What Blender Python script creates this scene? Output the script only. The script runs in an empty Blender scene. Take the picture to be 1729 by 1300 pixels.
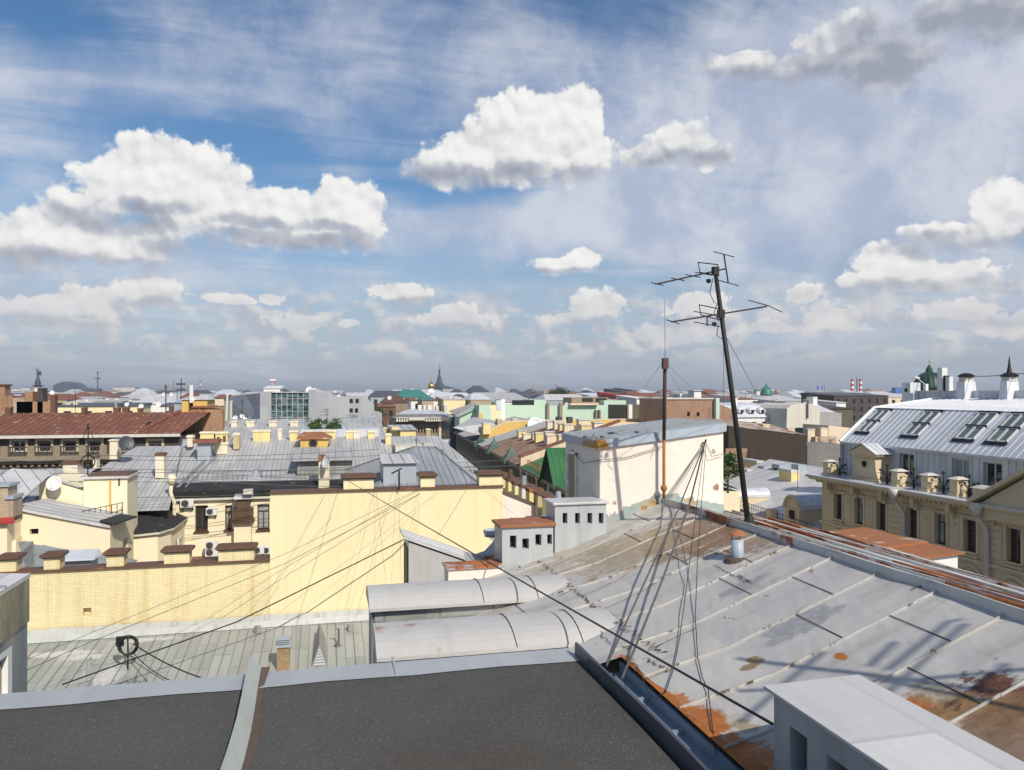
import bpy, math, random
from math import sin, cos, tan, atan, atan2, asin, sqrt, radians, pi
from mathutils import Vector, Matrix
YAW = radians(13.5); SA, CA = sin(YAW), cos(YAW)
FPX, CX, HY = 1300.0, 864.5, 663.0
sc = bpy.context.scene

# ---------------------------------------------------------------- camera
cam = bpy.data.cameras.new("camera"); co = bpy.data.objects.new("camera", cam); sc.collection.objects.link(co)
cam.sensor_width = 36; cam.lens = FPX / 1729 * 36; cam.clip_start = .05; cam.clip_end = 40000
cam.shift_y = (HY - 650) / 1729
co.rotation_euler = (pi / 2, 0, -YAW)
sc.camera = co
sc.view_settings.view_transform = 'Standard'; sc.view_settings.look = 'None'
sc.view_settings.exposure = 0.0; sc.view_settings.gamma = 1
sc.cycles.max_bounces = 6; sc.cycles.diffuse_bounces = 3; sc.cycles.glossy_bounces = 3
sc.cycles.transparent_max_bounces = 8
sc.cycles.use_denoising = True

# ---------------------------------------------------------------- sun and sky
SUN_EL = radians(40); SUN_DIR = Vector((.317 * cos(SUN_EL), -.948 * cos(SUN_EL), sin(SUN_EL))).normalized()
sun = bpy.data.lights.new("sun", 'SUN'); so = bpy.data.objects.new("sun", sun); sc.collection.objects.link(so)
sun.energy = 4.5; sun.angle = radians(.53); sun.color = (1, .93, .82)
so.rotation_euler = SUN_DIR.to_track_quat('Z', 'Y').to_euler()

w = bpy.data.worlds.new("World"); sc.world = w; w.use_nodes = True
NT = w.node_tree; NT.nodes.clear()
def N(t, **k):
    n = NT.nodes.new(t)
    for a, b in k.items(): setattr(n, a, b)
    return n
def put(s, x):
    if hasattr(x, 'is_output'): NT.links.new(x, s)
    elif hasattr(x, '__len__') and len(x) == 3 and s.type == 'RGBA': s.default_value = (*x, 1)
    else: s.default_value = x
def MA(op, *a):
    n = N('ShaderNodeMath', operation=op)
    for i, x in enumerate(a): put(n.inputs[i], x)
    return n.outputs[0]
def VM(op, *a):
    n = N('ShaderNodeVectorMath', operation=op)
    for i, x in enumerate(a): put(n.inputs[i], x)
    return n.outputs['Value'] if op in ('LENGTH', 'DOT_PRODUCT', 'DISTANCE') else n.outputs[0]
def SS(x, a, b, lo=0., hi=1., kind='SMOOTHSTEP'):
    n = N('ShaderNodeMapRange', interpolation_type=kind)
    for i, q in enumerate((x, a, b, lo, hi)): put(n.inputs[i], q)
    return n.outputs[0]
def XC(f, a, b):
    n = N('ShaderNodeMix', data_type='RGBA')
    put(n.inputs[0], f); put(n.inputs[6], a); put(n.inputs[7], b)
    return n.outputs[2]
def XYZ(x, y, z=0.):
    n = N('ShaderNodeCombineXYZ')
    for i, q in enumerate((x, y, z)): put(n.inputs[i], q)
    return n.outputs[0]
def NZ(vec, scale, detail=4., rough=.5, col=False, dist=0.):
    n = N('ShaderNodeTexNoise', noise_dimensions='3D')
    put(n.inputs['Vector'], vec); n.inputs['Scale'].default_value = scale
    n.inputs['Detail'].default_value = detail; n.inputs['Roughness'].default_value = rough; n.inputs['Distortion'].default_value = dist
    return n.outputs['Color' if col else 0]

sky = N('ShaderNodeTexSky', sky_type='NISHITA'); sky.sun_disc = False
sky.sun_elevation = SUN_EL; sky.sun_rotation = atan2(SUN_DIR.x, SUN_DIR.y)
sky.air_density = 1.0; sky.dust_density = 1.2; sky.ozone_density = 2.5

tc = N('ShaderNodeTexCoord'); sp = N('ShaderNodeSeparateXYZ'); NT.links.new(tc.outputs['Generated'], sp.inputs[0])
X, Y, Z = sp.outputs
az = MA('ARCTAN2', X, Y); el = MA('ARCSINE', Z)
P = XYZ(az, el)
def ae(x, y):                                    # compass bearing and height of a point of the sky
    X_ = (x - CX) / FPX
    return atan(X_) + YAW, atan((HY - y) / FPX / sqrt(1 + X_ * X_))
K = 1 / 1300.
# cumulus heaps: where in the sky, half-width, half-height
BIG = [(270,285,80,48),(340,295,62,48),(225,318,72,50),(388,318,36,38),(285,345,140,45),(420,355,120,38),(520,368,95,38),(588,350,52,45),(612,378,42,40),
 (130,365,52,38),(75,400,95,36),(180,408,112,34),(20,412,70,30),(255,395,50,25),(500,398,130,24),
 (862,205,56,48),(930,192,62,36),(986,190,44,38),(890,245,110,48),(965,262,76,46),(795,258,66,34),(742,288,58,26),(850,288,118,26),
 (1150,240,48,32),(1098,266,58,18),(1192,256,42,26),
 (1425,70,64,34),(1495,112,64,38),(1375,112,100,20),(1240,112,70,16),(1640,22,110,28),(1720,30,70,28),
 (1688,338,38,34),(1660,392,90,20),(1560,393,32,18),(1500,442,48,34),(1545,466,92,22),(1610,476,62,12)]
SMALL = [(262,490,62,28),(150,508,62,26),(55,522,80,22),(120,546,80,12),(1448,476,38,12),(675,492,54,20),(772,542,78,16),(766,528,42,15),(940,446,68,14),(986,438,30,18),
 (1002,514,56,28),(1034,512,34,22),(956,538,46,14),(390,506,40,9),(500,546,52,18),(1406,540,50,27),(1356,494,34,16),(1612,528,60,22),
 (1704,546,52,20),(1295,552,46,11),(1180,518,52,24),(1140,562,80,18),(590,546,20,7),(460,505,24,10)]
def field(P, L):
    s = None
    for x, y, rx, ry in L:
        a, e = ae(x, y); sx = 1 / (rx * K); sy = 1 / (ry * K)
        q = MA('SUBTRACT', 1.0, VM('LENGTH', VM('MULTIPLY_ADD', P, (sx, sy, 0), (-a * sx, -e * sy, 0))))
        if s is None: s = q
        else:
            n = N('ShaderNodeMath', operation='SMOOTH_MAX'); put(n.inputs[0], s); put(n.inputs[1], q); n.inputs[2].default_value = .35; s = n.outputs[0]
    return s
def warp(P, scale, amt, detail=3.):
    c = NZ(P, scale, detail, .55, True)
    return VM('MULTIPLY_ADD', VM('SUBTRACT', c, (.5, .5, .5)), (amt, amt * .8, 0), P)
def puffs(P, det=3.):
    n = N('ShaderNodeTexVoronoi', feature='SMOOTH_F1', voronoi_dimensions='2D', normalize=True)
    put(n.inputs['Vector'], P); n.inputs['Scale'].default_value = 26; n.inputs['Detail'].default_value = det
    n.inputs['Roughness'].default_value = .55; n.inputs['Lacunarity'].default_value = 2.1; n.inputs['Smoothness'].default_value = .35
    return n.outputs['Distance']
DARK = [(250,350,60,14),(420,372,70,12),(540,385,60,12),(215,372,110,20),(350,420,110,26),(110,442,170,20),(560,412,120,20),(430,395,90,16),(300,455,120,16),(40,460,60,14),  # cloud undersides: their shade painted in as dark patches
 (740,300,80,26),(800,305,80,24),(880,292,80,20),(965,300,70,15),(1150,270,100,18),
 (1490,125,100,34),(1380,128,120,24),(1250,135,110,20),(1600,45,170,40),(1720,60,80,34),(1090,100,100,24),(1640,412,130,18),(1560,408,50,14),(1530,488,120,14),
 (260,514,70,12),(90,548,130,12),(675,508,60,9),(772,556,90,9),(1000,545,70,11),(945,460,80,8),(1406,565,60,10),(1612,552,80,10),(1180,545,60,10)]
PW = warp(P, 15., .020, 1.)
PD = VM('ADD', PW, (.0045, .0105, 0))           # a step towards the sun, for the relief of the heaps
n1 = puffs(PW); m1 = puffs(PW, 1.2); m2 = puffs(PD, 1.2)
n3 = puffs(VM('MULTIPLY', PW, (2.4, 2.7, 1))); lowz = SS(el, .10, .19, 1., 0.)
fb = NZ(P, 46., 6., .62); fb2 = NZ(P, 110., 5., .62)
S = MA('SUBTRACT', field(PW, BIG + [(x, y, rx * .88, ry * .9) for x, y, rx, ry in SMALL]), MA('MULTIPLY', lowz, .13))
dens = MA('ADD', S, MA('ADD', MA('MULTIPLY', MA('SUBTRACT', .40, MA('ADD', n1, MA('MULTIPLY', lowz, MA('SUBTRACT', n3, .40)))), 1.45), MA('ADD', MA('MULTIPLY', MA('SUBTRACT', fb, .5), .75), MA('MULTIPLY', MA('SUBTRACT', fb2, .5), MA('MULTIPLY', lowz, .8)))))
wisp = NZ(P, 22., 6., .66)
under = SS(MA('ADD', field(warp(P, 20., .03, 3.), DARK), MA('MULTIPLY', MA('SUBTRACT', wisp, .5), 1.2)), -.45, .75)
edge = MA('MULTIPLY_ADD', under, .55, .26)         # undersides are softer than the lit tops
alpha = SS(dens, MA('MULTIPLY', under, -.25), edge)
relief = SS(MA('SUBTRACT', m2, m1), -.17, .17)
r2 = SS(MA('SUBTRACT', NZ(PD, 13., 4., .55), NZ(PW, 13., 4., .55)), -.10, .10, 1., 0.)
thick = SS(dens, .05, 1.0)
lit = MA('ADD', MA('MULTIPLY', MA('SUBTRACT', 1., under), .62), MA('ADD', MA('MULTIPLY', relief, .26), MA('MULTIPLY', r2, .20)))
a1, e1 = ae(1480, 110)
gloom = SS(VM('LENGTH', VM('MULTIPLY_ADD', P, (3.6, 7., 0), (-a1 * 3.6, -e1 * 7., 0))), .35, 1.35, .22, 0.)
lit = MA('SUBTRACT', lit, gloom)
lit = SS(lit, .02, 1.0, kind='LINEAR')
ramp = N('ShaderNodeValToRGB'); put(ramp.inputs[0], lit)
e = ramp.color_ramp.elements
e[0].position = 0; e[0].color = (.335, .365, .44, 1); e[1].position = 1; e[1].color = (.93, .925, .91, 1)
m_ = e.new(.42); m_.color = (.52, .54, .60, 1); m_ = e.new(.72); m_.color = (.80, .80, .80, 1)
cumcol = ramp.outputs[0]
# high thin cloud: streaks on a far flat layer, thicker to the right
zz = MA('ADD', MA('MAXIMUM', Z, 0.), .11)
Q = XYZ(MA('DIVIDE', X, zz), MA('DIVIDE', Y, zz))
rot = N('ShaderNodeMapping'); put(rot.inputs[0], Q); rot.inputs['Rotation'].default_value = (0, 0, radians(38)); rot.inputs['Scale'].default_value = (.62, 1.35, 1)
c1 = NZ(rot.outputs[0], 1.0, 8., .64, dist=1.1)
c2 = NZ(Q, .5, 4., .55)
def zone(x, y, rx, ry, lo=.2, hi=1.1):
    a, e_ = ae(x, y); sx = 1 / (rx * K); sy = 1 / (ry * K)
    return SS(VM('LENGTH', VM('MULTIPLY_ADD', PB, (sx, sy, 0), (-a * sx, -e_ * sy, 0))), lo, hi, 1., 0.)
PB = warp(P, 4., .12, 3.)
veil = MA('MULTIPLY', zone(1430, 230, 660, 330, .3, 1.15), .80)
veil = MA('ADD', veil, MA('MULTIPLY', zone(960, 385, 520, 62), .70))
veil = MA('ADD', veil, MA('MULTIPLY', zone(60, 190, 300, 110), .42))
veil = MA('ADD', veil, MA('MULTIPLY', zone(20, 350, 260, 60), .30))
veil = MA('ADD', veil, MA('MULTIPLY', zone(640, 110, 560, 170), .36))
blue = MA('ADD', zone(770, 330, 190, 40), MA('ADD', MA('MULTIPLY', zone(330, 250, 300, 70), .55), MA('MULTIPLY', zone(1550, 435, 330, 40), .5)))
veil = MA('ADD', veil, MA('MULTIPLY', zone(300, 455, 420, 70), .38))
veil = MA('SUBTRACT', veil, MA('MULTIPLY', blue, .42))
ci = MA('ADD', MA('MULTIPLY', MA('SUBTRACT', c1, .42), 2.1), MA('MULTIPLY', MA('SUBTRACT', c2, .5), 1.1))
ci = MA('ADD', MA('ADD', ci, veil), MA('MULTIPLY', MA('SUBTRACT', NZ(PB, 5.5, 6., .6), .5), 1.5))
ci = SS(ci, -.10, 1.05, 0., .86)
cicol = XC(SS(NZ(PB, 7., 7., .66), .38, .62), (.47, .525, .67), (.69, .71, .775))
# low far heaps melting into the haze
PL = VM('MULTIPLY', PW, (1., 2.3, 1.))
lw = MA('SUBTRACT', NZ(PL, 17., 6., .58), MA('MULTIPLY', n1, .25))
low = MA('MULTIPLY', SS(lw, .36, .50), MA('MULTIPLY', SS(el, .03, .06), SS(el, .10, .155, 1., 0.)))
low = MA('MULTIPLY', low, .62)
lowcol = XC(relief, (.50, .50, .555), (.80, .755, .725))
# clear sky, slightly deepened, with haze at the horizon
ST = .1
hs = N('ShaderNodeHueSaturation'); hs.inputs['Saturation'].default_value = 1.22; hs.inputs['Value'].default_value = 1.08; put(hs.inputs['Color'], sky.outputs[0])
def lum(c): return tuple(x / ST for x in c)
def scl(c): return VM('MULTIPLY', c, (1 / ST,) * 3)
base = XC(SS(el, .0, .26, .80, 0.), hs.outputs[0], lum((.41, .47, .59)))
base = XC(ci, base, scl(cicol))
base = XC(low, base, scl(lowcol))
hz = SS(el, .03, .19, .72, .0)
cumcol = XC(hz, cumcol, (.64, .605, .60))
fin = XC(MA('MULTIPLY', alpha, SS(el, .03, .135, .32, 1.)), base, scl(cumcol))
bg = N('ShaderNodeBackground'); put(bg.inputs[0], fin); bg.inputs[1].default_value = ST
ow = N('ShaderNodeOutputWorld'); NT.links.new(bg.outputs[0], ow.inputs[0])
w.cycles.sampling_method = 'MANUAL'; w.cycles.sample_map_resolution = 512

# ---------------------------------------------------------------- geometry helpers (u = right along the street grid, v = away, z up, eye at 0)
def ray(x, y):
    X_ = (x - CX) / FPX
    return Vector((X_ * CA + SA, -X_ * SA + CA, (HY - y) / FPX))
def Pd(x, y, D): return ray(x, y) * D
def Pv(x, y, v):
    r = ray(x, y); return r * (v / r.y)
def Pu(x, y, u):
    r = ray(x, y); return r * (u / r.x)
def Pz(x, y, z):
    r = ray(x, y); return r * (z / r.z)
def Pp(x, y, p, n):
    r = ray(x, y); return r * (Vector(p).dot(n) / r.dot(n))
LOC = {}
ZV = Vector((0, 0, 1))
class Fr:                                        # a wall plane: s along it, n out of it
    def __init__(self, org, s, n): self.o = Vector(org); self.s = Vector(s); self.n = Vector(n)
    def p(self, s, z, d=0.): return self.o + self.s * s + self.n * d + ZV * z
def FV(v): return Fr((0, v, 0), (1, 0, 0), (0, -1, 0))       # faces the camera side, s = u
def FU(u, sg=-1): return Fr((u, 0, 0), (0, 1, 0), (sg, 0, 0))  # faces the street, s = v
class MB:
    def __init__(self): self.v = []; self.f = []; self.m = []
    def face(self, pts, mi=0):
        b = len(self.v); self.v += [Vector(p) for p in pts]; self.f.append(list(range(b, b + len(pts)))); self.m.append(mi)
    def hexa(self, a, mi=0):                     # 8 points: bottom ring, top ring
        b = len(self.v); self.v += [Vector(p) for p in a]
        for q in ((3, 2, 1, 0), (4, 5, 6, 7), (0, 1, 5, 4), (1, 2, 6, 5), (2, 3, 7, 6), (3, 0, 4, 7)):
            self.f.append([b + i for i in q]); self.m.append(mi)
    def box(self, u0, u1, v0, v1, z0, z1, mi=0, tap=0.):
        t = tap
        self.hexa([(u0, v0, z0), (u1, v0, z0), (u1, v1, z0), (u0, v1, z0), (u0 + t, v0 + t, z1), (u1 - t, v0 + t, z1), (u1 - t, v1 - t, z1), (u0 + t, v1 - t, z1)], mi)
    def fbox(self, fr, s0, s1, z0, z1, d0, d1, mi=0):
        self.hexa([fr.p(s0, z0, d0), fr.p(s1, z0, d0), fr.p(s1, z0, d1), fr.p(s0, z0, d1), fr.p(s0, z1, d0), fr.p(s1, z1, d0), fr.p(s1, z1, d1), fr.p(s0, z1, d1)], mi)
    def prism(self, pts, off, mi=0, mside=None): # closed outline moved along off
        off = Vector(off); n = len(pts); b = len(self.v); pts = [Vector(p) for p in pts]
        self.v += pts + [p + off for p in pts]
        self.f.append(list(range(b + n - 1, b - 1, -1))); self.m.append(mi)
        self.f.append(list(range(b + n, b + 2 * n))); self.m.append(mi)
        for i in range(n):
            j = (i + 1) % n
            self.f.append([b + i, b + j, b + n + j, b + n + i]); self.m.append(mi if mside is None else mside[i] if hasattr(mside, '__len__') else mside)
    def tube(self, pts, r, n=6, mi=0, r1=None, cap=True):
        pts = [Vector(p) for p in pts]; k = len(pts); rings = []; b = len(self.v)
        for i, p in enumerate(pts):
            t = (pts[min(i + 1, k - 1)] - pts[max(i - 1, 0)]).normalized()
            a = t.cross(ZV) if abs(t.z) < .95 else t.cross(Vector((1, 0, 0)))
            a.normalize(); c = t.cross(a); rr = r if r1 is None else r + (r1 - r) * i / (k - 1)
            self.v += [p + a * rr * cos(2 * pi * j / n) + c * rr * sin(2 * pi * j / n) for j in range(n)]
        for i in range(k - 1):
            for j in range(n):
                q = (j + 1) % n
                self.f.append([b + i * n + j, b + i * n + q, b + i * n + n + q, b + i * n + n + j]); self.m.append(mi)
        if cap:
            self.f.append([b + j for j in range(n)][::-1]); self.m.append(mi)
            self.f.append([b + (k - 1) * n + j for j in range(n)]); self.m.append(mi)
    def lathe(self, c, prof, n=16, mi=0, M_=None):
        b = len(self.v); c = Vector(c)
        for r, z in prof:
            for j in range(n):
                p = Vector((r * cos(2 * pi * j / n), r * sin(2 * pi * j / n), z))
                self.v.append(c + (M_ @ p if M_ else p))
        for i in range(len(prof) - 1):
            for j in range(n):
                q = (j + 1) % n
                self.f.append([b + i * n + j, b + i * n + q, b + i * n + n + q, b + i * n + n + j]); self.m.append(mi)
        if prof[0][0] > 1e-4: self.f.append([b + j for j in range(n)][::-1]); self.m.append(mi)
        if prof[-1][0] > 1e-4: self.f.append([b + (len(prof) - 1) * n + j for j in range(n)]); self.m.append(mi)
    def wall(self, fr, s0, s1, z0, z1, holes=(), rev=.2, mi=0, mr=None):
        S_ = sorted({s0, s1, *[q for h in holes for q in h[:2] if s0 < q < s1]}); Z_ = sorted({z0, z1, *[q for h in holes for q in h[2:4] if z0 < q < z1]})
        for i in range(len(S_) - 1):
            for j in range(len(Z_) - 1):
                a, b_, c, d = S_[i], S_[i + 1], Z_[j], Z_[j + 1]; ms, mz = (a + b_) / 2, (c + d) / 2
                if any(h[0] < ms < h[1] and h[2] < mz < h[3] for h in holes): continue
                self.face([fr.p(a, c), fr.p(b_, c), fr.p(b_, d), fr.p(a, d)], mi)
        mr = mi if mr is None else mr
        for a, b_, c, d in [h[:4] for h in holes]:
            for p, q in (((a, c), (b_, c)), ((b_, c), (b_, d)), ((b_, d), (a, d)), ((a, d), (a, c))):
                self.face([fr.p(*p), fr.p(*q), fr.p(*q, -rev), fr.p(*p, -rev)], mr)
    def roof(self, poly, sp=0., w=.04, h=.04, mi=0, ms=1, t=0.): # sloped sheet with standing seams up the slope
        poly = [Vector(p) for p in poly]
        n = (poly[1] - poly[0]).cross(poly[2] - poly[0]).normalized()
        if n.z < 0: n = -n
        self.face(poly, mi)
        if t: self.prism([p - n * .002 for p in poly], -n * t, mi)
        if not sp: return
        T = ZV.cross(n); T = T.normalized() if T.length > .01 else Vector((1, 0, 0))
        cs = [p.dot(T) for p in poly]; c = math.floor(min(cs) / sp) * sp + sp * .5
        while c < max(cs):
            X_ = []
            for i in range(len(poly)):
                a, b_ = poly[i], poly[(i + 1) % len(poly)]; da, db = a.dot(T) - c, b_.dot(T) - c
                if da * db < 0: X_.append(a + (b_ - a) * (da / (da - db)))
            if len(X_) == 2 and (X_[0] - X_[1]).length > .15:
                a, b_ = X_; T2 = T * w / 2
                self.hexa([a - T2, a + T2, b_ + T2, b_ - T2, a - T2 * .5 + n * h, a + T2 * .5 + n * h, b_ + T2 * .5 + n * h, b_ - T2 * .5 + n * h], ms)
            c += sp
    def build(self, name, mats, parent=None, loc=None, smooth=False, bevel=0., kind=None, flatuv=False):
        mats = mats if isinstance(mats, (list, tuple)) else [mats]
        off = LOC[parent.name] if parent else Vector(loc) if loc is not None else Vector((0, 0, 0))
        me = bpy.data.meshes.new(name); me.from_pydata([p - off for p in self.v], [], self.f)
        for q in mats: me.materials.append(q)
        me.polygons.foreach_set('material_index', [min(i, len(mats) - 1) for i in self.m])
        if smooth: me.polygons.foreach_set('use_smooth', [True] * len(self.f))
        uvl = me.uv_layers.new(name='UVMap'); me.update()
        buf = [0.] * (2 * len(me.loops)); k = 0
        for pl in me.polygons:
            n = pl.normal
            if flatuv or abs(n.z) > .97: T, B = Vector((1, 0, 0)), Vector((0, 1, 0))
            else: T = ZV.cross(n).normalized(); B = n.cross(T)
            for li in pl.loop_indices:
                p = me.vertices[me.loops[li].vertex_index].co + off
                buf[2 * li] = p.dot(T); buf[2 * li + 1] = p.dot(B)
        uvl.data.foreach_set('uv', buf)
        o = bpy.data.objects.new(name, me); sc.collection.objects.link(o); LOC[o.name] = off
        if parent: o.parent = parent
        else: o.location = off
        if bevel:
            bv = o.modifiers.new('bevel', 'BEVEL'); bv.width = bevel; bv.segments = 2; bv.limit_method = 'ANGLE'
        if kind: o['kind'] = kind
        return o
def tag(o, label, cat, group=None):
    o['label'] = label; o['category'] = cat
    if group: o['group'] = group
    return o
def thing(name, label, cat, loc, group=None):
    o = bpy.data.objects.new(name, None); sc.collection.objects.link(o); o.empty_display_size = .3
    o.location = loc; LOC[o.name] = Vector(loc)
    return tag(o, label, cat, group)
def copy_tree(o, parent=None):
    c = o.copy(); sc.collection.objects.link(c); LOC[c.name] = LOC[o.name]
    if parent: c.parent = parent
    for ch in list(o.children): copy_tree(ch, c)
    return c
def place(o, loc, rz=0., s=1., label=None, cat=None, group=None):
    o.location = loc; o.rotation_euler = (0, 0, rz); o.scale = (s, s, s)
    if label: o['label'] = label
    if group: o['group'] = group
    return o
RND = random.Random(7)

# ---------------------------------------------------------------- materials
def principled(m, col, rough, metal, nrm=None, spec=None):
    b = N('ShaderNodeBsdfPrincipled'); o = N('ShaderNodeOutputMaterial')
    put(b.inputs['Base Color'], col); put(b.inputs['Roughness'], rough); b.inputs['Metallic'].default_value = metal
    if spec is not None: b.inputs['Specular IOR Level'].default_value = spec
    if nrm is not None: NT.links.new(nrm, b.inputs['Normal'])
    NT.links.new(b.outputs[0], o.inputs[0])
def mat(name, base, rough=.65, metal=0., vary=.14, big=.35, fine=7., streak=0., dirt=(.35, .33, .30), sheet=None, brick=None, rust=0., rsc=.7, rcol=(.27, .09, .03),
        spots=(), bump=.25, speck=0., spec=None, dint=0., sdir=(3.2, .16, 1.), gdir=(9., 1.3, 1.)):
    global NT
    m = bpy.data.materials.new(name); m.use_nodes = True; NT = m.node_tree; NT.nodes.clear()
    ge = N('ShaderNodeNewGeometry').outputs['Position']; uv = N('ShaderNodeUVMap').outputs[0]
    nb = NZ(ge, big, 5., .6); nf = NZ(ge, fine, 5., .65)
    fac = MA('MULTIPLY_ADD', MA('SUBTRACT', nb, .5), vary * 2.6, MA('MULTIPLY_ADD', MA('SUBTRACT', nf, .5), vary * 1.3, 1.))
    col = base; hgt = nf
    if brick:                                    # (brick length, course height, joint, second colour, joint colour)
        t = N('ShaderNodeTexBrick'); put(t.inputs['Vector'], VM('MULTIPLY_ADD', VM('SUBTRACT', NZ(ge, 2.2, 4., .6, True), (.5, .5, .5)), (.10, .05, 0.), uv)); put(t.inputs['Color1'], base); put(t.inputs['Color2'], brick[3]); put(t.inputs['Mortar'], brick[4])
        for k, q in (('Scale', 1.), ('Mortar Size', brick[2]), ('Mortar Smooth', .3), ('Bias', 0.), ('Brick Width', brick[0]), ('Row Height', brick[1])): t.inputs[k].default_value = q
        col = t.outputs[0]; hgt = MA('SUBTRACT', nf, MA('MULTIPLY', t.outputs[1], 1.2))
    if sheet:                                    # (width between seams, sheet length, joint darkness)
        s = N('ShaderNodeSeparateXYZ'); NT.links.new(uv, s.inputs[0])
        t = N('ShaderNodeTexBrick'); put(t.inputs['Vector'], XYZ(s.outputs[1], s.outputs[0]))
        put(t.inputs['Color1'], tuple(c * 1.10 for c in base)); put(t.inputs['Color2'], tuple(c * .86 for c in base)); put(t.inputs['Mortar'], tuple(c * (1 - sheet[2]) for c in base))
        for k, q in (('Scale', 1.), ('Mortar Size', .02), ('Mortar Smooth', .3), ('Bias', 0.), ('Brick Width', sheet[1]), ('Row Height', sheet[0])): t.inputs[k].default_value = q
        col = t.outputs[0]
    col = VM('MULTIPLY', col, XYZ(fac, fac, fac))
    if streak:
        ns = NZ(VM('MULTIPLY', uv, sdir), 1., 5., .65)
        col = XC(MA('MULTIPLY', SS(ns, .46, .74), streak), col, VM('MULTIPLY', col, dirt))
    if speck:
        wn = N('ShaderNodeTexVoronoi'); put(wn.inputs['Vector'], ge); wn.inputs['Scale'].default_value = 170.
        s = N('ShaderNodeSeparateColor'); NT.links.new(wn.outputs['Color'], s.inputs[0])
        col = XC(MA('MULTIPLY', SS(s.outputs[0], .86, .99), speck), col, (.34, .33, .31)); hgt = MA('ADD', nf, MA('MULTIPLY', wn.outputs['Distance'], .8))
    ro = MA('MULTIPLY_ADD', MA('SUBTRACT', nb, .5), .3, rough)
    if rust:
        nr = NZ(ge, rsc, 8., .68); rm = SS(nr, .66 - rust * .34, .72 - rust * .30)
        col = XC(rm, col, XC(SS(NZ(ge, rsc * 5, 5., .65), .3, .7), tuple(c * .5 for c in rcol), tuple(c * 1.6 for c in rcol))); ro = MA('MULTIPLY_ADD', rm, .25, ro)
    if spots:
        gv = MA('MULTIPLY_ADD', NZ(ge, 16., 5., .7), 1.5, .25)
        edge = NZ(ge, 5., 8., .72); gr = NZ(VM('MULTIPLY', uv, gdir), 1., 6., .7)
        spots = [(c, rx * 2.1, ry * 1.5, (.34, .27, .18), .38) for (c, rx, ry, sc_, st) in spots if sc_[0] > .25 and sc_[1] < .2] + list(spots)
        for (c, rx, ry, sc_, st) in spots:
            d = VM('LENGTH', VM('MULTIPLY', VM('SUBTRACT', ge, c), (1 / rx, 1 / ry, 1 / rx)))
            q = MA('SUBTRACT', MA('ADD', MA('MULTIPLY_ADD', edge, 2.2, -.7), MA('MULTIPLY_ADD', gr, 1.6, -.4)), d)
            col = XC(MA('MULTIPLY', SS(q, -.12, .22 if st > .4 else .9), st), col, VM('MULTIPLY', sc_, XYZ(gv, gv, gv)))
    nrm = None
    if bump or dint:
        b = N('ShaderNodeBump'); b.inputs['Strength'].default_value = bump; b.inputs['Distance'].default_value = .02; put(b.inputs['Height'], hgt); nrm = b.outputs[0]
        if dint:
            b2 = N('ShaderNodeBump'); b2.inputs['Strength'].default_value = dint; b2.inputs['Distance'].default_value = .12
            put(b2.inputs['Height'], NZ(VM('MULTIPLY', uv, (2.2, .9, 1.)), 1., 2., .5)); NT.links.new(nrm, b2.inputs['Normal']); nrm = b2.outputs[0]
    principled(m, col, ro, metal, nrm, spec)
    return m
def flat(name, base, rough=.6, metal=0., spec=None):
    return mat(name, base, rough, metal, vary=.10, bump=0., spec=spec)
def glass(name, base=(.02, .025, .03), rough=.06):
    global NT
    m = bpy.data.materials.new(name); m.use_nodes = True; NT = m.node_tree; NT.nodes.clear()
    ge = N('ShaderNodeNewGeometry').outputs['Position']
    b = N('ShaderNodeBump'); b.inputs['Strength'].default_value = .12; b.inputs['Distance'].default_value = .3; put(b.inputs['Height'], NZ(ge, .9, 2.))
    principled(m, XC(NZ(ge, .7, 2.), tuple(c * .6 for c in base), tuple(c * 1.6 for c in base)), rough, 0., b.outputs[0], .8)
    return m
Y1 = (.62, .47, .20)
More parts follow.
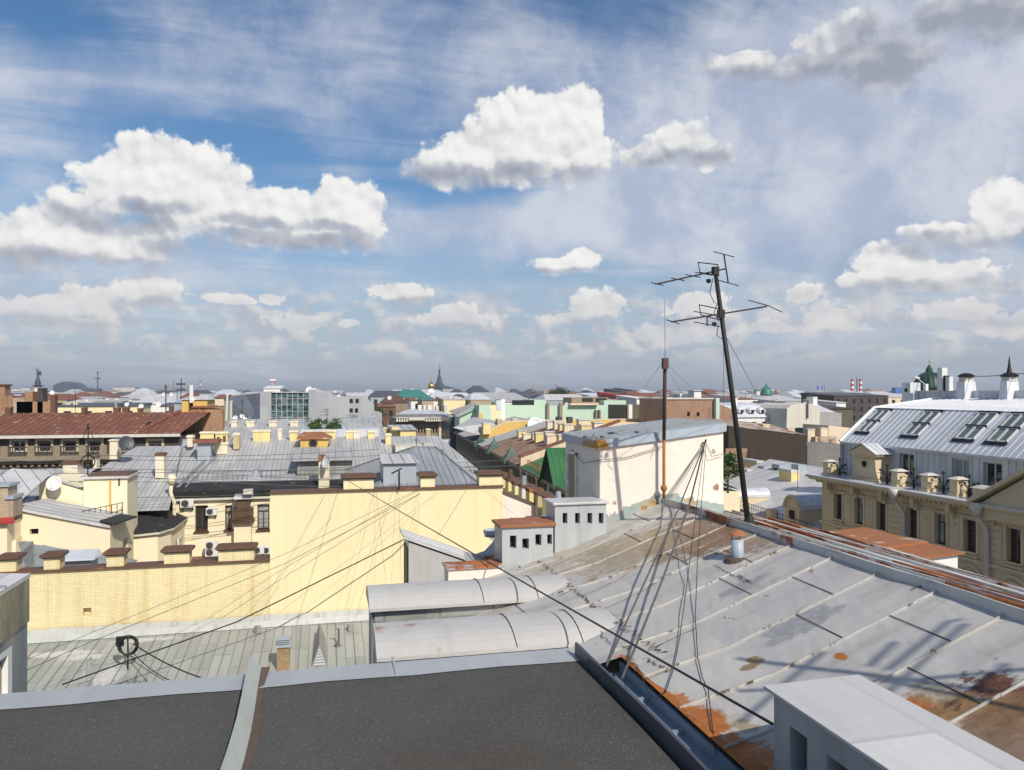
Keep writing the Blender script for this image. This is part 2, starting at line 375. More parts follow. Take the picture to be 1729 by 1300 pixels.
M_ = dict(
 yellow=mat('yellow_plaster', (.77, .665, .395), vary=.10, streak=.38, dirt=(.80, .75, .66), bump=.2),
 cream=mat('cream_plaster', (.79, .70, .49), vary=.06, streak=.12, dirt=(.75, .7, .62), bump=.08),
 ochre=mat('ochre_plaster', (.62, .40, .11), vary=.10, streak=.25, bump=.1),
 ybrick=mat('yellow_painted_brick', (.71, .605, .35), vary=.12, brick=(.25, .078, .006, (.76, .66, .39), (.56, .46, .25)), streak=.6, dirt=(.76, .60, .38), bump=.5),
 chim=mat('chimney_plaster', (.72, .59, .27), vary=.14, streak=.4, dirt=(.6, .55, .45)),
 chimp=mat('pale_chimney_plaster', (.70, .62, .47), vary=.16, streak=.4, dirt=(.6, .5, .42)),
 sooty=mat('sooty_chimney_plaster', (.50, .40, .22), vary=.3, streak=.8, dirt=(.4, .36, .32)),
 brown=mat('brown_sheet', (.115, .06, .035), .55, vary=.2, rust=.25),
 brick=mat('red_brick', (.30, .14, .08), vary=.3, brick=(.26, .08, .012, (.40, .23, .14), (.30, .23, .18)), streak=.5, bump=.5),
 dbrick=mat('dark_brick', (.10, .055, .038), vary=.3, brick=(.26, .08, .012, (.13, .08, .05), (.09, .07, .05)), streak=.6),
 olive=mat('dark_olive_plaster', (.10, .09, .055), vary=.25, streak=.5),
 mint=mat('mint_plaster', (.46, .60, .47), vary=.08, streak=.12, dirt=(.75, .78, .75), bump=.05),
 pinkw=mat('pale_pink_plaster', (.755, .675, .585), vary=.09, streak=.22, dirt=(.70, .64, .58), bump=.6, fine=5., rust=.05, rsc=1.6, rcol=(.42, .33, .26)),
 peach=mat('peach_plaster', (.68, .55, .40), vary=.12, streak=.3),
 white=mat('white_plaster', (.74, .73, .69), vary=.08, streak=.15, bump=.05),
 offw=mat('off_white_plaster', (.58, .55, .48), vary=.12, streak=.3),
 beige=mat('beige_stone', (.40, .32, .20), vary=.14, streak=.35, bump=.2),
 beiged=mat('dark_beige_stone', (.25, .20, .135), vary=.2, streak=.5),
 stone=mat('ornate_facade_stone', (.60, .48, .31), vary=.13, streak=.35, dirt=(.6, .55, .47), bump=.15),
 grey=mat('grey_sheet', (.42, .42, .415), .42, .0, vary=.10, sheet=(.62, 1.9, .42), streak=.25, dirt=(.68, .68, .66), bump=.1, dint=.35),
 greyn=mat('grey_seam', (.21, .22, .23), .5, vary=.1, bump=0.),
 greyd=mat('dull_grey_sheet', (.29, .30, .285), .5, .0, vary=.12, sheet=(.62, 1.7, .35), streak=.35, bump=.1, dint=.3),
 greyp=mat('pale_grey_sheet', (.55, .54, .53), .42, .0, vary=.08, sheet=(.6, 2.2, .15), streak=.15, dint=.2),
 zinc=mat('zinc_sheet', (.55, .57, .60), .38, .1, vary=.10, sheet=(.55, 3.5, .1), bump=.05, dint=.15),
 wzinc=mat('white_zinc_sheet', (.66, .67, .69), .35, .1, vary=.05, sheet=(.55, 4.5, .08), bump=.05, dint=.12),
 blueg=mat('blue_grey_sheet', (.34, .38, .42), .45, .0, vary=.1, streak=.2, bump=.1),
 hipg=mat('blue_grey_roof_sheet', (.29, .30, .32), .42, .0, vary=.14, sheet=(.62, 1.9, .4), streak=.35, bump=.1, dint=.35),
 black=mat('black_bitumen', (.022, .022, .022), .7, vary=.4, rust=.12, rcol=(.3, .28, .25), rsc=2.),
 red=mat('rusty_red_roof', (.21, .075, .04), .65, vary=.3, sheet=(.6, 1.4, .35), streak=.3, rust=.27, rcol=(.36, .25, .18), rsc=1.5),
 patch=mat('patchy_rust_roof', (.46, .37, .29), .6, vary=.3, sheet=(.6, 1.4, .3), rust=.52, rcol=(.20, .09, .05), rsc=.5),
 rustw=mat('rust_stained_plaster', (.33, .195, .11), vary=.35, streak=.9, dirt=(.35, .28, .22), rust=.35, rcol=(.26, .12, .06)),
 green=mat('green_sheet', (.025, .125, .04), .45, vary=.15, sheet=(.6, 1.8, .2), bump=.1),
 tgreen=mat('teal_copper', (.05, .20, .16), .5, vary=.2, streak=.3),
 dgreen=mat('dark_green_copper', (.010, .050, .034), .5, vary=.3, streak=.0),
 dark=mat('dark_cladding', (.06, .05, .044), .7, vary=.5, streak=.6, big=.8),
 slate=mat('slate_roof', (.075, .08, .095), .55, vary=.2),
 modg=mat('grey_facade_panels', (.36, .37, .39), .5, vary=.04, sheet=(2.4, 6., .07), bump=0.),
 tealg=mat('teal_glass_facade', (.05, .085, .095), .25, vary=.4, sheet=(1.4, 3., .3), bump=0., spec=.8),
 gold=mat('gold_leaf', (.75, .45, .10), .3, .9, vary=.1, bump=0.),
 iron=mat('black_iron', (.018, .017, .016), .55, .3, vary=.3, bump=.1),
 rpole=mat('rusty_pole', (.075, .04, .03), .7, .2, vary=.4, rust=.3, rcol=(.32, .12, .03), rsc=4.),
 opole=mat('orange_rust_pole', (.30, .125, .03), .75, vary=.5, fine=20.),
 wire=flat('black_cable', (.012, .012, .012), .5),
 gwire=flat('grey_cable', (.09, .09, .09), .5),
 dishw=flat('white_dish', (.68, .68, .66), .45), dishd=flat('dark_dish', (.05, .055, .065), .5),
 acw=flat('white_enamel', (.66, .66, .64), .4), acd=flat('dark_grille', (.05, .05, .05), .6),
 wframe=flat('white_window_frame', (.66, .65, .62), .45), bframe=flat('brown_window_frame', (.10, .045, .025), .5), cframe=flat('cream_window_frame', (.46, .38, .27), .6),
 gframe=flat('grey_window_frame', (.50, .51, .52), .4), void=flat('dark_void', (.012, .012, .012), .9),
 pane=glass('window_glass'), panesky=glass('sky_toned_glass', (.13, .16, .145), .12), curtain=mat('curtain_behind_glass', (.30, .33, .31), .2, vary=.5, fine=3., bump=0., spec=.8),  # roof-window panes: greyish-green sky reflection put into the glass colour
 leaf=mat('leaves', (.05, .10, .02), .6, vary=.8, big=2.5, bump=0.), leafd=mat('dark_leaves', (.02, .04, .014), .6, vary=.7, big=1., bump=0.), bark=flat('bark', (.07, .05, .035), .9),
 asphalt=mat('asphalt', (.06, .06, .058), .9, vary=.2), soil=mat('far_ground', (.12, .125, .12), .95, vary=.3, big=.01, bump=0.),
 mullw=flat('white_marker', (.6, .6, .6)), redp=flat('red_paint', (.42, .035, .025)), bluef=flat('blue_flag_cloth', (.06, .14, .42)),
 ivory=flat('ivory_seam', (.50, .48, .40), .5), tar=mat('tar_sealant', (.075, .052, .038), .8, vary=.6),
)
def g(k): return M_[k]

# ---------------------------------------------------------------- repeated builders
def window(par, fr, h, rev=.2, fm='bframe', pm='pane', mull='T', sill=None, fw=.07, lab=None):
    a, b, c, d = h; m = MB(); D0 = -rev; D1 = -rev + .07
    for q in ((a, a + fw, c, d), (b - fw, b, c, d), (a + fw, b - fw, c, c + fw), (a + fw, b - fw, d - fw, d)): m.fbox(fr, *q, D0, D1)
    zt = d - (d - c) * .28
    if mull in 'TX': m.fbox(fr, a + fw, b - fw, zt - fw / 2, zt + fw / 2, D0, D1 + .01)
    if mull in 'T2X': m.fbox(fr, (a + b) / 2 - fw / 2, (a + b) / 2 + fw / 2, c + fw, d - fw if mull != 'T' else zt, D0, D1 + .005)
    w_ = m.build('window', g(fm), par)
    if lab: w_['label'] = lab
    p = MB(); p.face([fr.p(a, c, D0 + .02), fr.p(b, c, D0 + .02), fr.p(b, d, D0 + .02), fr.p(a, d, D0 + .02)]); p.build('pane', g(pm), w_)
    if sill:
        s = MB(); s.fbox(fr, a - .08, b + .08, c - .13, c, -rev + .02, .12); s.build('sill', g(sill), w_)
    return w_
def chimney(par, u0, u1, v0, v1, z0, z1, m='chim', cap='chimp', ch=.13, ov=.07, pots=0):
    if m == 'chim' and RND.random() < .3: m = RND.choice(('chimp', 'sooty'))
    ch *= RND.uniform(.8, 1.5); ov *= RND.uniform(.5, 1.3); b = MB(); b.box(u0, u1, v0, v1, z0, z1 - ch)
    o = b.build('chimney', g(m), par)
    c = MB(); c.box(u0 - ov, u1 + ov, v0 - ov, v1 + ov, z1 - ch, z1 - ch * .4); c.box(u0 - ov * .4, u1 + ov * .4, v0 - ov * .4, v1 + ov * .4, z1 - ch * .4 , z1)
    c.build('chimney_cap', g(cap), o)
    if u1 - u0 > .5 and RND.random() < .35:
        p = MB()
        for k in range(RND.randint(1, 2)): x = u0 + (u1 - u0) * (.28 + .44 * k); p.lathe((x, (v0 + v1) / 2, z1), [(.12, -.02), (.10, RND.uniform(.25, .5))], 8)
        p.build('chimney_pot', g(RND.choice(('blueg', 'brown', 'greyd'))), o)
    return o
def pchim(par, x0, x1, yt, yb, v, dep=.9, m='chim', cap='chimp', **k):
    a, b = Pv(x0, yt, v), Pv(x1, yt, v); zb = Pv((x0 + x1) / 2, yb, v).z - .4; zt = Pv((x0 + x1) / 2, yt, v).z
    return chimney(par, a.x, b.x, v, v + dep, zb, zt, m, cap, **k)
def dish_proto():
    t = thing('satellite_dish', 'white round satellite dish', 'dish', (0, 0, 0)); m = MB()
    R = Matrix.Rotation(radians(72), 3, 'X')
    m.lathe((0, -.18, 0), [(.02, 0), (.16, .008), (.30, .035), (.42, .075), (.5, .115), (.5, .10), (.42, .055), (.16, -.012), (.02, -.02)], 24, M_=R)
    m.build('reflector', g('dishw'), t, smooth=True)
    a = MB(); a.tube([(0, -.2, -.38), (0, -.62, -.16), (0, -.68, .02)], .014); a.lathe((0, -.68, .02), [(.03, -.05), (.04, 0), (.03, .06)], 8); a.build('feed_arm', g('gframe'), t)
    b = MB(); b.tube([(0, -.18, 0), (0, 0, -.05), (0, .12, -.05)], .03); b.build('bracket', g('iron'), t)
    return t
def ac_proto():
    t = thing('air_conditioner', 'white air conditioner', 'air conditioner', (0, 0, 0))
    m = MB(); m.box(-.42, .42, -.34, 0, 0, .58); m.build('casing', g('acw'), t, bevel=.02)
    f = MB(); f.lathe((-.12, -.345, .29), [(.235, 0), (.235, .012), (.20, .012), (.20, 0)], 20, M_=Matrix.Rotation(pi / 2, 3, 'X')); f.build('grille_ring', g('acd'), t)
    f = MB()
    for k in range(7): f.box(-.33, .09, -.352, -.342, .10 + k * .062, .112 + k * .062)
    f.lathe((-.12, -.343, .29), [(.19, 0), (.19, .006)], 20, M_=Matrix.Rotation(pi / 2, 3, 'X')); f.build('fan', g('acd'), t)
    b = MB()
    for x in (-.3, .3): b.box(x - .02, x + .02, -.36, .02, -.05, 0); b.box(x - .02, x + .02, -.02, .02, -.3, -.05)
    b.build('bracket', g('iron'), t)
    return t
def cable(label, pts, r=.006, sag=.0, m='wire', n=14, cat='cable', group=None, name='cable'):
    pts = [Vector(p) for p in pts]; out = []
    for i in range(len(pts) - 1):
        for k in range(n):
            t = k / n; q = pts[i].lerp(pts[i + 1], t); q.z -= sag * 4 * t * (1 - t); out.append(q)
    out.append(pts[-1]); b = MB(); b.tube(out, r, 5)
    return tag(b.build(name, g(m), None, loc=pts[0]), label, cat, group)

# ---------------------------------------------------------------- setting
gm = MB(); gm.face([(-9000, -2000, -22), (9000, -2000, -22), (9000, 16000, -22), (-9000, 16000, -22)])
gm.build('ground', g('soil'), kind='structure')
st = MB(); st.face([(10, 20, -21.996), (20.3, 20, -21.996), (25.6, 260, -21.996), (15.5, 260, -21.996)]); st.build('street', g('asphalt'), kind='structure')
st = MB(); st.face([(27, -40, -21.996), (38.5, -40, -21.996), (38.5, 150, -21.996), (27, 150, -21.996)]); st.build('side_street', g('asphalt'), kind='structure')

# ---------------------------------------------------------------- near metal roof
RZ, RU, BU, EU = -1.6, 4.8, 3.3, 2.53            # ridge height, ridge / break / eave across
S1, S2 = .37, .235
def zroof(u):
    if u >= RU: return RZ - (u - RU) * .235
    if u >= BU: return RZ - (RU - u) * S1
    return RZ - (RU - BU) * S1 - (BU - u) * S2
def R(u, v, h=0.): return Vector((u, v, zroof(u) + h))
def onroof(x, y, h=0.):                          # the point of the near slope seen there
    n = Vector((-S1, 0, 1)); p = Pp(x, y, (RU, 0, RZ + h), n)
    if p.x < BU: p = Pp(x, y, (BU, 0, zroof(BU) + h), Vector((-S2, 0, 1)))
    return p
rust_ = (.40, .135, .022); tan_ = (.31, .235, .14); brn_ = (.21, .115, .05)
def sp(x, y, rx, ry, c, s):
    p = onroof(x, y); return ((p.x, p.y, p.z), rx, ry, c, s)
nspots = [sp(1160, 905, .85, 1.0, brn_, .85), sp(1230, 910, .5, .9, brn_, .7), sp(1060, 930, 1.0, .9, tan_, .75), sp(960, 940, .9, .8, tan_, .5), sp(1290, 900, .3, .5, tan_, .5),
          sp(1050, 1118, .14, .20, rust_, 1.), sp(1195, 1215, .16, .42, rust_, 1.), sp(1240, 1260, .14, .35, rust_, 1.), sp(1290, 1280, .22, .25, rust_, 1.), sp(1150, 1185, .10, .22, rust_, .9),
          sp(1255, 1225, .10, .2, tan_, .8), sp(1560, 1195, .16, .20, rust_, 1.), sp(1690, 1175, .26, .36, (.10, .035, .02), 1.), sp(1640, 1200, .25, .5, tan_, .8), sp(1720, 1230, .55, .6, brn_, .8),
          sp(1600, 1200, .35, .12, (.28, .16, .06), .8), sp(1420, 1108, .05, .07, rust_, 1.), sp(1275, 1115, .08, .08, (.22, .15, .05), .9), sp(1262, 1127, .08, .07, (.22, .15, .05), .9),
          sp(1350, 1055, .5, .22, (.27, .27, .28), .8), sp(1255, 990, .35, .16, (.25, .25, .26), .7)]
nroof = mat('near_grey_sheet', (.475, .46, .435), .42, .05, vary=.13, big=1.0, fine=14., streak=.75, dirt=(.62, .605, .58), sdir=(.45, 2.6, 1.), gdir=(1.1, 9., 1.), bump=.12, dint=.30, spots=nspots, rust=.05, rsc=3.2, rcol=(.20, .10, .04))
seamm = mat('near_seam', (.40, .39, .355), .5, vary=.4, fine=9., big=3., rust=.34, rsc=5., rcol=(.10, .07, .05), bump=0.)
rroof = mat('rust_striped_sheet', (.55, .55, .53), .5, .05, vary=.2, bump=.2, rust=.40, rsc=.8, rcol=(.28, .095, .03), streak=.3)
B1 = thing('metal_roof_building', 'foreground building under a rust-streaked grey sheet-metal roof with a tall pale chimney stack', 'building', (5, 6, -22))
def wavy(u0, u1, v0, v1, zf, nu, nv, amp):
    m = MB(); b = 0; rr = random.Random(3)
    g_ = [[Vector((u0 + (u1 - u0) * i / nu, v0 + (v1 - v0) * j / nv, 0)) for j in range(nv + 1)] for i in range(nu + 1)]
    for i, row in enumerate(g_):
        for j, p in enumerate(row): p.z = zf(p.x) + (amp * (sin(p.y * 9.52 + sin(p.x * 2.1 + p.y)) * .5 + rr.uniform(-.5, .5)) if 0 < i < nu else 0); m.v.append(p)
    for i in range(nu):
        for j in range(nv): m.f.append([i * (nv + 1) + j, (i + 1) * (nv + 1) + j, (i + 1) * (nv + 1) + j + 1, i * (nv + 1) + j + 1]); m.m.append(0)
    return m
m = wavy(BU, RU, -3.5, 12.2, zroof, 24, 150, .004)
v = -3.3
k = 0
while v < 12.1:                                  # standing seams and the cross joints of the sheets
    if not (10.3 < v < 12.4 and False):
        rr = random.Random(k)
        for q in range(6):
            a, b = BU + (RU - BU) * q / 6, BU + (RU - BU) * (q + 1) / 6; da, db = rr.uniform(-.006, .006), rr.uniform(-.006, .006)
            A, C_ = R(a, v + da), R(b, v + db)
            m.hexa([A + Vector((0, -.005, 0)), A + Vector((0, .005, 0)), C_ + Vector((0, .005, 0)), C_ + Vector((0, -.005, 0)), A + Vector((0, -.004, .018)), A + Vector((0, .004, .018)), C_ + Vector((0, .004, .018)), C_ + Vector((0, -.004, .018))], 1)
        cu = BU + (.62 if k % 2 else 1.02)
        A, C_ = R(cu, v + .01, .004), R(cu + .012, v + .65, .004)
        m.hexa([A, A + Vector((.005, 0, .003)), C_ + Vector((.005, 0, .003)), C_, A + Vector((0, 0, .004)), A + Vector((.005, 0, .008)), C_ + Vector((.005, 0, .008)), C_ + Vector((0, 0, .004))], 2)
    v += .657; k += 1
m.build('roof', [nroof, seamm, g('tar')], B1, flatuv=True)
m = wavy(EU, BU, -3.5, 12.2, zroof, 10, 150, .004)
for (a, b, e0) in ((6.4, 10.0, 1.2),): 
    n0 = len(m.v); m.face([(e0, a, zroof(e0)), (EU, a, zroof(EU)), (EU, b, zroof(EU)), (e0, b, zroof(e0))])
v = -3.3
while v < 10:
    A, C_ = R(EU, v), R(BU, v)
    m.hexa([A + Vector((0, -.005, 0)), A + Vector((0, .005, 0)), C_ + Vector((0, .005, 0)), C_ + Vector((0, -.005, 0)), A + Vector((0, -.004, .018)), A + Vector((0, .004, .018)), C_ + Vector((0, .004, .018)), C_ + Vector((0, -.004, .018))], 1)
    v += .657
m.build('eave_apron', [nroof, seamm], B1, flatuv=True)
# tar smeared along the break and some seams
rr = random.Random(5)
def smear(a, b, w, n=26, jit=.03):
    m = MB()
    a, b = Vector(a), Vector(b); d = (b - a).normalized(); pr = None; sd = Vector((d.y, -d.x, 0))
    for i in range(n + 1):
        p = a.lerp(b, i / n) + sd * rr.uniform(-jit, jit); ww = w * .42 * rr.uniform(.1, 1.) ** 1.5 + .004
        l, r_ = p - sd * ww / 2, p + sd * ww / 2
        l = R(l.x, l.y, .012); r_ = R(r_.x, r_.y, .012)
        if pr: m.face([pr[0], pr[1], r_, l])
        pr = (l, r_)
    m.build('tar_seam', g('tar'), B1)
for (x0, y0, x1, y1, w, j) in ((910, 948, 1000, 1022, .05, .03), (1000, 1022, 1120, 1105, .07, .05), (1000, 1022, 1060, 1065, .05, .07), (1020, 1030, 1108, 985, .025, .008), (985, 1008, 1060, 970, .02, .01),
                               (1095, 1100, 1175, 1062, .03, .01), (890, 975, 985, 935, .02, .012), (940, 1010, 1010, 975, .018, .01), (1090, 1112, 1130, 1135, .05, .03), (965, 1080, 1010, 1065, .02, .02), (1010, 1065, 1030, 1090, .02, .02), (1060, 1160, 1140, 1130, .025, .012), (1205, 955, 1260, 985, .016, .006), (1245, 972, 1270, 986, .05, .01), (1540, 998, 1556, 990, .06, .02), (1600, 1190, 1625, 1195, .12, .06), (1605, 1190, 1660, 1150, .022, .01)):
    smear(onroof(x0, y0), onroof(x1, y1), w, max(12, int((onroof(x0, y0) - onroof(x1, y1)).length * 42)), j)
# far slope beyond the ridge, laid in long sheets along the ridge, patched and rusty
m = MB(); rr = random.Random(9); us = [4.8, 5.1, 5.42, 5.8, 6.3, 6.9, 7.6, 8.3, 9.0]; NV = 64
for i in range(len(us) - 1):
    off = [.03 + .05 * sin(j * .29 + i * 1.3) * (.2 + .1 * i) * .6 for j in range(NV + 1)]
    for j in range(NV):
        v0, v1 = -3.5 + 15.7 * j / NV, -3.5 + 15.7 * (j + 1) / NV
        a, b = us[i] - .02, us[i + 1] + .01; w0, w1 = rr.uniform(-.012, .012), rr.uniform(-.012, .012)
        mi = 1 if (i == 2 and j < 38) or (i >= 5 and j < 30) or (i >= 4 and (j + 3 * i) % 13 < 5) else 0
        p = [Vector((a, v0, zroof(us[i]) + .035 + off[j] * .5)), Vector((a, v1, zroof(us[i]) + .035 + off[j + 1] * .5)), Vector((b, v1, zroof(us[i + 1]) + off[j + 1] * .5 + w1 * .3)), Vector((b, v0, zroof(us[i + 1]) + off[j] * .5 + w0 * .3))]
        m.face(p, mi); m.face([p[0], p[1], p[1] - ZV * .06, p[0] - ZV * .06], mi)
m.build('far_roof_slope', [rroof, mat('orange_rust_sheet', (.42, .40, .36), .6, vary=.2, rust=.72, rsc=.5, rcol=(.30, .10, .03), bump=.2)], B1)
m = MB(); rr = random.Random(4)                   # folded ridge seam
for j in range(70):
    a, b = -3.5 + j * .2, -3.5 + (j + 1) * .2; d0, d1 = .012 * sin(j * .9) + .008 * sin(j * 2.3), .012 * sin(j * .9 + .9) + .008 * sin(j * 2.3 + 2.3)
    if b > 10.45: break
    m.hexa([(4.775 + d0, a, RZ - .02), (4.81 + d0, a, RZ - .02), (4.81 + d1, b, RZ - .02), (4.775 + d1, b, RZ - .02), (4.77 + d0, a, RZ + .075), (4.80 + d0, a, RZ + .07), (4.80 + d1, b, RZ + .07), (4.77 + d1, b, RZ + .075)])
m.build('ridge_cap', rroof, B1)
m = MB(); m.box(1.2, 9.0, -3.5, 12.2, -22, -3.0); m.box(2.45, 8.8, -3.5, 12.1, -3.0, -2.6); m.build('wall', g('offw'), B1)
# gutter box between the eave and the felt roof
m = MB(); gu0, gu1 = 2.12, EU + .02
m.box(gu0 - .02, gu0, .5, 6.42, -2.62, -2.44); m.box(gu0, gu1, .5, 6.42, -2.50, -2.48); m.box(gu1 - .03, gu1 - .01, .5, 6.42, -2.6, -2.38)
for j in range(9): m.box(gu0 - .03, gu1, .8 + j * .62, .83 + j * .62, -2.48, -2.45)
m.build('gutter', mat('blue_painted_gutter', (.20, .26, .33), .4, .1, vary=.25, rust=.2, rsc=1.6, rcol=(.4, .33, .16)), B1)

m = MB(); rr = random.Random(17); pr = None      # bare rusty drip edge along the eave
for k in range(150):
    vv = 1.2 + k * .034; w_ = .015 + (.16 if 3.2 < vv < 4.9 or vv < 2.6 else .05) * abs(sin(vv * 3.1) * .6 + .4 * sin(vv * 7.7 + 1)) * rr.uniform(.5, 1.1)
    q = (R(EU - .012, vv, .005), R(EU + w_, vv, .005))
    if pr: m.face([pr[0], pr[1], q[1], q[0]])
    pr = q
m.build('drip_edge', mat('rusty_drip_edge', (.36, .125, .025), .8, vary=.5, fine=18., big=3., rust=.3, rsc=6., rcol=(.16, .06, .025)), B1)
# the rendered chimney stack on the ridge
pz = Pv; V0, V1, UL, UR = 10.5, 12.14, 3.82, 5.79
zl0, zl1 = -.811, -.578                           # wall top under the fascia, left and right
m = MB(); f = FV(V0)
m.hexa([(UL, V0, -2.6), (UR, V0, -2.6), (UR, V1, -2.6), (UL, V1, -2.6), (UL, V0, zl0 + .03), (UR, V0, zl1 + .03), (UR, V1, zl1 + .03), (UL, V1, zl0 + .03)])
stk = m.build('chimney_stack', mat('stack_plaster', (.755, .675, .585), vary=.10, streak=.28, dirt=(.70, .64, .58), bump=.8, fine=5., rust=.04, rsc=1.6, rcol=(.42, .33, .26), spots=[((5.66, V0, -1.42), .07, 1., (.24, .12, .07), .9), ((5.62, V0, -.88), .05, 1., (.30, .26, .22), .8), ((4.05, V0, -1.6), .03, 1., (.30, .16, .10), .8), ((UL, 11.9, -1.75), 1., .3, (.22, .20, .18), .6), ((UL, 10.6, -1.9), .3, .14, (.20, .17, .14), .7)]), B1, bevel=.015)
m = MB(); o_ = .05; T_ = .125                      # sloping sheet roof with a blue-grey fascia
A = [(UL - o_, V0 - o_, zl0), (UR + .02, V0 - o_, zl1), (UR + .02, V1 + o_, zl1 + .02), (UL - o_, V1 + o_, zl0 + .02)]
m.hexa(A + [(x, y, z + T_) for x, y, z in A], 0)
for q in range(4):
    t = (q + .6) / 4.4; y = V0 + (V1 - V0) * t
    m.hexa([(UL - o_, y - .008, zl0 + T_), (UR, y - .008, zl1 + T_), (UR, y + .008, zl1 + T_), (UL - o_, y + .008, zl0 + T_), (UL - o_, y - .008, zl0 + T_ + .035), (UR, y - .008, zl1 + T_ + .035), (UR, y + .008, zl1 + T_ + .035), (UL - o_, y + .008, zl0 + T_ + .035)], 1)
m.build('stack_roof', [mat('stack_fascia', (.36, .42, .48), .45, .05, vary=.12, streak=.4, rust=.12, rsc=1.1, rcol=(.30, .12, .03), spots=[((UL, V0 - .05, -.78), .16, 1., (.30, .14, .02), 1.)]), g('greyn')], stk)
m = MB(); fl = Fr((UL, 0, 0), (0, 1, 0), (-1, 0, 0))  # tall slot in the shaded side, its inner shade coloured onto a flat panel
m.fbox(fl, 11.55, 11.95, -1.75, -.98, -.005, .006, 1); m.fbox(fl, 11.50, 11.56, -1.75, -.95, 0, .03, 0); m.fbox(fl, 11.50, 11.98, -.98, -.94, 0, .03, 0)
m.build('dark_opening', [g('pinkw'), g('beiged')], stk)
m = MB(); rr = random.Random(8)                   # lead flashing at its foot
def flash(pts, hh=.13, off=.012):
    for i in range(len(pts) - 1):
        a, b = Vector(pts[i]), Vector(pts[i + 1]); n_ = 8
        for q in range(n_):
            p0, p1 = a.lerp(b, q / n_), a.lerp(b, (q + 1) / n_); h0, h1 = hh * rr.uniform(.7, 1.2), hh * rr.uniform(.7, 1.2)
            e = Vector((0, -off, 0)); m.face([p0 + e, p1 + e, p1 + e + ZV * h1, p0 + e + ZV * h0])
flash([(UL, V0, zroof(UL)), (RU, V0, RZ), (UR, V0, zroof(UR))], .15)
m.build('flashing', mat('stack_flashing', (.30, .35, .33), .5, vary=.3, rust=.3, rsc=2., rcol=(.35, .2, .07)), stk)

# sheet-clad vent boxes with square openings
def ventbox(u0, u1, v0, v1, zb, zt, holes, rooftilt, capm, side=False, topm=None, om=None):
    m = MB(); f = FV(v0)
    m.wall(f, u0, u1, zb, zt, holes, .12)
    m.face([(u0, v0, zb), (u0, v1, zb), (u0, v1, zt), (u0, v0, zt)]); m.face([(u1, v0, zb), (u1, v1, zb), (u1, v1, zt), (u1, v0, zt)]); m.face([(u0, v1, zb), (u1, v1, zb), (u1, v1, zt), (u0, v1, zt)])
    o = m.build('vent_shaft', om or ventm, B1)
    m = MB(); e = .035
    m.hexa([(u0 - e, v0 - e, zt - .012), (u1 + e, v0 - e, zt - .012), (u1 + e, v1 + e, zt - .012), (u0 - e, v1 + e, zt - .012), (u0 - e, v0 - e, zt + .02), (u1 + e, v0 - e, zt + .02 + rooftilt), (u1 + e, v1 + e, zt + .02 + rooftilt), (u0 - e, v1 + e, zt + .02)])
    m.build('vent_roof', capm, o, bevel=.006)
    for h in holes:
        m = MB(); m.face([f.p(h[0] - .01, h[2] - .01, -.11), f.p(h[1] + .01, h[2] - .01, -.11), f.p(h[1] + .01, h[3] + .01, -.11), f.p(h[0] - .01, h[3] + .01, -.11)]); m.build('opening', g('void'), o)
    return o
ventm = mat('vent_box_sheet', (.43, .45, .46), .45, .05, vary=.14, streak=.55, dirt=(.6, .6, .55), bump=.25, dint=.3)
rcap = mat('rusty_cap', (.30, .115, .05), .7, vary=.3, rust=.2, rcol=(.45, .4, .34))
def hv(x0, x1, y0, y1, v): a, b = Pv(x0, y1, v), Pv(x1, y0, v); return (a.x, b.x, a.z, b.z)
v = 10.2
ventbox(Pv(937, 860, v).x, 3.81, v, v + .45, -2.7, Pv(980, 850, v).z, [hv(950, 958, 866, 884, v), hv(971, 979, 866, 884, v), hv(992, 1000, 866, 884, v), hv(1011, 1019, 866, 884, v)], .0, g('greyp'))
v = 10.1
ventbox(Pv(848, 890, v).x, Pv(934, 890, v).x, v, v + .5, -3.2, Pv(895, 888, v).z, [hv(861, 872, 904, 926, v), hv(882, 893, 909, 927, v), hv(904, 914, 902, 921, v), hv(924, 932, 902, 919, v)], .02, rcap)
# near vent box at lower right
u0, v1 = 2.54, 4.02
m = MB(); fr = Fr((u0, 0, 0), (0, 1, 0), (-1, 0, 0)); zt = -1.745
hs = [(3.70, 3.86, -2.12, -1.88), (3.36, 3.53, -2.13, -1.89), (3.02, 3.19, -2.14, -1.90), (2.68, 2.85, -2.14, -1.90)]
m.wall(fr, 1.6, v1, -2.9, zt, hs, .14); m.box(u0 + .16, u0 + .57, 1.6, v1, -2.9, zt - .001); m.face([(u0, v1, -2.9), (u0 + .2, v1, -2.9), (u0 + .2, v1, zt), (u0, v1, zt)])
o = m.build('vent_shaft', ventm, B1)
m = MB(); m.hexa([(u0 - .04, 1.55, zt), (u0 + .61, 1.55, zt), (u0 + .61, v1 + .05, zt), (u0 - .04, v1 + .05, zt), (u0 - .04, 1.55, zt + .02), (u0 + .61, 1.55, zt + .03), (u0 + .61, v1 + .05, zt + .03), (u0 - .04, v1 + .05, zt + .02)])
m.hexa([(u0 - .04, 2.72, zt + .02), (u0 + .61, 2.72, zt + .03), (u0 + .61, 2.74, zt + .03), (u0 - .04, 2.74, zt + .02), (u0 - .04, 2.725, zt + .04), (u0 + .61, 2.725, zt + .05), (u0 + .61, 2.735, zt + .05), (u0 - .04, 2.735, zt + .04)])
m.build('vent_roof', g('greyp'), o, bevel=.006)
for h in hs:
    m = MB(); m.face([fr.p(h[0] - .01, h[2] - .01, -.12), fr.p(h[1] + .01, h[2] - .01, -.12), fr.p(h[1] + .01, h[3] + .01, -.12), fr.p(h[0] - .01, h[3] + .01, -.12)]); m.build('opening', g('void'), o)
